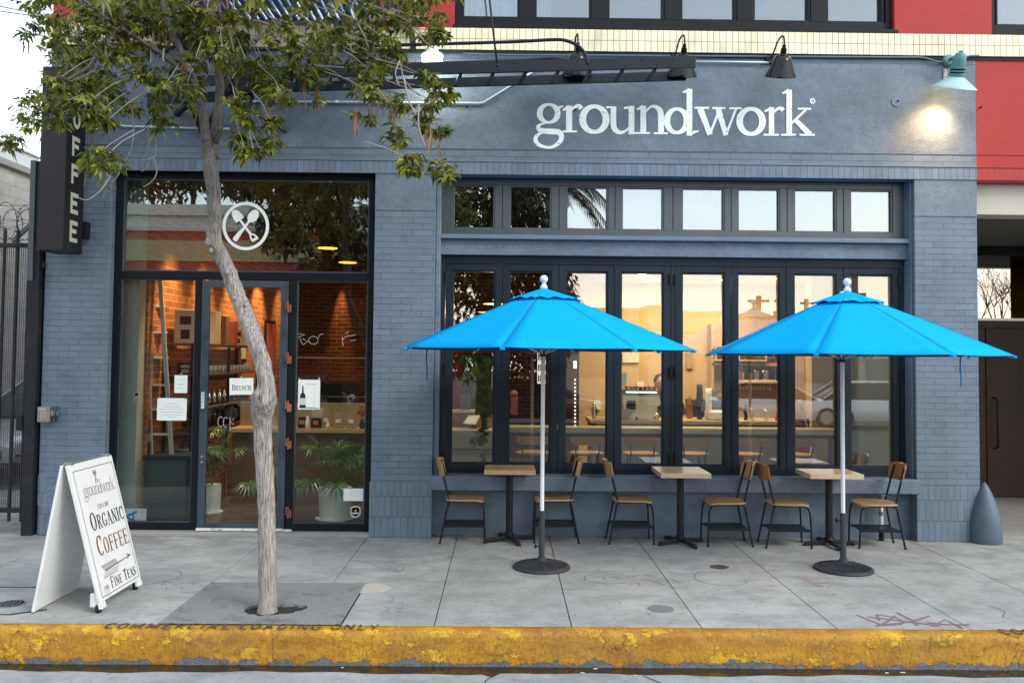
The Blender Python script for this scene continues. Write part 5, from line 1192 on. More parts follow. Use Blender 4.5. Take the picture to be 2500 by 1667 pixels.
# ---------------- parasols
def mat_cloth():
    m, nt, b = _new('parasol_cloth'); v = _obj(nt)
    c = _mix(nt, _noise(nt, v, 2.2, 4), (.0, .325, .72), (.0, .38, .78))
    nt.links.new(c, b.inputs['Base Color']); b.inputs['Roughness'].default_value = .75
    b.inputs['Specular IOR Level'].default_value = .1
    h = _math(nt, 'ADD', _math(nt, 'MULTIPLY', _noise(nt, v, 400, 2), .1), _noise(nt, v, 3.2, 4))
    _bump(nt, b, h, .35, .02); return m
CLOTH = mat_cloth()
PW = mat('pole_white', (.72, .75, .78), .35, .03); PD = mat('stand_dark', (.045, .052, .058), .4, .1)
IRON = mat('cast_iron', (.038, .042, .050), .5, .2, 20, .3, 60)
def make_parasol(label, x, y, R, ph, zt, zr_, cx, strap_ang, seed, tilt=0):
    rr = random.Random(seed)
    t = thing('parasol', label, 'parasol', (x, y, 0), group='blue parasols', local=True)
    def canopy(Rm, ztop, zrim, nr, na, sag, wav=0, r0=.02):
        s = MB(); hgt = ztop - zrim
        for p in range(8):
            k = len(s.v); wv = [rr.random() for _ in range(3)]
            for i in range(nr + 1):
                u = r0 + (1 - r0) * i / nr
                for j in range(na + 1):
                    v = j / na; a0, a1 = radians(ph + 45 * p), radians(ph + 45 * (p + 1))
                    c0 = Vector((cos(a0), sin(a0) * -1)); c1 = Vector((cos(a1), sin(a1) * -1)); c = c0.lerp(c1, v) * u * Rm
                    sg_ = 4 * v * (1 - v)
                    z = ztop - hgt * (u ** 1.06) - sag * sg_ * u * (1 - .35 * u)
                    sc = 1 - (.022 if not wav else 0) * sg_ * u * u
                    if wav: z += wav * u * u * (sin(v * pi * 2 + wv[0] * 3) * .5 + sin(v * pi * 4 + wv[1] * 6) * .4) * (1 if sg_ > 0 else 0) + (.012 * u * sg_)
                    s.v.append((cx + c.x * sc, c.y * sc, z))
            for i in range(nr):
                for j in range(na):
                    a = k + i * (na + 1) + j; s.f.append((a, a + 1, a + na + 2, a + na + 1))
        return s
    s = canopy(R, zt, zr_, 10, 8, .010); part('canopy', s, CLOTH, t, smooth=True, auto=8, solid=.003)
    s.v = [(x_ * .997, y_ * .997, z_ - .006) for x_, y_, z_ in s.v]; part('canopy_underside_shade', s, mat('parasol_shade_navy', (.0, .055, .23), .8, .05), t, smooth=True, auto=8)  # navy sheet paints the shade on the underside of the same cloth
    s = canopy(.315, zt + .012, zt + .012 - (zt - zr_) * .315 / R + .018, 8, 12, .0, wav=.013); part('vent_flap', s, CLOTH, t, smooth=True, auto=25, solid=.002)
    for p in range(8):
        a = radians(ph + 45 * p); d = Vector((cos(a), -sin(a), 0)); tip = Vector((cx, 0, zr_ - .004)) + d * R
        s = MB(); s.tube([Vector((cx * .3, 0, zt - .06)), tip + d * -.01 + Vector((0, 0, -.012))], .008, 6); s.tube([Vector((0, 0, zr_ - .05)), Vector((cx * .5, 0, zt - .05)).lerp(tip, .5) + Vector((0, 0, -.012))], .007, 6); part('rib', s, PW, t, smooth=True)
        s = MB(); s.bar(tip - d * .03 + Vector((0, 0, -.006)), tip + d * .014 + Vector((0, 0, -.010)), .035, .022); part('tip_pocket', s, CLOTH, t, bevel=.006)
    s = MB()
    for p in range(8):
        a = radians(ph + 45 * p); d = Vector((cos(a), -sin(a), 0)); hgt = zt - zr_
        q = [Vector((cx, 0, zt - hgt * u ** 1.06 + .0032)) + d * R * u for u in (.2, .4, .6, .8, .985)]
        for u0, u1 in zip(q[:-1], q[1:]): s.bar(u0, u1, .007, .0012)
        a1 = radians(ph + 45 * (p + 1)); e0 = Vector((cx, 0, zr_ + .0115)) + d * R * .975; e1 = Vector((cx, 0, zr_ + .0115)) + Vector((cos(a1), -sin(a1), 0)) * R * .975
        for k in range(6):
            f0, f1 = k / 6, (k + 1) / 6; m0, m1 = e0.lerp(e1, f0), e0.lerp(e1, f1); c_ = Vector((cx, 0, 0))
            s0_, s1_ = 4 * f0 * (1 - f0), 4 * f1 * (1 - f1)
            m0 = Vector((cx + (m0.x - cx) * (1 - .021 * s0_), m0.y * (1 - .021 * s0_), m0.z - .006 * s0_)); m1 = Vector((cx + (m1.x - cx) * (1 - .021 * s1_), m1.y * (1 - .021 * s1_), m1.z - .006 * s1_)); s.bar(m0, m1, .003, .001)
    part('stitched_seams', s, mat('seam_blue', (.0, .22, .58), .8), t)['kind'] = 'stuff'
    s = MB(); s.lathe([(.0185, .50), (.0185, zt + .01)], n=18); part('pole', s, PW, t, smooth=True, auto=40)
    s = MB(); s.lathe([(.024, zr_ - .07), (.030, zr_ - .065), (.030, zr_ - .03), (.022, zr_ - .02)], n=18); s.box(-.045, -.02, -.02, .01, zr_ - .065, zr_ - .05); part('runner', s, PD, t, smooth=True, auto=40)
    s = MB(); s.lathe([(.036, zt + .004), (.032, zt + .03), (.020, zt + .048), (.016, zt + .058), (.020, zt + .064), (.032, zt + .076), (.037, zt + .095), (.034, zt + .113), (.020, zt + .128), (0, zt + .133)], (cx, 0, 0), 24); part('finial', s, PW, t, smooth=True)
    s = MB(); s.lathe([(.027, .05), (.027, .507), (.019, .508)], n=20); part('stand_tube', s, PD, t, smooth=True, auto=40)
    for z in (.19, .44):
        s = MB(); s.tube([(-.02, 0, z), (-.05, 0, z)], .006, 8); s.lathe([(0, -.066), (.020, -.064), (.020, -.052), (.0, -.050)], (0, 0, z), 14, 'X'); part('clamp_knob', s, BLACKM, t, smooth=True, auto=40)
    s = MB(); s.lathe([(.255, 0), (.258, .012), (.250, .024), (.236, .030), (.228, .027), (.15, .048), (.06, .066), (.042, .072), (.036, .095), (.027, .10)], n=56)
    for k in range(48):
        a = 2 * pi * k / 48; s.bar((.075 * cos(a), .075 * sin(a), .0655), (.222 * cos(a), .222 * sin(a), .032), .006, .007)
    part('base', s, IRON, t, smooth=True, auto=30)
    a = radians(strap_ang); d = Vector((cos(a), -sin(a), 0)); p = Vector((cx, 0, zr_ - .01)) + d * R * .80
    s = MB(); q = [p + Vector((0, 0, .02)), p + Vector((-.005, 0, -.10)), p + Vector((.004, 0, -.20)), p + Vector((0, 0, -.275))]
    for u_, v_ in zip(q[:-1], q[1:]): s.bar(u_, v_, .012, .003, (0, 1, 0))
    part('tie_strap', s, mat('strap_blue', (.0, .10, .42), .7), t)
    return t
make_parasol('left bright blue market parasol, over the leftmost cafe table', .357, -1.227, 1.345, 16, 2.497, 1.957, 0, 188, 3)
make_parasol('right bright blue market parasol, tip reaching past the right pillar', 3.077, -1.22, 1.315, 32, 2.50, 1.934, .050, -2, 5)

# ---------------- cards and stickers on the glass
CARD = mat('card_white', (.74, .78, .77), .6, .02)
def card(label, u0, v0, u1, v1, y, name='notice_card', cat='notice', rot=0, r=.0):
    a, b = P(u0, v1, y), P(u1, v0, y); w_, h_ = b.x - a.x, b.z - a.z
    t = thing(name, label, cat, (a.x + w_ / 2, y, a.z + h_ / 2)); t.rotation_euler.y = rot
    s = MB(); rounded2(s, a.x, b.x, a.z, b.z, y, r); part('sheet', s, CARD, t)
    return t, (lambda x, z, q: Vector((a.x + x * w_, y - .0032 - q, b.z - z * h_))), w_, h_
def rounded2(s, x0, x1, z0, z1, y, r):
    pts = [(x0, z0), (x1, z0), (x1, z1), (x0, z1)] if not r else [(cx_ + r * cos(radians(a0 + 30 * k)), cz_ + r * sin(radians(a0 + 30 * k))) for cx_, cz_, a0 in ((x1 - r, z1 - r, 0), (x0 + r, z1 - r, 90), (x0 + r, z0 + r, 180), (x1 - r, z0 + r, 270)) for k in range(4)]
    s.prism(pts, lambda x, y_, z: Vector((x, y - z, y_)), .0, .003)
GREY = mat('print_grey', (.30, .33, .34), .7)
SUC = mat_glass('suction_cup', (.8, .85, .85), .3)
YG = .140
t, f, w_, h_ = card('white BRUNCH card hanging inside the door glass', 560, 923, 619, 963, .095, rot=radians(-1.5))
s = MB(); text(s, 'BRUNCH', lambda x, y, z: f(x, y, z) , 0, 0, 1) if 0 else text(s, 'BRUNCH', lambda x, y, z: f(.10 + x / w_, .74 - y / h_, z), 0, 0, .062, width=w_ * .80, small=.82, bold=.85); part('lettering', s, BLACKM, t)
def cup(t, u, v, y):
    c = P(u, v, y); s = MB(); s.lathe([(0, -.008), (.008, -.006), (.012, 0)], c, 12, 'Y'); part('suction_hook', s, SUC, t, smooth=True)
cup(t, 590, 920, .095)
def lines(s, f, rows, w0=.004):
    for i, (x0, x1, z) in enumerate(rows):
        k = x0
        while k < x1:
            l = .03 + .05 * rnd.random(); e = min(x1, k + l); s.ribbon([(k, z, .022), (e, z, .022)], .02, f, .0002 + .00003 * i); k = e + .018
t, f, w_, h_ = card('small upright white card with three lines, hanging in the left side light', 425.5, 916, 458, 959, YG)
s = MB(); lines(s, f, [(.22, .82, .24), (.22, .82, .50), (.30, .76, .54), (.2, .85, .72)]); part('print', s, GREY, t); cup(t, 443, 912, YG)
t, f, w_, h_ = card('wide white notice with rounded corners and four lines of text in the left side light', 383, 972, 456.5, 1026, YG, r=.012)
s = MB(); lines(s, f, [(.36, .66, .24), (.22, .80, .38), (.08, .92, .50), (.10, .90, .62), (.14, .86, .74), (.36, .64, .85)]); part('print', s, GREY, t); cup(t, 389, 972, YG); cup(t, 452, 974, YG)
t, f, w_, h_ = card('white poster of a dark bottle on the right side light', 727, 927, 782, 999, YG, 'bottle_poster', 'poster', r=.010)
s = MB(); s.prism([(.09, .95), (.36, .95), (.35, .62), (.33, .50), (.26, .44), (.25, .32), (.24, .22), (.20, .22), (.19, .32), (.18, .44), (.11, .50), (.09, .62)], lambda x, y, z: f(x, y, z), .0, .0006); part('bottle_picture', s, mat('bottle_ink', (.015, .025, .03), .5), t)
s = MB(); s.prism([(.095, .85), (.355, .85), (.35, .62), (.10, .62)], lambda x, y, z: f(x, y, z), .0008, .0011); part('bottle_label', s, mat('label_pale', (.5, .56, .54), .6), t)
s = MB(); s.prism([(.19, .30), (.25, .30), (.245, .20), (.195, .20)], lambda x, y, z: f(x, y, z), .0008, .0011); part('bottle_cap', s, mat('cap_red', (.16, .03, .03), .5), t)
s = MB(); lines(s, f, [(.38, .85, .15)]); s.ribbon([(.04, .93, .05), (.94, .96, .05)], .05, f, .0003); s.ribbon([(.76, .05, .008), (.76, .92, .008)], .01, f, .0002); part('print', s, GREY, t)
cup(t, 730, 925, YG); cup(t, 779, 925, YG)
t, f, w_, h_ = card('small white card low on the right side light in front of the big plant pot', 838.5, 1192, 887, 1222, YG)
s = MB(); lines(s, f, [(.28, .74, .10)]); part('print', s, GREY, t)
s = MB(); s.ribbon([(.5 + .1 * cos(k), .5 + .12 * sin(k), .03) for k in range(6)], .03, f, .0006); part('print', s, mat('pale_print', (.5, .54, .54), .7), t)
sh_ = thing('shield_sticker', 'black shield shaped security sticker with white rim at the bottom right of the storefront', 'sticker', P(868, 1250, YG))
c = P(868, 1249, YG); S_ = 2100 / 9.08
def shp(k): return [(x * k, y * k) for x, y in ((-12, 9), (-8, 12.5), (0, 14.5), (8, 12.5), (12, 9), (12, -6), (7, -11), (0, -14.5), (-7, -11), (-12, -6))]
fs = lambda x, y, z: Vector((c.x + x / S_, YG - .001 - z, c.z + y / S_))
s = MB(); s.prism(shp(1.0), fs, 0, .001); part('rim', s, CARD, sh_)
s = MB(); s.prism(shp(.84), fs, .0012, .002); part('field', s, BLACKM, sh_)
s = MB(); s.prism([(-3, 4), (0, 6), (3, 3.5), (2, 0), (-2, 0)], fs, .0022, .003); part('badge', s, mat('badge_orange', (.6, .25, .05), .5), sh_)
s = MB(); s.ribbon([(-8, -3, 2.6), (8, -3, 2.6)], 1.8, fs, .0023); part('print', s, CARD, sh_)
t, f, w_, h_ = card('white grade card with a sideways blue letter A behind the folding sign', 306, 1241, 357.5, 1276.5, YG + .02, 'grade_card', 'notice')
s = MB(); BLT = mat('grade_blue', (.01, .25, .52), .5)
s.ribbon([(.05, .20, .16), (.50, .52, .16)], .1, lambda x, y, z: f(x * .98, y, z), 0) if 0 else None
fA = lambda x, y, z: f(x, y, z)
s.ribbon([(.52, .22, .15), (.04, .53, .15)], .1, fA, .0003); s.ribbon([(.04, .57, .15), (.52, .90, .15)], .1, fA, .0005); s.ribbon([(.38, .36, .09), (.38, .76, .09)], .1, fA, .0007); s.ribbon([(.52, .12, .06), (.52, .34, .06)], .1, fA, .0009); s.ribbon([(.52, .78, .06), (.52, .99, .06)], .1, fA, .0011)
part('letter', s, BLT, t)
s = MB(); lines(s, f, [(.62, .95, .12), (.66, .95, .2), (.66, .95, .28), (.66, .9, .36)]); part('print', s, GREY, t)
# ================================================================== THE STREET TREE
def mat_leaf(name, cols, trans=.35, rough=.45):
    m, nt, b = _new(name); g = nt.nodes.new('ShaderNodeNewGeometry')
    c = _ramp(nt, g.outputs['Random Per Island'], [(i / (len(cols) - 1), c) for i, c in enumerate(cols)])
    nt.links.new(c, b.inputs['Base Color']); b.inputs['Roughness'].default_value = rough
    tr = nt.nodes.new('ShaderNodeBsdfTranslucent'); nt.links.new(c, tr.inputs[0])
    mx = nt.nodes.new('ShaderNodeMixShader'); mx.inputs[0].default_value = trans
    nt.links.new(b.outputs[0], mx.inputs[1]); nt.links.new(tr.outputs[0], mx.inputs[2]); nt.links.new(mx.outputs[0], nt.nodes['Material Output'].inputs[0]); return m
LEAF = mat_leaf('tree_leaf', [(.035, .055, .014), (.09, .12, .018), (.18, .21, .028), (.29, .31, .042), (.46, .46, .09)], .38, .38)
def mat_bark():
    m, nt, b = _new('grey_bark'); p = _pos(nt)
    n1 = _noise(nt, p, 46, 9, .8, (1.8, 1.8, .13))
    c = _ramp(nt, n1, [(.37, (.03, .026, .025)), (.44, (.20, .18, .17)), (.53, (.40, .375, .355)), (.63, (.60, .57, .54))])
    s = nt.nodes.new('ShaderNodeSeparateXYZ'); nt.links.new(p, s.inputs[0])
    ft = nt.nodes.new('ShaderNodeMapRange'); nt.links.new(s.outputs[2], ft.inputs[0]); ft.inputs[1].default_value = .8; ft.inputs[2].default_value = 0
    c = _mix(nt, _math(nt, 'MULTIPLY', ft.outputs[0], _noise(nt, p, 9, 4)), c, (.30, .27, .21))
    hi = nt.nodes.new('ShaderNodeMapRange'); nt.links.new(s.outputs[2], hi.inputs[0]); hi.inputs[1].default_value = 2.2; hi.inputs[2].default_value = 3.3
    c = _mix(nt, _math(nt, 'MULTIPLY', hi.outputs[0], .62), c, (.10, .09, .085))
    nt.links.new(c, b.inputs['Base Color']); b.inputs['Roughness'].default_value = .9
    _bump(nt, b, _math(nt, 'ADD', n1, _math(nt, 'MULTIPLY', _noise(nt, p, 140, 4), .3)), 1.0, .012); return m
BARK = mat_bark()
TWIG = mat('silver_twig', (.36, .33, .32), .85, .3, 20)
POD = mat('dry_seed_pod', (.23, .125, .055), .7, .5, 25, island=.5)
tree = thing('street_tree', 'crooked grey trunked street tree with drooping green leaf clusters and brown seed pods', 'tree', (-1.73, -2.58, 0))
YTR = -2.58
tr_px = [(652, 1500, 24), (654, 1440, 22), (652, 1300, 20.5), (647, 1180, 20), (642, 1080, 20.5), (640, 1030, 22), (643, 995, 28), (646, 970, 30), (651, 945, 22), (647, 915, 19.5), (636, 870, 20), (620, 825, 21), (603, 780, 19.5), (586, 738, 18.5), (571, 700, 18), (556, 660, 18.5), (540, 625, 18), (527, 598, 19), (522, 570, 16.5), (524, 530, 16), (521, 480, 16), (517, 440, 16), (516, 415, 18), (514, 395, 16.5), (513, 365, 16)]
pts = []; rad = []
for i, (u, v, r) in enumerate(smooth_path(tr_px, sub=9)):
    y = YTR + .05 * sin(i * .058); p = P(u, v, y); pts.append(p); rad.append(r * (y - CAM.y) / F)
mb = MB(); pts[0].z = -.04
mb.tube(pts, rad, 44)
# knots and lumps
for i in range(len(mb.v)):
    v = Vector(mb.v[i]); n = mn.noise(v * 16) * .006 + mn.noise(v * 5) * .006 + mn.noise(Vector((v.x * 75, v.y * 75, v.z * 9))) * .0042 + mn.noise(Vector((v.x * 30, v.y * 30, v.z * 3 + 7))) * .004; mb.v[i] = (v.x + n, v.y + n, v.z)
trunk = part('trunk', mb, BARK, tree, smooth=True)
mb = MB()
for u, v, r in ((529, 436, 7), (507, 592, 8), (514, 612, 6), (553, 664, 6), (574, 728, 5), (598, 745, 5), (619, 800, 5), (628, 985, 8), (658, 1105, 4), (521, 560, 5)):
    k_ = (YTR - CAM.y) / F; mb.sphere(P(u, v, YTR - .035), r * k_, 12, (1, .9, 1.3))
part('knots', mb, BARK, tree, smooth=True)['kind'] = 'stuff'
mb = MB(); c = P(506, 336, YTR - .06); mb.lathe([(0, -.012), (.014, -.012), (.016, .01)], c, 14, 'Y'); part('pruned_stub', mb, mat('cut_wood', (.50, .36, .20), .8), tree)
def limb(path, r0, r1, y0, y1, name='limb', m=BARK, n=8, par=tree, sub=5):
    q = smooth_path(path, sub=sub); N_ = len(q); ps = []; rs = []
    for i, (u, v) in enumerate(q):
        t = i / (N_ - 1); y = y0 + (y1 - y0) * t; ps.append(P(u, v, y)); rs.append((r0 + (r1 - r0) * t) * (y - CAM.y) / F)
    s = MB(); s.tube(ps, rs, n)
    return part(name, s, m, par, smooth=True)
limb([(507, 385), (504, 350), (500, 310), (494, 270), (486, 235), (470, 190), (440, 120), (410, 50), (380, -60), (360, -250)], 13, 6, YTR, YTR - .4)
limb([(520, 385), (522, 350), (527, 315), (533, 270), (537, 225), (536, 190), (530, 140), (520, 80), (516, 0), (525, -80), (540, -300)], 14, 7, YTR, YTR + .2)
limb([(527, 345), (535, 325), (538, 312)], 9, 7, YTR, YTR - .1)
limb([(506, 355), (500, 342), (503, 336)], 9, 8, YTR, YTR - .1)
limb([(535, 190), (600, 120), (660, 70), (740, 20), (830, -40), (950, -200)], 8, 4, YTR + .1, YTR + .6)
limb([(480, 215), (420, 150), (330, 90), (240, 30), (150, -50)], 8, 3.5, YTR - .1, YTR - .5)
limb([(300, 60), (250, 110), (215, 165), (165, 195), (145, 230), (118, 258)], 4.5, 2, YTR - .35, YTR - .5)
limb([(135, 190), (158, 205), (150, 235), (137, 262)], 2.2, 1.3, YTR - .5, YTR - .5)
tw = [[(570, -10), (573, 60), (580, 85), (600, 95), (625, 110), (640, 155)], [(640, -20), (600, 40), (573, 60)], [(880, -10), (860, 15), (875, 60), (890, 90), (900, 120)], [(810, 60), (817, 85), (850, 105), (860, 125), (872, 130)], [(955, 110), (975, 150), (985, 190), (1000, 212), (1025, 235)],
      [(975, 150), (965, 180), (975, 210)], [(1022, 255), (1022, 310), (1035, 350), (1047, 378)], [(1022, 310), (1005, 308), (990, 325)], [(540, 140), (520, 155), (513, 175), (495, 200)], [(513, 175), (540, 180)], [(513, 175), (505, 150), (498, 130)], [(435, 130), (415, 150), (400, 165), (394, 180)],
      [(375, 78), (372, 105), (368, 130), (368, 155)], [(400, 120), (398, 140), (401, 152)], [(305, 220), (322, 270), (326, 300), (325, 340), (318, 370), (305, 393)], [(380, 335), (381, 375), (376, 385), (383, 410), (380, 430), (365, 448), (350, 456)], [(362, 305), (362, 350), (358, 375), (345, 390)], [(376, 385), (345, 392)], [(395, 320), (405, 340), (402, 352)],
      [(295, 400), (290, 425), (275, 445), (250, 482)], [(275, 420), (250, 460), (215, 488), (190, 482)], [(258, 400), (262, 430)], [(360, 400), (357, 410), (345, 420)], [(140, 140), (158, 160), (160, 180)], [(655, 40), (700, 60), (720, 80)], [(740, 83), (700, 95)], [(620, 150), (630, 210), (650, 280), (675, 300)], [(655, 60), (620, 50), (580, 60)],
      [(800, 10), (830, 30), (870, 50)], [(940, 40), (960, 60), (1010, 70), (1050, 72)], [(985, 190), (1000, 250), (1015, 280)], [(752, 100), (750, 120), (765, 140)], [(760, 160), (840, 165)], [(420, 190), (450, 178)], [(200, 15), (165, 45), (185, 60), (188, 95)], [(350, 190), (375, 240), (360, 270)], [(1000, 60), (1035, 100), (1060, 120)], [(600, 290), (615, 350), (618, 370)]]
r2 = random.Random(11)
for q in tw:
    y = YTR + r2.uniform(-.35, .35); limb(q, 2.4, 1.1, y, y + r2.uniform(-.1, .1), 'branch', TWIG, 6, sub=4)
# leaf clusters : (u, v, radius, count)
CL = [(95, 30, 34, 7), (65, 84, 12, 3), (120, 8, 30, 6), (150, 60, 34, 9), (135, 120, 36, 9), (190, 20, 40, 10), (180, 105, 45, 12), (240, 50, 50, 14), (300, 40, 50, 14), (255, 110, 45, 14), (215, 160, 40, 11), (160, 150, 34, 8), (290, 130, 42, 14), (330, 90, 45, 13), (350, 30, 45, 12), (400, 40, 48, 12), (450, 50, 45, 12), (385, 95, 40, 8),
      (140, 195, 26, 6), (190, 200, 38, 10), (240, 195, 36, 10), (285, 205, 30, 8), (105, 245, 34, 9), (70, 262, 28, 6), (60, 300, 20, 4), (120, 290, 30, 7), (24, 345, 26, 8), (150, 255, 26, 6), (215, 250, 28, 6), (250, 245, 32, 8), (255, 300, 26, 8), (230, 285, 24, 5), (300, 250, 22, 5), (320, 265, 22, 5),
      (250, 388, 34, 12), (215, 398, 18, 5), (285, 395, 20, 5), (245, 425, 14, 2), (258, 445, 8, 1), (345, 175, 24, 5), (380, 185, 24, 6), (395, 220, 24, 6), (385, 260, 18, 4), (395, 295, 28, 8), (440, 175, 30, 8), (470, 190, 26, 7), (455, 215, 26, 7), (450, 245, 24, 6), (475, 150, 22, 5), (500, 110, 36, 9), (540, 80, 40, 11), (500, 60, 40, 10), (560, 50, 30, 6), (600, 30, 26, 3), (545, 130, 28, 7),
      (590, 105, 32, 8), (580, 160, 26, 6), (610, 170, 30, 8), (585, 345, 30, 9), (600, 370, 18, 4), (575, 250, 22, 5), (600, 285, 26, 7), (640, 160, 30, 9), (660, 205, 30, 9), (690, 235, 26, 7), (645, 240, 26, 6), (650, 340, 26, 7), (635, 365, 18, 4), (660, 290, 24, 5), (640, 8, 24, 3), (690, 90, 34, 9), (720, 130, 34, 9), (760, 120, 36, 9), (700, 180, 30, 7), (740, 175, 32, 8), (790, 150, 28, 7), (770, 200, 26, 6),
      (680, 60, 24, 3), (740, 12, 26, 3), (790, 60, 24, 4), (830, 8, 28, 4), (860, 70, 34, 9), (820, 95, 32, 8), (780, 80, 30, 7), (900, 20, 24, 4), (905, 90, 30, 8), (940, 60, 30, 8), (880, 145, 30, 9), (905, 175, 28, 9), (930, 150, 24, 7), (870, 210, 24, 7), (900, 225, 24, 7), (945, 100, 26, 7), (965, 130, 22, 6), (975, 30, 36, 8), (1000, 20, 30, 7), (1040, 15, 30, 7),
      (1065, 45, 24, 6), (1050, 90, 22, 6), (1075, 75, 20, 5), (1010, 60, 26, 5), (1040, 190, 24, 7), (1070, 210, 24, 7), (1095, 235, 20, 6), (1060, 250, 20, 5), (960, 245, 24, 7), (985, 265, 18, 4), (900, 290, 14, 2), (868, 275, 10, 1), (1030, 285, 18, 5), (1045, 310, 14, 3), (1070, 320, 22, 6), (955, 330, 24, 8), (975, 350, 14, 3), (1010, 395, 28, 9), (1000, 415, 14, 3), (1080, 405, 26, 9), (1095, 425, 14, 3), (770, 250, 14, 2), (465, 20, 50, 10), (370, 5, 50, 10), (250, 0, 60, 12), (640, -20, 30, 3)]
def leaflet(mb, base, d, nrm, L_, W_, droop):
    d = d.normalized(); s_ = d.cross(nrm).normalized(); up_ = s_.cross(d).normalized()
    P0 = base; P1 = base + d * L_ * .45 + up_ * (.0) ; tip = base + d * L_ * .96 - Vector((0, 0, L_ * droop))
    mid = P1 - Vector((0, 0, L_ * droop * .25))
    l = mid + s_ * W_ / 2 + up_ * W_ * .18; r = mid - s_ * W_ / 2 + up_ * W_ * .18
    k = len(mb.v); mb.v += [tuple(P0), tuple(l), tuple(mid), tuple(r), tuple(tip)]
    mb.f += [(k, k + 2, k + 1), (k, k + 3, k + 2), (k + 1, k + 2, k + 4), (k + 2, k + 3, k + 4)]
def spray(mb, c, R, rr, sc=1.0):
    ax = Vector((rr.uniform(-1, 1), rr.uniform(-1, 1), rr.uniform(-.9, .35))).normalized()
    sd = ax.cross(Vector((0, 0, 1))); sd = sd.normalized() if sd.length > .01 else Vector((1, 0, 0))
    up_ = sd.cross(ax)
    for k in range(5 if rr.random() < .7 else 3):
        a = radians((k - 2) * 34 + rr.uniform(-10, 10)); d = ax * cos(a) + sd * sin(a)
        L_ = rr.uniform(.050, .096) * sc * (1 - .12 * abs(k - 2)); leaflet(mb, c + d * .012 * sc, d, up_ if up_.length > .1 else Vector((0, 0, 1)), L_, L_ * rr.uniform(.36, .50), rr.uniform(.1, .5))
mb = MB(); stems = MB(); pods = MB(); rr = random.Random(5)
for (u, v, r, n) in CL:
    y = YTR + rr.uniform(-.55, .45); k = (y - CAM.y) / F; c = P(u, v, y); R = r * k
    if n > 3:
        tgt = P(530 + (u - 530) * .62, v - 55 - rr.uniform(0, 40), YTR + (y - YTR) * .5); dq = (tgt - c); dq = dq * min(1, .42 / dq.length)
        stems.tube([c, c + dq * .5 + Vector((rr.uniform(-.02, .02), 0, .02)), c + dq], [.0022, .0032, .0042], 5, caps=False)
    for i in range(max(3, int(n * 3.1))):
        a, b_, q = rr.uniform(0, 2 * pi), rr.uniform(-1, 1), rr.random() ** .5
        o = Vector((cos(a) * q * R, b_ * R * 1.1, sin(a) * q * R * .95)); p = c + o
        spray(mb, p, R, rr, 1.0)
        if rr.random() < .5: stems.tube([c + o * .1 + Vector((0, 0, .02)), p], .0016, 4, caps=False)
    if rr.random() < .10 and n > 4:
        for j in range(rr.randint(2, 5)):
            b0 = c + Vector((rr.uniform(-.3, .3) * R, rr.uniform(-.3, .3) * R, -R * .3)); L_ = rr.uniform(.12, .26)
            pods.tube([b0, b0 + Vector((rr.uniform(-.015, .015), 0, -L_ * .5)), b0 + Vector((rr.uniform(-.03, .03), rr.uniform(-.02, .02), -L_))], [.003, .0055, .002], 5)
for (u, v, n, L_) in ((550, 190, 8, .22), (575, 200, 6, .22), (660, 235, 9, .24), (690, 240, 8, .22), (865, 285, 6, .20), (905, 265, 5, .2), (960, 265, 7, .18), (1048, 330, 10, .18), (85, 290, 5, .16), (103, 310, 4, .2), (485, 290, 4, .2), (402, 95, 4, .14), (65, 110, 6, .12), (1005, 30, 4, .2), (1090, 430, 3, .12), (925, 235, 6, .22), (745, 170, 6, .16), (450, 160, 6, .16)):
    y = YTR + rr.uniform(-.5, .3); c = P(u, v - 14, y)
    for j in range(max(2, n // 2)):
        b0 = c + Vector((rr.uniform(-.03, .03), rr.uniform(-.03, .03), 0)); l = L_ * rr.uniform(.6, 1.1)
        pods.tube([b0, b0 + Vector((rr.uniform(-.015, .015), 0, -l * .5)), b0 + Vector((rr.uniform(-.03, .03), rr.uniform(-.02, .02), -l))], [.003, .006, .002], 5)
for i in range(300):    # the rest of the crown, above the picture
    u, v = rr.uniform(60, 1080), rr.uniform(-420, -20); y = YTR + rr.uniform(-1.1, 1.0); c = P(u, v, y)
    for j in range(5): spray(mb, c + Vector((rr.uniform(-.15, .15), rr.uniform(-.15, .15), rr.uniform(-.15, .15))), 1, rr, 1.25)
crown = part('crown', mb, LEAF, tree)
part('leaf_stalks', stems, TWIG, crown)['kind'] = 'stuff'
part('seed_pods', pods, POD, tree)['kind'] = 'stuff'
# ================================================================== INSIDE THE CAFE
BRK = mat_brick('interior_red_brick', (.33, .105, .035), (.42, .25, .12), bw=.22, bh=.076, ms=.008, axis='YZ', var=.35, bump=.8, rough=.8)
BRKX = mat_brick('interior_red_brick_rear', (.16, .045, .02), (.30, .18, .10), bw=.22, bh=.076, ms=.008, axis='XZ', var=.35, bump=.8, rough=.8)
OCH = mat('ochre_plaster', (.54, .37, .19), .75, .06, 2)
XI0, XI1, YI, ZI = -3.93, 4.95, 7.4, 3.86
mb = MB(); mb.box(XL0 + .3, XR1, .42, 13.6, -.02, .028); struct('interior_floor', mb, mat_wood('dark_floor_boards', (.055, .036, .026), (.11, .075, .055), .45, .1, (1, .3, 1)))
mb = MB(); mb.box(XL0 + .3, XR1 - .1, .46, 13.6, ZI, ZI + .1); struct('interior_ceiling', mb, mat('dark_ceiling', (.05, .045, .042), .8))
mb = MB(); mb.box(XI0 - .25, XI0, .5, YI, .03, ZI); struct('interior_brick_wall', mb, BRK)
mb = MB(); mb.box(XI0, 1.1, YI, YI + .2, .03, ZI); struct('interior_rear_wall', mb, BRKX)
mb = MB(); mb.box(XP1 - .2, P(345, 850, .40).x, .32, .5, .03, ZI); struct('interior_plaster_pier', mb, mat('grey_green_plaster', (.36, .43, .40), .8, .14, 2.5))
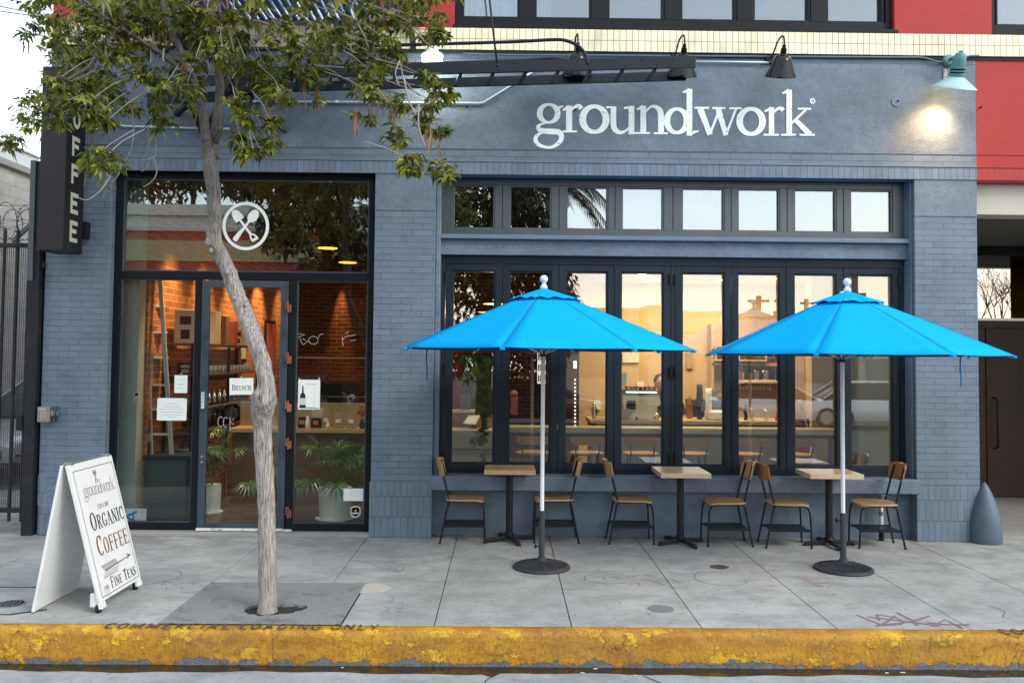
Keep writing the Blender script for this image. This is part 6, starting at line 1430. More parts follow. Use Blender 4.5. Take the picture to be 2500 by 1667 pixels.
mb = MB(); mb.box(1.18, XI1, 4.4, 4.6, .03, ZI); mb.box(1.18, 1.38, 4.6, YI, .03, ZI); struct('interior_ochre_wall', mb, OCH)
mb = MB(); mb.box(XI1 - .02, XI1 + .2, .5, 4.4, .03, ZI); struct('interior_side_wall', mb, mat('warm_white_wall', (.55, .47, .38), .8, .05)); mb = MB(); mb.box(4.02, XI1 - .02, 2.18, 2.4, .03, ZI); struct('interior_return_wall', mb, mat('tan_return_wall', (.42, .29, .18), .8, .06)); mb = MB(); mb.box(1.18, XI1 - .02, 2.42, 4.395, 3.05, 3.12); struct('interior_dropped_ceiling', mb, mat('warm_white_wall', (.55, .47, .38), .8, .05))
mb = MB(); mb.box(P(915, 800, .5).x, P(1056, 800, .5).x, .46, .6, .03, ZI); struct('interior_wall_pier', mb, mat('grey_green_plaster', (.42, .45, .38), .8))
PINE = mat_wood('pine', (.42, .27, .12), (.58, .42, .22), .4, .2)
DKW = mat_wood('dark_wood', (.10, .055, .03), (.17, .10, .05), .45, .1)
STEEL = MATS['steel']
def zi(v, y, u=1650): return P(u, v, y).z
def xi(u, y, v=1000): return P(u, v, y).x
# step ladder behind the left glass
st = thing('step_ladder', 'aluminium step ladder leaning inside the left side light', 'ladder', (xi(372, .7), .75, 0))
ALU = mat('ladder_aluminium', (.46, .47, .47), .42, .1, 9, metal=.2)
y = .62
mb = MB(); mb.bar(P(364, 1112, y), P(352, 665, y), .03, .085, (1, 0, 0)); part('side_rail', mb, ALU, st, bevel=.003)
mb = MB(); mb.bar(P(419, 1112, y + .05), P(390, 665, y + .05), .03, .045, (1, 0, 0)); part('side_rail', mb, ALU, st, bevel=.003)
mb = MB(); mb.bar(P(345, 1112, y + .1), P(348, 780, y + .1), .035, .02, (1, 0, 0)); part('rear_rail', mb, mat('pale_green_rail', (.45, .50, .45), .5), st, bevel=.003)
for v in (748, 812, 873, 940, 1000, 1060):
    mb = MB(); a, b = P(366, v, y + .05), P(398 + (v - 748) * .06, v, y + .25); mb.bar(a, b, .09, .022); part('step', mb, ALU, st, bevel=.002)
mb = MB(); mb.bar(P(360, 865, y - .03), P(343, 945, y - .03), .02, .004); mb.bar(P(372, 865, y - .03), P(364, 955, y - .03), .02, .004); part('spreader', mb, ALU, st)
mb = MB(); a, b = P(356, 1057, y - .04), P(368, 1024, y - .04); mb.box(a.x, b.x, a.y, a.y + .004, a.z, b.z); part('warning_label', mb, mat('label_red', (.45, .06, .03), .5), st)
mb = MB(); a, b = P(357, 1108, y - .04), P(367, 1078, y - .04); mb.box(a.x, b.x, a.y, a.y + .004, a.z, b.z); part('maker_label', mb, mat('label_dark', (.02, .05, .06), .5), st)
# thermostat
mb = MB(); c = P(332, 968, .30); mb.box(c.x - .03, c.x + .03, .295, .319, c.z - .05, c.z + .05); o = solo('thermostat', mb, mat('old_white', (.55, .58, .5), .5), 'small white thermostat on the plaster pier behind the left side light', 'thermostat', bevel=.004)
mb = MB(); mb.box(c.x - .008, c.x + .024, .290, .2945, c.z + .01, c.z + .04); part('display', mb, mat('dark_green', (.01, .06, .04), .4), o)
# mesh cabinet
cb_ = thing('mesh_cabinet', 'dark mesh fronted metal cabinet standing on the floor behind the left side light', 'cabinet', (xi(392, .6), .75, .03))
a, b = P(312, 1285, .50), P(462, 1117, .50)
DKC = mat('cabinet_dark_teal', (.018, .032, .036), .5, .3, 6)
mb = MB(); frame_ring(mb, a.x, b.x, .03, b.z, .03, .03, .05, .03, .50, .53); mb.box(a.x, b.x, .50, 1.0, b.z, b.z + .02); mb.box(a.x, a.x + .02, .53, 1.0, .03, b.z); mb.box(b.x - .02, b.x, .53, 1.0, .03, b.z); mb.box(a.x + .02, b.x - .02, .97, 1.0, .03, b.z); part('case', mb, DKC, cb_, bevel=.003)
mb = MB(); mb.box(a.x + .03, b.x - .03, .512, .516, .08, b.z - .03); part('mesh_door', mb, mat('mesh_door', (.045, .07, .075), .5, .5, 160), cb_)
mb = MB(); c = P(398, 1158, .505); mb.box(c.x - .02, c.x + .02, .507, .511, c.z - .008, c.z + .008); part('nameplate', mb, mat('label_blue', (.06, .10, .16), .4), cb_)
# shelving along the brick wall
sv = thing('shelving_unit', 'tall dark shelving unit of merchandise against the glowing brick wall', 'shelving', (-3.7, 2.3, .03))
SY0, SY1 = .95, 3.55
for z in (.55, .95, 1.22, 1.62, 1.98):
    mb = MB(); mb.box(XI0 + .02, XI0 + .36, SY0, SY1, z, z + .03); part('shelf', mb, DKW, sv, bevel=.003)
for yy in (SY0, 2.25, SY1):
    for xx in (XI0 + .03, XI0 + .34): mb = MB(); mb.box(xx - .015, xx + .015, yy - .015, yy + .015, .03, 2.0); part('post', mb, BLACKM, sv)
BX = mat('carton_white', (.50, .46, .38), .7, .1, 4, island=.15); BXB = mat('carton_brown', (.26, .14, .08), .7, .1); BKX = mat('carton_black', (.02, .02, .02), .5)
gm = 'goods on the shelving unit'
def goods(name, label, cat, x0, x1, y0, y1, z0, z1, m, mark=None):
    mb = MB(); mb.box(x0, x1, y0, y1, z0, z1); o = solo(name, mb, m, label, cat, gm, bevel=.004)
    s = MB(); s.box((x0 + x1) / 2 - (x1 - x0) * .25, (x0 + x1) / 2 + (x1 - x0) * .25, y0 - .003, y0 - .001, z0 + (z1 - z0) * .55, z0 + (z1 - z0) * .8); s.box((x0 + x1) / 2 - (x1 - x0) * .2, (x0 + x1) / 2 + (x1 - x0) * .2, y0 - .003, y0 - .001, z0 + (z1 - z0) * .12, z0 + (z1 - z0) * .4)
    part('picture_label', s, mark or BKX, o)
goods('carton', 'tallest white carton on the top shelf, seen left of the door frame', 'carton', XI0 + .08, XI0 + .34, 1.05, 1.3, 2.012, 2.40, BX)
goods('carton', 'white carton with dark pictures, seen in the left edge of the door glass', 'carton', XI0 + .07, XI0 + .33, 1.72, 1.95, 2.012, 2.42, BX)
goods('carton', 'brown carton second on the top shelf behind the door glass', 'carton', XI0 + .10, XI0 + .33, 2.15, 2.3, 2.012, 2.38, BXB)
goods('carton', 'red brown carton third on the top shelf behind the door glass', 'carton', XI0 + .10, XI0 + .33, 2.5, 2.65, 2.012, 2.32, mat('carton_red', (.28, .05, .04), .6))
goods('carton', 'shortest grey carton at the far end of the top shelf', 'carton', XI0 + .10, XI0 + .34, 2.95, 3.15, 2.012, 2.24, BX)
goods('carton', 'low dark carton on the second shelf beside the ladder', 'carton', XI0 + .12, XI0 + .32, 1.05, 1.25, 1.652, 1.78, BKX, BX)
for k in range(12):
    mb = MB(); yy = 1.75 + .15 * k; mb.lathe([(.028, 1.652), (.034, 1.73), (.034, 1.74), (.03, 1.74), (.0, 1.66)], (XI0 + .27, yy, 0), 14)
    solo('cup', mb, CARD, 'one of a row of white cups on the second shelf behind the door glass', 'cup', 'row of white cups', smooth=True)
for k in range(9):
    mb = MB(); yy = 1.70 + .2 * k; mb.lathe([(.034, 1.252), (.036, 1.36), (.020, 1.40), (.018, 1.43), (0, 1.43)], (XI0 + .27, yy, 0), 14)
    solo('flask', mb, STEEL, 'one of a row of shiny steel flasks on the third shelf behind the door glass', 'flask', 'row of steel flasks', smooth=True)
for k in range(8):
    mb = MB(); yy = 1.70 + .21 * k; mb.lathe([(.04, .982), (.04, 1.14), (.03, 1.16), (0, 1.16)], (XI0 + .27, yy, 0), 14)
    solo('jar', mb, mat('jar_dark', (.07, .02, .015), .2, .3), 'one of a row of dark jars on the fourth shelf behind the door glass', 'jar', 'row of dark jars', smooth=True)
# pictures on the brick wall
def frame_pic(label, yc, zc, w_, h_, col, x=XI0):
    t = thing('framed_picture', label, 'picture', (x + .02, yc, zc - h_ / 2), group='pictures on the brick wall')
    s = MB(); s.box(x + .002, x + .03, yc - w_ / 2, yc + w_ / 2, zc - h_ / 2, zc + h_ / 2); part('frame', s, BLACKM, t)
    s = MB(); s.box(x + .031, x + .034, yc - w_ / 2 + .05, yc + w_ / 2 - .05, zc - h_ / 2 + .05, zc + h_ / 2 - .05); part('print', s, col, t)
frame_pic('black framed red and cream print on the brick wall, seen right of the trunk', 5.4, 1.98, .6, .95, mat('print_red', (.40, .07, .05), .5))
frame_pic('black framed cream print on the brick wall, partly behind the trunk', 3.9, 1.98, .35, .42, BX)
frame_pic('tall framed print just beyond the shelving unit', 3.75, 1.5, .2, 1.0, mat('print_dark', (.12, .08, .05), .5))
# wall washing spotlights
for k, yy in enumerate((1.1, 2.2, 3.4, 4.7, 6.0)):
    t = thing('spotlight', ('nearest', 'second', 'third', 'fourth', 'farthest')[k] + ' ceiling spotlight washing the brick wall', 'spotlight', (XI0 + .55, yy, ZI - .28), group='ceiling spotlights')
    s = MB(); s.lathe([(.0, .12), (.04, .12), (.045, 0), (.04, 0), (.035, .03)], (XI0 + .55, yy, ZI - .28), 16); s.tube([(XI0 + .55, yy, ZI - .16), (XI0 + .55, yy, ZI)], .01, 6); part('can', s, BLACKM, t, smooth=True, auto=40)
    s = MB(); s.lathe([(0, .02), (.036, .02)], (XI0 + .55, yy, ZI - .28), 16); part('lens', s, mat_emit('spot_lens', (1, .8, .5), 14), t)
    lamp('spotlight_beam', 'SPOT', (XI0 + .50, yy, ZI - .30), 280 if k < 4 else 150, (1, .62, .25), .03, target=(XI0, yy, 1.6), spot=62, blend=.9, parent=t)
t = thing('spotlight', 'ceiling spotlight making a hot streak on the rear brick wall', 'spotlight', (-3.1, YI - .5, ZI - .28), group='ceiling spotlights')
s = MB(); s.lathe([(.0, .12), (.04, .12), (.045, 0), (.04, 0), (.035, .03)], (-3.1, YI - .5, ZI - .28), 16); part('can', s, BLACKM, t, smooth=True, auto=40)
lamp('spotlight_beam', 'SPOT', (-3.1, YI - .16, ZI - .30), 160, (1, .5, .16), .02, target=(-3.12, YI + .05, 2.0), spot=24, blend=.9, parent=t)
for u, v, yy in ((661, 459, 4.2), (687, 481, 5.2), (711, 503, 6.2), (774, 552, 5.5), (788, 568, 6.3)):
    c = P(u, v, yy); mb = MB(); mb.lathe([(0, .03), (.03, .02), (.038, -.03), (0, -.032)], c, 12)
    o = solo('track_lamp', mb, mat_emit('track_bulb', (1, .78, .42), 5), 'tiny lit track lamp seen high through the storefront transom', 'lamp', 'tiny track lamps in the transom')
    s = MB(); s.tube([c + Vector((0, 0, .03)), Vector((c.x, c.y, ZI))], .004, 5); part('cord', s, BLACKM, o)
def pendant(label, u, v, yy, r, col, s_, pw):
    c = P(u, v, yy); t = thing('pendant_lamp', label, 'lamp', c, group='pendant lamps inside the cafe')
    s = MB(); s.lathe([(.0, .10), (.02, .10), (.025, .05), (r * .8, .022), (r, 0), (r * .98, 0), (r * .7, .016), (0, .02)], c, 28); part('lamp_shade', s, mat('pendant_shade_dark', (.03, .03, .03), .4), t, smooth=True, auto=50)
    s = MB(); s.lathe([(0, -.001), (r * .96, -.001)], c, 28); part('glowing_underside', s, mat_emit('pendant_glow' + str(s_), col, s_), t)
    s = MB(); s.tube([c + Vector((0, 0, .17)), Vector((c.x, c.y, ZI))], .005, 6); part('cord', s, BLACKM, t)
    if pw: lamp('pendant_light', 'POINT', c + Vector((0, 0, -.03)), pw, (1, .66, .32), .008, parent=t)
pendant('yellow pendant lamp seen through the storefront transom, upper left of two', 800, 606, 2.4, .135, (1, .60, .10), 1.4, 10)
pendant('yellow pendant lamp seen through the storefront transom, lower right of two', 849, 641, 3.4, .135, (1, .62, .12), 1.4, 4)
pendant('cream pendant lamp in the first folding window just left of the left parasol', 1206, 742, 1.9, .14, (1, .80, .52), 1.6, 14)
pendant('small pendant lamp hidden mostly behind the top of the left parasol', 1190, 762, 3.2, .14, (1, .80, .52), 1.4, 10)
# display counter behind the right side light
ct = thing('display_counter', 'wooden display counter with coffee bags seen above the big palm', 'counter', (xi(760, 1.9), 2.0, 0))
y0 = 1.75; z1 = zi(1047, y0, 800)
mb = MB(); mb.box(xi(560, y0), xi(912, y0), y0, y0 + .45, z1 - .05, z1); part('countertop', mb, PINE, ct, bevel=.004)
mb = MB(); mb.box(xi(560, y0), xi(912, y0), y0 + .45, y0 + .5, z1 - .04, zi(983, y0 + .45, 800)); part('back_board', mb, mat('tan_board', (.44, .33, .20), .7, .08), ct)
mb = MB(); mb.box(xi(565, y0), xi(912, y0), y0 + .05, y0 + .42, .03, z1 - .052); part('cupboard', mb, DKW, ct)
gb = 'goods on the display counter'
def bag(label, u, v0, m, w_=.12, h_=.2, lab=CARD, yy=None, name='coffee_bag'):
    yy = yy or y0 + .12; c = P(u, 1040, yy); s = MB()
    s.add([(c.x - w_ / 2, yy - .03, z1 + .001), (c.x + w_ / 2, yy - .03, z1 + .001), (c.x + w_ / 2, yy + .04, z1 + .001), (c.x - w_ / 2, yy + .04, z1 + .001), (c.x - w_ / 2, yy, z1 + h_), (c.x + w_ / 2, yy, z1 + h_), (c.x + w_ / 2, yy + .012, z1 + h_), (c.x - w_ / 2, yy + .012, z1 + h_)],
          [(0, 3, 2, 1), (4, 5, 6, 7), (0, 1, 5, 4), (1, 2, 6, 5), (2, 3, 7, 6), (3, 0, 4, 7)])
    o = solo(name, s, m, label, 'coffee bag', gb, bevel=.004)
    s = MB(); s.box(c.x - .03, c.x + .03, yy - .034, yy - .0305, z1 + h_ * .35, z1 + h_ * .35 + .05); part('label_patch', s, lab, o)
KR = mat('kraft_paper', (.36, .24, .14), .8, .1); ORL = mat('orange_label', (.6, .2, .03), .6)
bag('black coffee bag with an orange label, left of the white carafe', 738, 0, BKX, .10, .14, ORL)
bag('black coffee bag with an orange label, right of the white carafe', 772, 0, BKX, .13, .13, ORL)
bag('narrow brown coffee bag with a white label behind the small white cup', 797, 0, KR, .11, .20, CARD, y0 + .25)
bag('middle brown coffee bag with a white label on the counter', 826, 0, KR, .12, .20)
bag('brown coffee bag with a dark round mark nearest the vase', 858, 0, KR, .12, .19)
for (u, r, h, nm, lb, m) in ((750, .028, .15, 'carafe', 'white carafe standing between two black coffee bags', CARD), (800, .026, .07, 'cup', 'small white cup on the display counter', CARD), (884, .035, .12, 'vase', 'dark glass vase with dried orange flowers at the right end of the display counter', mat('vase_dark', (.03, .035, .04), .15))):
    c = P(u, 1040, y0 + .08); s = MB(); s.lathe([(r * .8, 0), (r, h * .3), (r, h * .55), (r * .6, h * .8), (r * .65, h), (0, h)], (c.x, y0 + .08, z1 + .001), 16); o = solo(nm, s, m, lb, nm, smooth=True)
    if nm == 'vase':
        s = MB(); 
        for k in range(16): s.sphere((rnd.uniform(-.05, .05), rnd.uniform(-.03, .03), h + rnd.uniform(.04, .16)), rnd.uniform(.012, .022), 6)
        for k in range(5): s.tube([(0, 0, h * .6), (rnd.uniform(-.04, .04), 0, h + .1)], .002, 4)
        q = part('dried_flowers', s, mat('dried_orange', (.32, .15, .06), .8, .3, 30), None); q.parent = o; q.location = (0, 0, 0)
c = P(776, 1010, y0 + .3); mb = MB(); mb.box(c.x - .07, c.x + .07, y0 + .28, y0 + .30, z1 + .001, z1 + .24); solo('price_board', mb, mat('cream_board', (.55, .5, .38), .7), 'cream board standing behind the coffee bags', 'board')
mb = MB(); c = P(700, 872, 2.6); mb.box(xi(700, 2.6, 872), xi(902, 2.6, 872), 2.6, 2.64, c.z - .012, c.z + .012); solo('wooden_rail', mb, PINE, 'long thin wooden rail crossing the right side light above the poster', 'rail')
mb = MB(); mb.box(xi(705, 3.5), xi(915, 3.5), 3.5, 4.3, .03, zi(935, 3.5, 800)); o = solo('dark_back_counter', mb, mat('back_counter_black', (.022, .02, .02), .5), 'dark back counter in the gloom behind the bottle poster', 'counter', bevel=.01)
mb = MB(); v_ = zi(968, 3.48, 800); mb.box(xi(800, 3.49), xi(860, 3.49), 3.485, 3.498, v_ - .006, v_ + .006); mb.box(xi(868, 3.49), xi(900, 3.49), 3.485, 3.498, v_ - .006, v_ + .006); part('steel_edge', mb, STEEL, o)
# palms in white pots
POT = mat('pot_pale_blue', (.80, .88, .87), .45, .05)
PLM = mat_leaf('palm_leaf', [(.02, .09, .05), (.04, .15, .075), (.07, .22, .08), (.24, .32, .06)], .2, .3)
def palm(label, x, y, r, h, R, nf, seed, saucer=True):
    rr = random.Random(seed); t = thing('potted_palm', label, 'potted plant', (x, y, .03), group='palms in pale pots')
    s = MB(); s.lathe([(r * .94, .0), (r * .95, .03), (r, h), (r * .93, h), (r * .92, h - .03), (0, h - .035)], (x, y, .03 + .012), 36); part('pot', s, POT, t, smooth=True, auto=40)
    s = MB(); s.lathe([(0, 0), (r * 1.12, 0), (r * 1.18, .02), (r * 1.1, .014), (0, .011)], (x, y, .03), 30); part('saucer', s, POT, t, smooth=True, auto=40)
    s = MB(); st_ = MB()
    for f in range(nf):
        a = rr.uniform(0, 2 * pi); el = rr.uniform(.15, 1.35); L_ = R * rr.uniform(.55, 1.0)
        b0 = Vector((x, y, .03 + h - .02)); d = Vector((cos(a) * cos(el), sin(a) * cos(el) * .8, sin(el)))
        top = b0 + d * L_; st_.tube([b0, b0.lerp(top, .5) + Vector((0, 0, .03)), top], .004, 5)
        dd = (d + Vector((0, 0, -.55))).normalized(); sd = dd.cross(Vector((0, 0, 1))).normalized(); up_ = sd.cross(dd)
        for k in range(17):
            an = radians(-120 + 15 * k + rr.uniform(-4, 4)); bd = (dd * cos(an) + sd * sin(an)).normalized(); l = R * .42 * rr.uniform(.8, 1.1) * (1 - .2 * abs(k - 8) / 8)
            tip = top + bd * l - Vector((0, 0, l * .35)); md = top + bd * l * .5 - Vector((0, 0, l * .04)); w_ = up_.cross(bd).normalized() * .011 if up_.cross(bd).length > .01 else Vector((.01, 0, 0))
            i = len(s.v); s.v += [tuple(top), tuple(md + w_), tuple(tip), tuple(md - w_)]; s.f.append((i, i + 1, i + 2, i + 3))
    part('fronds', s, PLM, t); part('stalks', st_, mat('palm_stalk', (.06, .10, .03), .6), t)
palm('large fan palm in a wide pale pot behind the right side light', xi(822, .82), .82, .185, .35, .62, 22, 4)
palm('smaller palm in a white pot behind the left part of the door', xi(520, 1.15), 1.15, .115, .32, .62, 13, 8)
palm('dim palm standing on the floor behind the mesh cabinet', xi(455, 1.6), 1.55, .13, .7, .5, 12, 9)
# cafe table and chair silhouettes inside the door
mb = MB(); c = P(575, 1150, 2.2); mb.box(c.x - .12, c.x + .12, 2.2, 2.24, .45, .85); mb.tube([(c.x - .12, 2.2, .03), (c.x - .12, 2.2, .45)], .012, 6); mb.tube([(c.x + .12, 2.2, .03), (c.x + .12, 2.2, .45)], .012, 6); solo('indoor_chair', mb, mat('orange_ply', (.35, .14, .05), .5), 'orange plywood chair in the dim room behind the door glass', 'chair', bevel=.01)

# ---------------- right room
wb = thing('window_bar', 'long pale wooden bar top running behind the folding windows', 'counter', (xi(1650, .8), .8, 0))
y0, y1 = .52, .86; zt = zi(1046, .52)
mb = MB(); mb.box(xi(1242, y0), xi(2052, y0), y0, y1, zt - .058, zt); part('bar_top', mb, mat_wood('pale_bar_wood', (.55, .49, .35), (.68, .62, .47), .4, .2, (.4, 5, 5)), wb, bevel=.004)
mb = MB(); mb.box(xi(1242, y0), xi(2052, y0), y0 + .01, y1 - .01, zt - .10, zt - .059)
for u in (1243, 1637, 2051): mb.box(xi(u, y0) - .02, xi(u, y0) + .02, y0 + .02, y0 + .06, .03, zt - .10); mb.box(xi(u, y0) - .02, xi(u, y0) + .02, y1 - .06, y1 - .02, .03, zt - .10)
part('steel_frame', mb, BLACKM, wb)
def stool(label, x):
    t = thing('bar_stool', label, 'stool', (x, 1.32, .03), group='bar stools inside the window', local=True)
    s = MB(); s.lathe([(0, .70), (.20, .702), (.215, .715), (.21, .728), (0, .724)], n=26, squash=.9); part('seat', s, CWS, t, smooth=True, auto=40)
    s = MB(); n = 12
    for side in (0, 1):
        for i in range(n + 1):
            v = -1 + 2 * i / n; zc = .055 * (1 - max(0, abs(v) - .75) / .25 * .5)
            s.v += [(v * .205, -.20 + .04 * v * v - .012 * side, .885 - zc), (v * .205, -.20 + .04 * v * v - .012 * side, .885 + zc + .01)]
    for i in range(n): a = 2 * i; s.f += [(a, a + 2, a + 3, a + 1), (a + 2 * n + 2, a + 2 * n + 3, a + 2 * n + 5, a + 2 * n + 4), (a + 1, a + 3, a + 2 * n + 5, a + 2 * n + 3), (a, a + 2 * n + 2, a + 2 * n + 4, a + 2)]
    part('backrest', s, CWS, t, smooth=True, auto=50)
    for sx_ in (-1, 1):
        s = MB(); s.tube([(sx_ * .13, -.16, .70), (sx_ * .15, -.185, .88)], .009, 6); part('back_upright', s, TUBE, t, smooth=True)
        for sy in (-1, 1): s = MB(); s.tube([(sx_ * .13, sy * .12, .70), (sx_ * .20, sy * .19, 0)], .011, 6); part('leg', s, TUBE, t, smooth=True)
    s = MB(); q = [(-.175, -.165, .22), (.175, -.165, .22), (.175, .165, .22), (-.175, .165, .22), (-.175, -.165, .22)]
    for a, b in zip(q, q[1:]): s.tube([a, b], .008, 6)
    part('foot_ring', s, TUBE, t, smooth=True); return t
CWS = mat_wood('stool_wood', (.50, .29, .13), (.64, .42, .22), .3, .4)
lab = ['leftmost bar stool, just inside the second folding window behind the parasol pole', 'bar stool second from the left inside the windows', 'bar stool third from the left, below the espresso machine', 'bar stool fourth from the left, right of the hinged middle post', 'bar stool fifth from the left inside the windows', 'rightmost bar stool, left of the right parasol pole']
s0 = None
for l_, u in zip(lab, (1303, 1433, 1566, 1690, 1822, 1948)):
    x = xi(u, 1.25, 1075)
    if s0 is None: s0 = stool(l_, x)
    else: dup(s0, (x, 1.32, .03), radians(rnd.uniform(-5, 5)), l_, 'bar stools inside the window')
RGT = 3.93
sc_ = thing('service_counter', 'service counter carrying the espresso machine deep inside the cafe', 'counter', (xi(1750, 2.5), 2.8, 0))
zc = 1.06
mb = MB(); mb.box(xi(1440, 2.5), RGT, 2.45, 3.15, zc - .05, zc); part('countertop', mb, PINE, sc_, bevel=.004)
mb = MB(); mb.box(xi(1445, 2.5), RGT - .02, 2.5, 3.1, .03, zc - .051); part('front_panel', mb, mat('counter_front_grey', (.16, .17, .18), .6), sc_)
em = thing('espresso_machine', 'cream and black espresso machine with red cups on top, in the fourth folding window', 'espresso machine', (xi(1568, 2.55), 2.75, zc))
CRM = mat('cream_enamel', (.66, .64, .52), .3, .04)
a, b = P(1520, 1027, 2.55), P(1614, 962, 2.55)
mb = MB(); mb.prism([(a.x + .04, zc + .001), (b.x - .06, zc + .001), (b.x - .05, zc + .16), (b.x - .0, zc + .22), (b.x - .03, b.z), (a.x + .02, b.z), (a.x + .0, zc + .2)], lambda x, y, z: Vector((x, 2.55 + z, y)), 0, .45); part('body', mb, CRM, em, bevel=.01)
mb = MB(); mb.box(a.x, b.x - .02, 2.53, 3.02, b.z + .001, b.z + .05); part('cup_tray', mb, BLACKM, em, bevel=.005)
mb = MB(); mb.box(a.x + .04, b.x - .06, 2.515, 2.528, b.z + .012, b.z + .036); part('light_strip', mb, mat_emit('strip_glow', (1, 1, .98), 1.2), em)
mb = MB(); mb.box(a.x + .05, a.x + .17, 2.50, 2.545, zc + .14, zc + .26); part('control_box', mb, BLACKM, em, bevel=.01)
RC = mat('red_cup', (.30, .02, .015), .15, .1, coat=.5)
for k in range(7):
    mb = MB(); x = a.x + .07 + .062 * k; mb.lathe([(.018, 0), (.030, .03), (.030, .05), (.026, .05), (0, .008)], (x, 2.66, b.z + .051), 12); solo('cup', mb, RC, 'one of the red cups lined up on top of the espresso machine', 'cup', 'red cups on the espresso machine', smooth=True)
for k in range(12):
    mb = MB(); c = P(1530, 1000, 2.5); mb.lathe([(0, 0), (.045, 0), (.062, .009), (0, .008)], (c.x, 2.52, zc + .001 + .0125 * k), 18); solo('saucer', mb, CARD, 'one of the stacked white saucers left of the espresso machine', 'saucer', 'stack of saucers')
for u, w_, h_, d, m, nm, lb in ((1553, .09, .06, .1, RC, 'red_bowl', 'stack of red bowls in front of the espresso machine'), (1600, .10, .09, .1, STEEL, 'milk_jug', 'shiny steel milk jug on the service counter'), (1835, .055, .17, .1, STEEL, 'steel_canister', 'tall steel canister on the service counter in the sixth folding window'), (1870, .05, .15, .1, STEEL, 'steel_pitcher', 'rounded steel pitcher right of the tall canister'), (1896, .04, .11, .1, mat('red_bottle', (.5, .03, .06), .3), 'red_bottle', 'small red bottle on the service counter')):
    c = P(u, 1020, 2.6); mb = MB(); mb.lathe([(w_ * .5, 0), (w_ * .62, h_ * .2), (w_ * .6, h_ * .6), (w_ * .4, h_ * .85), (w_ * .35, h_), (0, h_)], (c.x, 2.6, zc + .001), 18); solo(nm, mb, m, lb, nm.split('_')[-1], smooth=True)
mb = MB(); c = P(1765, 1018, 2.55); mb.box(c.x - .17, c.x + .17, 2.55, 2.9, zc + .001, zc + .12); solo('dish_tub', mb, CRM, 'cream tub on the service counter in the fifth folding window', 'tub', bevel=.02)
mb = MB(); c = P(1735, 985, 3.3); mb.box(c.x - .28, c.x + .33, 3.3, 3.7, .9, 1.30); mb.box(c.x - .2, c.x + .2, 3.28, 3.3, 1.12, 1.22); solo('back_bar_machine', mb, mat('machine_dark', (.03, .028, .026), .3), 'dark brewing machine on the back bar', 'machine', bevel=.01)
# shelves on the ochre wall
sh2 = thing('back_bar_shelves', 'warm lit wooden shelves with bottles and machines on the ochre wall', 'shelving', (xi(1820, 4.2), 4.3, 1.2))
for v in (853, 887, 929):
    z = zi(v, 4.15); mb = MB(); mb.box(xi(1737 if v < 900 else 1800, 4.15), xi(1910, 4.15), 4.12, 4.395, z - .03, z + .02); part('shelf', mb, PINE, sh2, bevel=.004)
mb = MB(); mb.box(xi(1736, 4.15), xi(1742, 4.15), 4.12, 4.395, zi(950, 4.15), zi(790, 4.15)); part('side_board', mb, PINE, sh2)
for k in range(2):
    u0, u1 = ((1745, 1795), (1802, 1872))[k]; t = thing('menu_board', ('small', 'large')[k] + ' dark menu board in a wooden frame above the back bar shelves', 'menu board', P((u0 + u1) / 2, 880, 4.05))
    za, zb = zi(880, 4.05), zi(842, 4.05); mb = MB(); frame_ring(mb, xi(u0, 4.05), xi(u1, 4.05), za, zb, .025, .025, .025, .025, 4.03, 4.08); part('frame', mb, PINE, t)
    mb = MB(); mb.box(xi(u0, 4.05) + .024, xi(u1, 4.05) - .024, 4.05, 4.07, za + .024, zb - .024); part('panel', mb, mat('menu_brown', (.05, .025, .018), .5), t)
gq = 'bottles on the back bar shelves'
zq = zi(929, 4.15) + .022
for k in range(11):
    x = xi(1806 + 9.5 * k, 4.2); h_ = rnd.uniform(.13, .24); mb = MB(); mb.lathe([(.022, 0), (.024, h_ * .6), (.010, h_ * .78), (.010, h_), (0, h_)], (x, 4.22, zq), 10); solo('bottle', mb, mat(('glass_amber', 'glass_clear', 'glass_dark')[k % 3], ((.35, .16, .04), (.5, .45, .35), (.05, .03, .02))[k % 3], .15), 'one of the bottles standing on the lower back bar shelf', 'bottle', gq, smooth=True)
for k in range(10):
    x = xi(1808 + 8 * k, 4.2); mb = MB(); mb.lathe([(.018, 0), (.022, .05), (.020, .09), (.0, .09)], (x, 4.2, zi(929, 4.15) - .032 - .10), 10); mb.tube([(x, 4.2, zi(929, 4.15) - .045), (x, 4.2, zi(929, 4.15) - .031)], .003, 4); solo('hanging_glass', mb, mat('glass_lit', (.55, .42, .25), .1), 'one of the glasses hanging under the lower back bar shelf', 'glass', 'glasses hanging under the shelf', smooth=True)
for k in range(3):
    x = xi(1845 + 22 * k, 4.2); mb = MB(); mb.box(x - .045, x + .05, 4.15, 4.33, zi(887, 4.15) - .25, zi(887, 4.15) - .09); solo('coffee_grinder', mb, STEEL if k < 2 else BLACKM, ('left steel', 'middle steel', 'right black')[k] + ' grinder between the two back bar shelves', 'grinder', 'grinders on the back bar', bevel=.02)
for u0, v0, u1, v1, yy, nm, lb, cat, m in ((1555, 962, 1572, 932, 4.36, 'framed_notice', 'small pale framed notice on the ochre wall above the espresso machine', 'picture', CARD), (1452, 1000, 1466, 978, 4.36, 'wall_switch', 'small pale wall plate at the left part of the ochre wall', 'switch', CARD),
        (1676, 900, 1692, 850, 4.36, 'wall_poster', 'narrow tan poster on the ochre wall in the fifth folding window', 'poster', KR), (1520, 885, 1560, 862, 4.36, 'price_list', 'wide cream price list on the ochre wall in the fourth folding window', 'notice', CRM)):
    a, b = P(u0, v0, yy), P(u1, v1, yy); mb = MB(); mb.box(a.x, b.x, yy, 4.398, a.z, b.z); solo(nm, mb, m, lb, cat, bevel=.003)
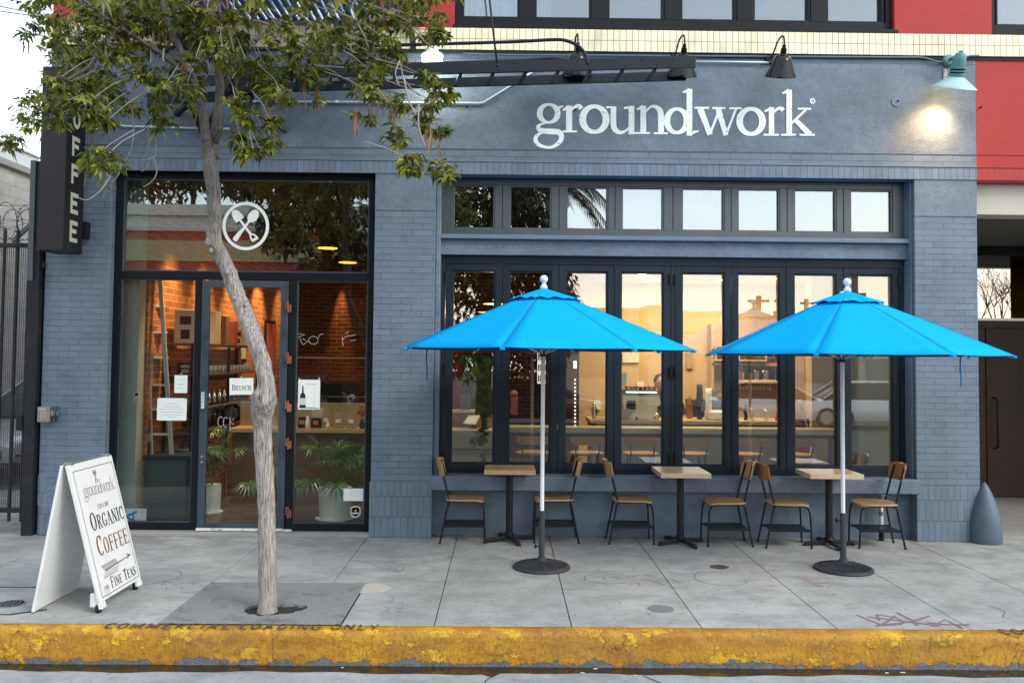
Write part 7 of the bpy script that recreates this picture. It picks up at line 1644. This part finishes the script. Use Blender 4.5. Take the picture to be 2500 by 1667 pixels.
for u0, u1, vt, yy, nm, lb, cat, m in ((1700, 1716, 938, 2.75, 'cup_tower', 'tall dark stack of paper cups in the fifth folding window', 'cups', BKX), (1722, 1738, 948, 2.7, 'cup_tower', 'shorter white stack of paper cups in the fifth folding window', 'cups', CARD), (1676, 1692, 965, 2.9, 'syrup_bottle', 'amber syrup bottle on the service counter in the fifth folding window', 'bottle', mat('glass_amber2', (.30, .12, .03), .15)), (1444, 1458, 985, 2.7, 'kettle', 'steel kettle on the left end of the service counter', 'kettle', STEEL), (1815, 1826, 985, 2.7, 'syrup_bottle', 'dark syrup bottle left of the tall steel canister', 'bottle', BKX)):
    a, b = P(u0, vt, yy), P(u1, vt, yy); r_ = (b.x - a.x) / 2; h_ = a.z - zc; mb = MB(); mb.lathe([(r_ * .8, 0), (r_, h_ * .6), (r_ * (.95 if cat == 'cups' else .5), h_ * .8), (r_ * (.9 if cat == 'cups' else .35), h_), (0, h_)], ((a.x + b.x) / 2, yy, zc + .001), 14); solo(nm, mb, m, lb, cat, smooth=True)
# painting, bin and broom, plant, things at the left end
t = thing('wall_painting', 'tall red and brown abstract painting on the ochre wall, right of the right parasol pole', 'painting', (xi(2135, 2.16), 2.16, zi(978, 2.16)))
a, b = P(2108, 978, 2.16), P(2163, 855, 2.16); mb = MB(); mb.box(a.x, b.x, 2.14, 2.175, a.z, b.z); part('canvas', mb, mat('canvas_red', (.24, .045, .03), .6, .8, 3.5), t)
s = MB(); s.sphere((a.x + .14, 2.138, b.z - .2), .11, 14, (1, .04, 1.3)); part('painted_shape', s, mat('painted_rose', (.42, .08, .06), .6, .4, 12), t)
s = MB(); s.sphere((a.x + .15, 2.13, b.z - .34), .045, 12, (.8, .06, 1.4)); part('painted_shape', s, mat('painted_yellow', (.6, .42, .12), .6), t)
mb = MB(); c = P(1954, 1030, 1.8); mb.box(c.x - .09, c.x + .10, 1.75, 2.0, .03, zi(1018, 1.8)); solo('red_bin', mb, mat('bin_red', (.22, .012, .02), .4), 'dark red bin standing left of the right parasol pole', 'bin', bevel=.01)
t = thing('broom', 'broom with a lime green grip leaning beside the red bin', 'broom', (xi(1967, 1.7), 1.7, .03)); a, b = P(1953, 980, 1.7), P(1972, 1045, 1.7)
mb = MB(); d_ = (b - a).normalized(); mb.tube([a, a + d_ * 1.35], .011, 8); part('handle', mb, mat('broom_grey', (.3, .34, .36), .4), t, smooth=True)
mb = MB(); mb.tube([a - d_ * .02, a + d_ * .12], .016, 8); part('grip', mb, mat('lime_grip', (.35, .6, .05), .4), t, smooth=True)
hp = thing('hanging_plant', 'trailing heart leaved plant in a lime green pot hanging in the first folding window', 'hanging plant', P(1157, 912, .62))
c = P(1157, 897, .62); k_ = 9.56 / 2100
mb = MB(); mb.lathe([(0, -14 * k_), (.055, -14 * k_), (.070, 8 * k_), (.076, 8 * k_), (.076, 16 * k_), (.068, 16 * k_), (0, 12 * k_)], c, 26); part('pot', mb, mat('lime_pot', (.17, .30, .03), .45), hp, smooth=True, auto=40)
mb = MB(); vn = MB(); rr = random.Random(2)
def heart(p, d, L_):
    d = d.normalized(); s_ = d.cross(Vector((0, -1, 0))); s_ = s_.normalized() if s_.length > .05 else Vector((1, 0, 0)); o_ = Vector((0, rr.uniform(-.3, .3), 0))
    i = len(mb.v); q = [p, p + s_ * L_ * .28 - d * L_ * .1, p + s_ * L_ * .42 + d * L_ * .25, p + s_ * L_ * .28 + d * L_ * .6, p + d * L_ + o_ * L_, p - s_ * L_ * .28 + d * L_ * .6, p - s_ * L_ * .42 + d * L_ * .25, p - s_ * L_ * .28 - d * L_ * .1]
    m_ = p + d * L_ * .4 + Vector((0, .01, 0)); mb.v += [tuple(x) for x in q] + [tuple(m_)]; mb.f += [(i + j, i + (j + 1) % 8, i + 8) for j in range(8)]
for k in range(26):
    a = rr.uniform(0, 2 * pi); p = c + Vector((cos(a) * rr.uniform(.05, .13), sin(a) * .08, rr.uniform(.03, .12))); heart(p, Vector((cos(a), 0, rr.uniform(-1.2, .2))), rr.uniform(.05, .09))
for path in ([(1170, 890), (1182, 930), (1175, 965), (1185, 1000), (1182, 1050), (1180, 1090), (1186, 1130)], [(1160, 912), (1165, 950), (1170, 990), (1178, 1040), (1176, 1075)], [(1140, 890), (1135, 920), (1142, 950)], [(1192, 880), (1196, 930), (1192, 970), (1190, 1010)]):
    ps = [P(u, v, .58) for u, v in path]; q = smooth_path([tuple(p) for p in ps], sub=6); vn.tube(q, .0025, 5)
    for i, p in enumerate(q):
        if rr.random() < .85: heart(Vector(p), Vector((rr.choice((-1, 1)) * rr.uniform(.3, 1), 0, rr.uniform(-1, 0))), rr.uniform(.05, .085))
for k in range(14): heart(P(1165 + rr.uniform(-20, 20), 1075 + rr.uniform(-10, 12), .58), Vector((rr.uniform(-1, 1), 0, -.5)), .05)
part('leaves', mb, mat_leaf('heart_leaf', [(.02, .07, .015), (.05, .13, .02), (.11, .22, .035), (.20, .32, .06)], .25, .3), hp); part('vines', vn, mat('vine_green', (.08, .13, .04), .6), hp)
mb = MB()
for dx in (-.05, .05): mb.tube([c + Vector((dx, 0, .07)), c + Vector((0, 0, .5)), Vector((c.x, c.y, ZI))], .0015, 4)
part('cord', mb, BLACKM, hp)
oc = thing('order_counter', 'low grey white cabinet with a tan upper shelf behind the trailing plant', 'counter', (xi(1155, 1.2), 1.4, 0))
a, b = P(1080, 1140, 1.2), P(1212, 1051, 1.2)
mb = MB(); mb.box(a.x, b.x, 1.2, 1.6, .03, b.z); part('cabinet', mb, mat('cabinet_greige', (.42, .41, .33), .5), oc, bevel=.004)
mb = MB(); za = zi(1096, 1.19, 1150); mb.box(a.x, b.x, 1.185, 1.198, za - .006, za + .006); part('drawer_line', mb, BLACKM, oc)
mb = MB(); mb.box(a.x, b.x, 1.75, 1.8, .03, zi(1012, 1.75, 1150)); mb.box(a.x, b.x, 1.601, 1.8, b.z - .08, b.z - .03); part('tan_panel', mb, mat('tan_panel', (.40, .24, .13), .6), oc)
mb = MB(); zz1, zz0 = zi(1002, 1.7, 1150), zi(1008, 1.7, 1150); mb.box(a.x, P(1165, 1000, 1.7).x, 1.68, 1.95, zz0, zz1); part('upper_shelf', mb, CRM, oc, bevel=.003)
mb = MB(); c1, c2 = P(1122, 998, 1.8), P(1149, 962, 1.8); mb.box(c1.x, c2.x, 1.8, 1.83, zz1 + .001, c2.z); solo('card_reader', mb, mat('reader_grey', (.13, .13, .12), .5), 'dark grey screen standing on the shelf behind the trailing plant', 'screen', bevel=.005)
t = thing('menu_stand', 'slanted paper menu on a red stand behind the trailing plant', 'menu stand', P(1158, 1048, 1.45))
s = MB(); s.add([P(1130, 1034, 1.40), P(1162, 1036, 1.40), P(1172, 1014, 1.56), P(1144, 1014, 1.56)], [(0, 1, 2, 3)]); part('paper', s, CARD, t, solid=.002)
s = MB(); s.box(P(1150, 1040, 1.5).x, P(1163, 1040, 1.5).x, 1.48, 1.55, b.z + .002, P(1150, 1028, 1.5).z); part('stand', s, mat('stand_red', (.35, .04, .02), .5), t)
# lights of the right room
mb = MB(); c = G(1700, 690, 3.045)
# goods and fittings seen in the dark middle of the cafe
t = thing('light_string', 'vertical string of small white bulbs in the third folding window', 'light string', P(1404, 1040, 2.0)); s = MB()
for k in range(13): s.sphere(P(1404, 927 + 9.3 * k, 2.0), .010, 8)
part('bulbs', s, mat_emit('string_white', (1, 1, 1), 3), t)['kind'] = 'stuff'
s = MB(); s.tube([P(1404, 1042, 2.0), P(1404, 900, 2.0), Vector((P(1404, 900, 2.0).x, 2.0, ZI))], .003, 5); part('cord', s, BLACKM, t)
s = MB(); s.lathe([(0, -.05), (.018, -.045), (.018, .045), (0, .05)], P(1404, 890, 2.05), 12); solo('tube_lamp', s, mat_emit('tube_white', (1, .97, .85), 3), 'small upright white lamp above the string of bulbs', 'lamp', smooth=True)
t = thing('display_fridge', 'lit drinks fridge behind the upper pole of the left parasol', 'fridge', P(1322, 935, 3.2)); a, b = P(1308, 936, 3.2), P(1336, 840, 3.2)
s = MB(); s.box(a.x, b.x, 3.2, 3.5, .03, b.z); part('case', s, BLACKM, t); s = MB(); s.box(a.x + .02, b.x - .02, 3.185, 3.195, a.z, b.z - .03); part('lit_glass', s, mat_emit('fridge_light', (.85, .9, .9), .8), t)
s = MB()
for z in (.15, .3, .45): 
    for k in range(4): s.box(a.x + .03 + .03 * k, a.x + .05 + .03 * k, 3.17, 3.184, a.z + z - .12, a.z + z - .03)
part('drinks', s, mat('drinks_mix', (.35, .12, .05), .4, .6, 60), t)['kind'] = 'stuff'
a, b = P(1473, 1026, 2.6), P(1500, 935, 2.6); mb = MB(); mb.box(a.x + .05, b.x, 2.55, 2.8, zc + .001, zc + .28); mb.box(a.x + .07, b.x - .02, 2.6, 2.75, zc + .281, b.z); solo('coffee_grinder', mb, BLACKM, 'tall black grinder left of the espresso machine', 'grinder', bevel=.01)
a, b = P(1518, 950, 2.7), P(1535, 915, 2.7); mb = MB(); mb.box(a.x - .03, b.x, 2.9, 2.92, a.z - .05, b.z); mb.box(a.x - .03, b.x + .01, 2.88, 2.94, b.z + .001, b.z + .03); mb.box(b.x - .01, b.x + .01, 2.9, 2.92, zc + .001, a.z - .051); solo('order_sign', mb, CRM, 'cream order sign on a stem above the espresso machine', 'sign')
mb = MB(); a, b = P(1108, 800, 7.2), P(1132, 735, 7.2); mb.box(a.x - .05, b.x, 7.3, 7.38, .6, b.z); solo('red_light_panel', mb, mat('panel_red', (.32, .01, .012), .6), 'panel painted as red light on the rear brick wall in the first folding window', 'banner')  # red sheet puts the red light on the brick into colour
mb = MB(); c = P(1250, 985, 1.7); mb.sphere((c.x + .02, 1.7, c.z + .12), .05, 12); mb.box(c.x - .02, c.x + .07, 1.65, 1.75, c.z - .14, c.z + .08); solo('bottle_display', mb, mat('display_pink', (.35, .10, .10), .5, .6, 30), 'small pink and red display item at the left end of the window bar', 'display item', bevel=.01)
for k, yy in enumerate((2.9, 3.2, 3.5, 3.8)):
    p = G((1748, 1731, 1715, 1699)[3 - k] , (670, 679, 688, 696)[k], 3.045)
for k, (x, yy, pw) in enumerate(((1.9, 2.75, 31), (3.1, 2.75, 31), (4.0, 3.3, 20), (2.2, 3.6, 31), (3.2, 3.6, 31))):
    mb = MB(); mb.lathe([(0, -.004), (.07, -.004), (.085, 0)], (x, yy, 3.048), 20); o = solo('ceiling_light', mb, mat_emit('downlight', (1, .9, .7), 8), ('first', 'second', 'third', 'fourth', 'fifth')[k] + ' round downlight in the ceiling of the ochre room', 'ceiling light', 'round downlights')
    l = lamp('downlight_beam', 'AREA', (x, yy, 3.02), pw, (1, .74, .42), .25); l.parent = o; l.location = (0, 0, -.03)
for k, (x, yy, tgt, pw) in enumerate(((-2.9, .62, (-2.9, .95, .3), 70), (-1.9, .62, (-1.85, .95, .5), 110), (-.35, .62, (-.35, .9, 1.2), 60), (.9, .75, (.8, 1.6, .8), 80), (2.2, .75, (2.2, 2.2, 1.0), 120), (3.5, .75, (3.4, 2.0, .9), 80))):  # spots added to light palms, bar and counter from the front
    t = thing('fill_spot', ('first', 'second', 'third', 'fourth', 'fifth', 'sixth')[k] + ' added fill spot from the left, hung close behind the shop windows', 'spotlight', (x, yy, 3.62), group='added fill spots behind the windows')
    s = MB(); s.lathe([(0, .10), (.035, .10), (.04, 0), (.035, 0), (.03, .03)], (x, yy, 3.62), 14); s.tube([(x, yy, 3.72), (x, yy, ZI)], .008, 6); part('can', s, BLACKM, t, smooth=True, auto=40)
    lamp('fill_spot_beam', 'SPOT', (x, yy, 3.60), pw, (1, .84, .62), .04, target=tgt, spot=75, blend=1, parent=t)
# person behind the counter
def person():
    t = thing('person', 'person in black clothing with dark hair working behind the espresso machine', 'person', (xi(1626, 3.4), 3.4, .03), local=True)
    J = {'pel': (0, 0, .90, .13), 'sp': (0, 0, 1.08, .125), 'ch': (-.02, 0, 1.25, .14), 'nk': (-.05, -.01, 1.385, .052), 'hd': (-.08, -.02, 1.47, .080), 'tp': (-.09, -.02, 1.555, .075),
         'sl': (-.19, 0, 1.31, .062), 'el': (-.26, -.10, 1.08, .043), 'wl': (-.20, -.32, 1.10, .030), 'hl': (-.18, -.40, 1.11, .034), 'sr': (.16, .0, 1.31, .062), 'er': (.24, -.08, 1.08, .043), 'wr': (.14, -.30, 1.10, .030), 'hr': (.12, -.38, 1.11, .034),
         'hpl': (-.10, 0, .86, .10), 'kl': (-.11, -.02, .47, .068), 'al': (-.12, 0, .08, .045), 'tl': (-.12, -.14, .04, .04), 'hpr': (.10, 0, .86, .10), 'kr': (.11, -.02, .47, .068), 'ar': (.12, 0, .08, .045), 'tr': (.12, -.14, .04, .04)}
    E = [('pel', 'sp'), ('sp', 'ch'), ('ch', 'nk'), ('nk', 'hd'), ('hd', 'tp'), ('ch', 'sl'), ('sl', 'el'), ('el', 'wl'), ('wl', 'hl'), ('ch', 'sr'), ('sr', 'er'), ('er', 'wr'), ('wr', 'hr'), ('pel', 'hpl'), ('hpl', 'kl'), ('kl', 'al'), ('al', 'tl'), ('pel', 'hpr'), ('hpr', 'kr'), ('kr', 'ar'), ('ar', 'tr')]
    for side, hx in (('l', -.18), ('r', .12)):
        for f in range(5):
            n1 = 'f%s%d' % (side, f); J[n1] = (hx - .03 + .016 * f, -.44 + (.03 if f in (0,) else 0), 1.115 - .004 * f, .009); J[n1 + 'b'] = (hx - .036 + .018 * f - (.02 if f == 0 else 0), -.475 + (.05 if f == 0 else 0), 1.10, .008); E += [('h' + side, n1), (n1, n1 + 'b')]
    ks = list(J); me = bpy.data.meshes.new('body'); me.from_pydata([J[k][:3] for k in ks], [(ks.index(a), ks.index(b)) for a, b in E], [])
    me.materials.append(mat('barista_clothes', (.018, .018, .022), .8)); o = bpy.data.objects.new('body', me); ROOT.objects.link(o); o.parent = t
    sk = o.modifiers.new('skin', 'SKIN'); me.skin_vertices or None
    o.data.skin_vertices[0].data[0].use_root = True
    for i, k in enumerate(ks): o.data.skin_vertices[0].data[i].radius = (J[k][3], J[k][3])
    sk.use_smooth_shade = True; q = o.modifiers.new('s', 'SUBSURF'); q.levels = 1; q.render_levels = 2
    SKN = mat('skin', (.42, .24, .17), .5, .08)
    s = MB(); s.sphere((-.085, -.035, 1.50), .092, 20, (.86, 1.0, 1.18)); s.sphere((-.085, -.135, 1.49), .016, 8, (1, 1.2, 1.4)); s.sphere((-.165, -.03, 1.50), .018, 8, (.5, 1, 1.4)); s.sphere((-.005, -.03, 1.50), .018, 8, (.5, 1, 1.4)); part('face', s, SKN, t, smooth=True)
    s = MB(); s.sphere((-.115, -.119, 1.512), .010, 8); s.sphere((-.055, -.119, 1.512), .010, 8); part('eyes', s, BLACKM, t, smooth=True)
    s = MB(); s.sphere((-.085, -.118, 1.445), .020, 8, (1.1, .4, .25)); part('mouth', s, mat('lips', (.35, .12, .10), .5), t, smooth=True)
    s = MB(); s.sphere((-.085, .0, 1.535), .104, 20, (.92, .95, 1.0)); part('hair', s, mat('dark_hair', (.02, .013, .01), .5, .3, 40), t, smooth=True)
person()
# ================================================================== ACROSS THE STREET (seen only as reflections in the glass)
def M(u, v, Yo):
    p = P(u, v, .5 - Yo); return Vector((p.x, Yo, p.z))
FARL = mat_leaf('far_leaf', [(.018, .032, .012), (.035, .055, .018), (.06, .085, .025)], .15, .6)
def far_tree(label, blobs, Yo, n, lf, trunkpx, seed):
    rr = random.Random(seed); c0 = M(trunkpx[0], 900, Yo); t = thing('far_street_tree', label, 'tree', (c0.x, Yo, -.2), group='dark trees across the street')
    s = MB()
    for (u, v, r) in blobs:
        c = M(u, v, Yo); R = r * (8.94 + .5 - Yo) / F
        for i in range(n):
            d = Vector((rr.gauss(0, 1), rr.gauss(0, 1), rr.gauss(0, 1))).normalized() * R * rr.random() ** .4; p = c + d
            a = Vector((rr.uniform(-1, 1), rr.uniform(-1, 1), rr.uniform(-1, .5))).normalized(); leaflet(s, p, a, Vector((0, 0, 1)) + a * .1, lf * rr.uniform(.7, 1.3), lf * .5, .3)
    cr_ = part('crown', s, FARL, t)
    s = MB(); s.tube([(c0.x, Yo, -.2), M(trunkpx[0] + 5, 760, Yo), M(trunkpx[1], 560, Yo), M(trunkpx[1] + 10, 430, Yo)], [.22, .18, .13, .08], 8)
    s.tube([M(trunkpx[0] + 5, 720, Yo), M(trunkpx[1] - 60, 560, Yo), M(trunkpx[1] - 120, 440, Yo)], [.12, .1, .05], 7); part('trunk', s, mat('dark_bark', (.06, .05, .045), .9), t, smooth=True)
far_tree('dense dark tree across the street, reflected in the storefront transom', [(690, 430, 90), (760, 470, 90), (840, 560, 80), (700, 560, 70), (880, 660, 70), (800, 700, 90), (720, 380, 100), (860, 430, 60), (740, 800, 80), (860, 820, 80)], -15, 900, .22, (820, 790), 3)
far_tree('tree across the street reflected above the white parapet', [(330, 440, 60), (420, 430, 70), (520, 420, 70), (600, 440, 60), (450, 380, 100), (320, 380, 90)], -26, 700, .32, (470, 470), 6)
far_tree('dark tree across the street reflected in the first folding windows', [(1120, 480, 80), (1190, 560, 90), (1270, 500, 70), (1150, 700, 90), (1250, 760, 90), (1130, 850, 80), (1330, 850, 70), (1230, 420, 80), (1100, 380, 90), (1320, 580, 70), (1340, 690, 70), (1300, 640, 80), (1380, 760, 50), (1200, 640, 90), (1270, 860, 80)], -14, 900, .22, (1180, 1200), 9)
pt_ = thing('far_palm_tree', 'palm tree across the street reflected in the transom lights', 'tree', (M(1330, 900, -16).x, -16, -.2))
s = MB(); c = M(1345, 440, -16); rr = random.Random(3)
for k in range(30):
    a = 2 * pi * k / 30 + rr.uniform(-.1, .1); el = rr.uniform(-.2, 1.0); L_ = rr.uniform(1.7, 2.3); d = Vector((cos(a) * cos(el), sin(a) * cos(el) * .6, sin(el))); prev = c
    for i in range(12):
        t_ = (i + 1) / 12; p = c + d * L_ * t_ + Vector((0, 0, -1.5 * t_ * t_)); sd = (p - prev).cross(Vector((0, 0, 1))); sd = sd.normalized() if sd.length > .01 else Vector((1, 0, 0))
        for sg in (-1, 1):
            for q in range(3):
                b0 = prev.lerp(p, q / 3); i_ = len(s.v); s.v += [tuple(b0), tuple(b0 + (p - prev) * .3), tuple(b0 + sd * sg * .24 + Vector((0, 0, -.32)) + (p - prev) * .6)]; s.f.append((i_, i_ + 1, i_ + 2))
        prev = p
part('fronds', s, FARL, pt_); s = MB(); s.tube([(c.x, -16, -.2), tuple(c)], [.2, .16], 10); part('trunk', s, MATS['dark_bark'], pt_)
def far_building(label, u0, u1, vt, Yo, col, d=8, extra=None):
    a, b = M(u0, vt, Yo), M(u1, vt, Yo); t = thing('far_building', label, 'building', ((a.x + b.x) / 2, Yo - d / 2, -.2)); s = MB(); s.box(a.x, b.x, Yo - d, Yo, -.2, a.z); part('wall', s, mat('far_wall_' + str(len(MATS)), col, .85, .06), t)
    s = MB(); s.box(a.x - .1, b.x + .1, Yo - d - .1, Yo + .12, a.z, a.z + .14); part('roof_edge', s, mat('far_roof_edge', (.5, .5, .48), .8), t)
    for k in range(int((b.x - a.x) / 2.4)):
        x = a.x + .8 + 2.4 * k; s = MB(); s.box(x, x + 1.2, Yo + .01, Yo + .05, 1.0, 2.3); part('window', s, mat('far_window', (.10, .14, .15), .2), t)
    return t, a, b
far_building('low cream building across the street, reflected left of the middle post', 1375, 1560, 757, -30, (.50, .42, .34))
far_building('taller cream block across the street, reflected beside the middle post', 1584, 1650, 752, -29, (.55, .45, .36))
far_building('cream block across the street reflected right of the middle post', 1650, 1760, 766, -30.5, (.52, .44, .35))
far_building('long low grey building across the street reflected at the right', 1765, 2500, 872, -24, (.42, .42, .42), d=6)
t, a, b = far_building('red walled building with a white parapet across the street, reflected in the storefront', -200, 900, 560, -22, (.36, .07, .05))
s = MB(); za, zb = M(500, 528, -21.8).z, M(500, 502, -21.8).z; s.box(a.x - .2, b.x + .2, -22.1, -21.8, za, zb); s.box(a.x - .2, b.x + .2, -22.1, -21.95, M(500, 560, -22).z, za); part('parapet', s, mat('parapet_white', (.62, .64, .60), .7), t)
s = MB(); s.box(a.x, b.x, -21.98, -21.9, M(500, 640, -22).z, M(500, 590, -22).z); part('cream_band', s, mat('far_cream', (.42, .38, .2), .7), t)
for u, vt, Yo, hw in ((1852, 722, -32, 26), (1910, 724, -36, 20), (1968, 730, -40, 14), (2086, 640, -22, 26), (1895, 760, -30, 16)):
    a = M(u, vt, Yo); t = thing('utility_pole', 'utility pole at photo column %d reflected in the folding windows' % u, 'pole', (a.x, Yo, -.2), group='utility poles across the street')
    t['label'] = {1852: 'utility pole reflected just right of the espresso machine', 1910: 'utility pole reflected in the sixth folding window', 1968: 'most distant utility pole reflected above the right parasol', 2086: 'tall nearest utility pole reflected in the last folding window', 1895: 'short utility pole reflected between two taller ones'}[u]
    s = MB(); s.tube([(a.x, Yo, -.2), (a.x, Yo, a.z)], .13, 8); part('pole', s, mat('pole_wood', (.16, .11, .08), .9), t)
    k = (9.44 - Yo) / F
    for dz in (.25, 1.2): s = MB(); s.box(a.x - hw * k, a.x + hw * k, Yo - .06, Yo + .06, a.z - dz - .06, a.z - dz + .06); part('crossarm', s, MATS['pole_wood'], t)
for k, (v0, v1) in enumerate(((790, 700), (760, 720), (805, 745))):
    s = MB(); a, b = M(1380, v0, -24), M(2300, v1, -24); s.tube([a.lerp(b, i / 12) + Vector((0, 0, -1.2 * (1 - (2 * i / 12 - 1) ** 2))) for i in range(13)], .02, 4); solo('street_wire', s, BLACKM, ('top', 'middle', 'lowest')[k] + ' overhead wire across the street, seen only in reflection', 'wire', 'wires across the street')
bt = thing('bare_tree', 'bare branched tree across the street reflected in the lobby window', 'tree', (P(2425, 900, 5.5 + 13).x, -13, -.2)); s = MB(); rr = random.Random(21)
def twigs(p, d, L_, r, k):
    q = p + d * L_; s.tube([p, p.lerp(q, .5) + Vector((rr.uniform(-.1, .1), 0, rr.uniform(-.05, .1))) * L_, q], [r, r * .8, r * .55], 5)
    if k:
        for _ in range(3 if k > 1 else 2): twigs(q, (d + Vector((rr.uniform(-.8, .8), rr.uniform(-.6, .6), rr.uniform(-.3, .6)))).normalized(), L_ * rr.uniform(.6, .85), r * .58, k - 1)
b0 = P(2440, 900, 18.5); twigs(Vector((b0.x, -13, -.2)), Vector((-.1, 0, 1)), 1.7, .09, 6); part('trunk', s, mat('dark_bark', (.06, .05, .045), .9), bt)
# ---------------- litter in the gutter
for k, (u, v) in enumerate(((836, 1627), (1422, 1640), (1456, 1630), (1550, 1646), (2166, 1640), (2205, 1639), (731, 1620))):
    p = G(u, v, GZ + .01); s = MB(); s.box(p.x - .008 - .006 * (k % 3), p.x + .008 + .006 * (k % 2), p.y - .003, p.y + .003, GZ + .005, GZ + .008)
    solo('litter', s, CARD, 'scrap of white litter lying in the gutter below the kerb', 'litter', 'scraps of litter in the gutter')
# ---------------- cars
def car(name, label, loc, rot, paint, group=None):
    t = thing(name, label, 'car', loc, rot, group, local=True)
    # stations along x (length), half widths and heights
    low = [(-2.20, .70, .42, .72), (-2.10, .82, .28, .86), (-1.6, .88, .24, .92), (-.6, .90, .22, .92), (.6, .90, .22, .90), (1.3, .88, .24, .82), (1.9, .82, .26, .70), (2.18, .66, .34, .56)]
    s = MB(); n = len(low)
    for (x, hw, z0, z1) in low:
        for (yy, z) in ((-hw * .92, z0), (-hw, z0 + .14), (-hw, z1 - .16), (-hw * .9, z1 - .03), (-hw * .5, z1 + .02), (0, z1 + .03), (hw * .5, z1 + .02), (hw * .9, z1 - .03), (hw, z1 - .16), (hw, z0 + .14), (hw * .92, z0)): s.v.append((x, yy, z))
    for i in range(n - 1):
        for j in range(11): a, b = i * 11 + j, i * 11 + (j + 1) % 11; s.f.append((a, b, b + 11, a + 11))
    s.f.append(tuple(range(11))); s.f.append(tuple((n - 1) * 11 + j for j in range(10, -1, -1)))
    body = part('body', s, paint, t, smooth=True, auto=45, bevel=.02)
    cab = [(-1.95, .62, .90, .92), (-1.25, .66, .90, 1.36), (-.5, .68, .90, 1.45), (.25, .67, .90, 1.40), (1.10, .66, .86, .90)]
    s = MB()
    for (x, hw, z0, z1) in cab:
        for (yy, z) in ((-hw - .14, z0), (-hw, z1 - .05), (-hw * .8, z1), (hw * .8, z1), (hw, z1 - .05), (hw + .14, z0)): s.v.append((x, yy, z))
    for i in range(len(cab) - 1):
        for j in range(5): a = i * 6 + j; s.f.append((a, a + 1, a + 7, a + 6))
    part('windows', s, mat('car_glass', (.015, .02, .022), .05, .1), t, smooth=True, auto=30)
    s = MB(); s.box(-1.15, .15, -.52, .52, 1.405, 1.455)
    for sg in (-1, 1):
        s.bar((-1.98, sg * .74, .92), (-1.25, sg * .60, 1.38), .05, .04); s.bar((1.10, sg * .76, .90), (.2, sg * .60, 1.41), .05, .04); s.bar((-.35, sg * .78, .92), (-.4, sg * .63, 1.42), .05, .03); s.bar((-1.25, sg * .58, 1.41), (.2, sg * .58, 1.43), .07, .04)
    part('roof_and_pillars', s, paint, t, bevel=.02)
    for x in (-1.4, 1.35):
        for sg in (-1, 1):
            s = MB(); s.lathe([(0, -.10), (.24, -.10), (.31, -.09), (.325, -.04), (.325, .06), (.30, .09), (.0, .09)], (x, sg * .80, .325), 22, 'Y'); w_ = part('wheel', s, MATS['rubber'], t, smooth=True, auto=40)
            s = MB(); s.lathe([(0, -.0), (.20, 0), (.21, .02)], (x, sg * .895 - .01, .325), 16, 'Y'); part('rim', s, mat('rim_alloy', (.4, .41, .42), .3, metal=.8), w_)
    for sg in (-1, 1):
        s = MB(); s.sphere((2.0, sg * .58, .62), .15, 10, (.7, 1, .5)); part('headlight', s, mat('headlight', (.7, .74, .76), .1), t, smooth=True)
        s = MB(); s.box(-2.19, -2.05, sg * .5 - .14, sg * .5 + .14, .68, .82); part('tail_light', s, mat('tail_red', (.5, .01, .01), .2), t, bevel=.02)
    s = MB(); s.box(2.12, 2.2, -.45, .45, .36, .50); part('grille', s, BLACKM, t, bevel=.01)
    s = MB(); s.box(2.2, 2.212, -.18, .18, .40, .50); part('number_plate', s, CARD, t)
    return t
CARW = mat('car_white', (.70, .73, .75), .2, .02, coat=.8); CARS = mat('car_silver', (.40, .43, .46), .25, .03, metal=.5, coat=.8); CARK = mat('car_dark', (.02, .024, .03), .2, .05, coat=.8)
car('parked_car', 'silver car with dark windows parked in the alley behind the mesh gate', (-7.3, 5.4, 0), radians(-95), CARS)
for lb, u, p_ in (('white car across the street reflected in the sixth folding window', 1890, CARW), ('white car across the street reflected left of the right parasol pole', 2140, CARW), ('dark car across the street reflected in the second folding window', 1330, CARK), ('silver car across the street reflected in the storefront', 700, CARS), ('grey car across the street reflected below the parapet', 430, CARK)):
    a = M(u, 950, -18); car('parked_car', lb, (a.x, -18, -.22), radians(180 if u < 1000 else 0), p_, 'cars parked across the street')
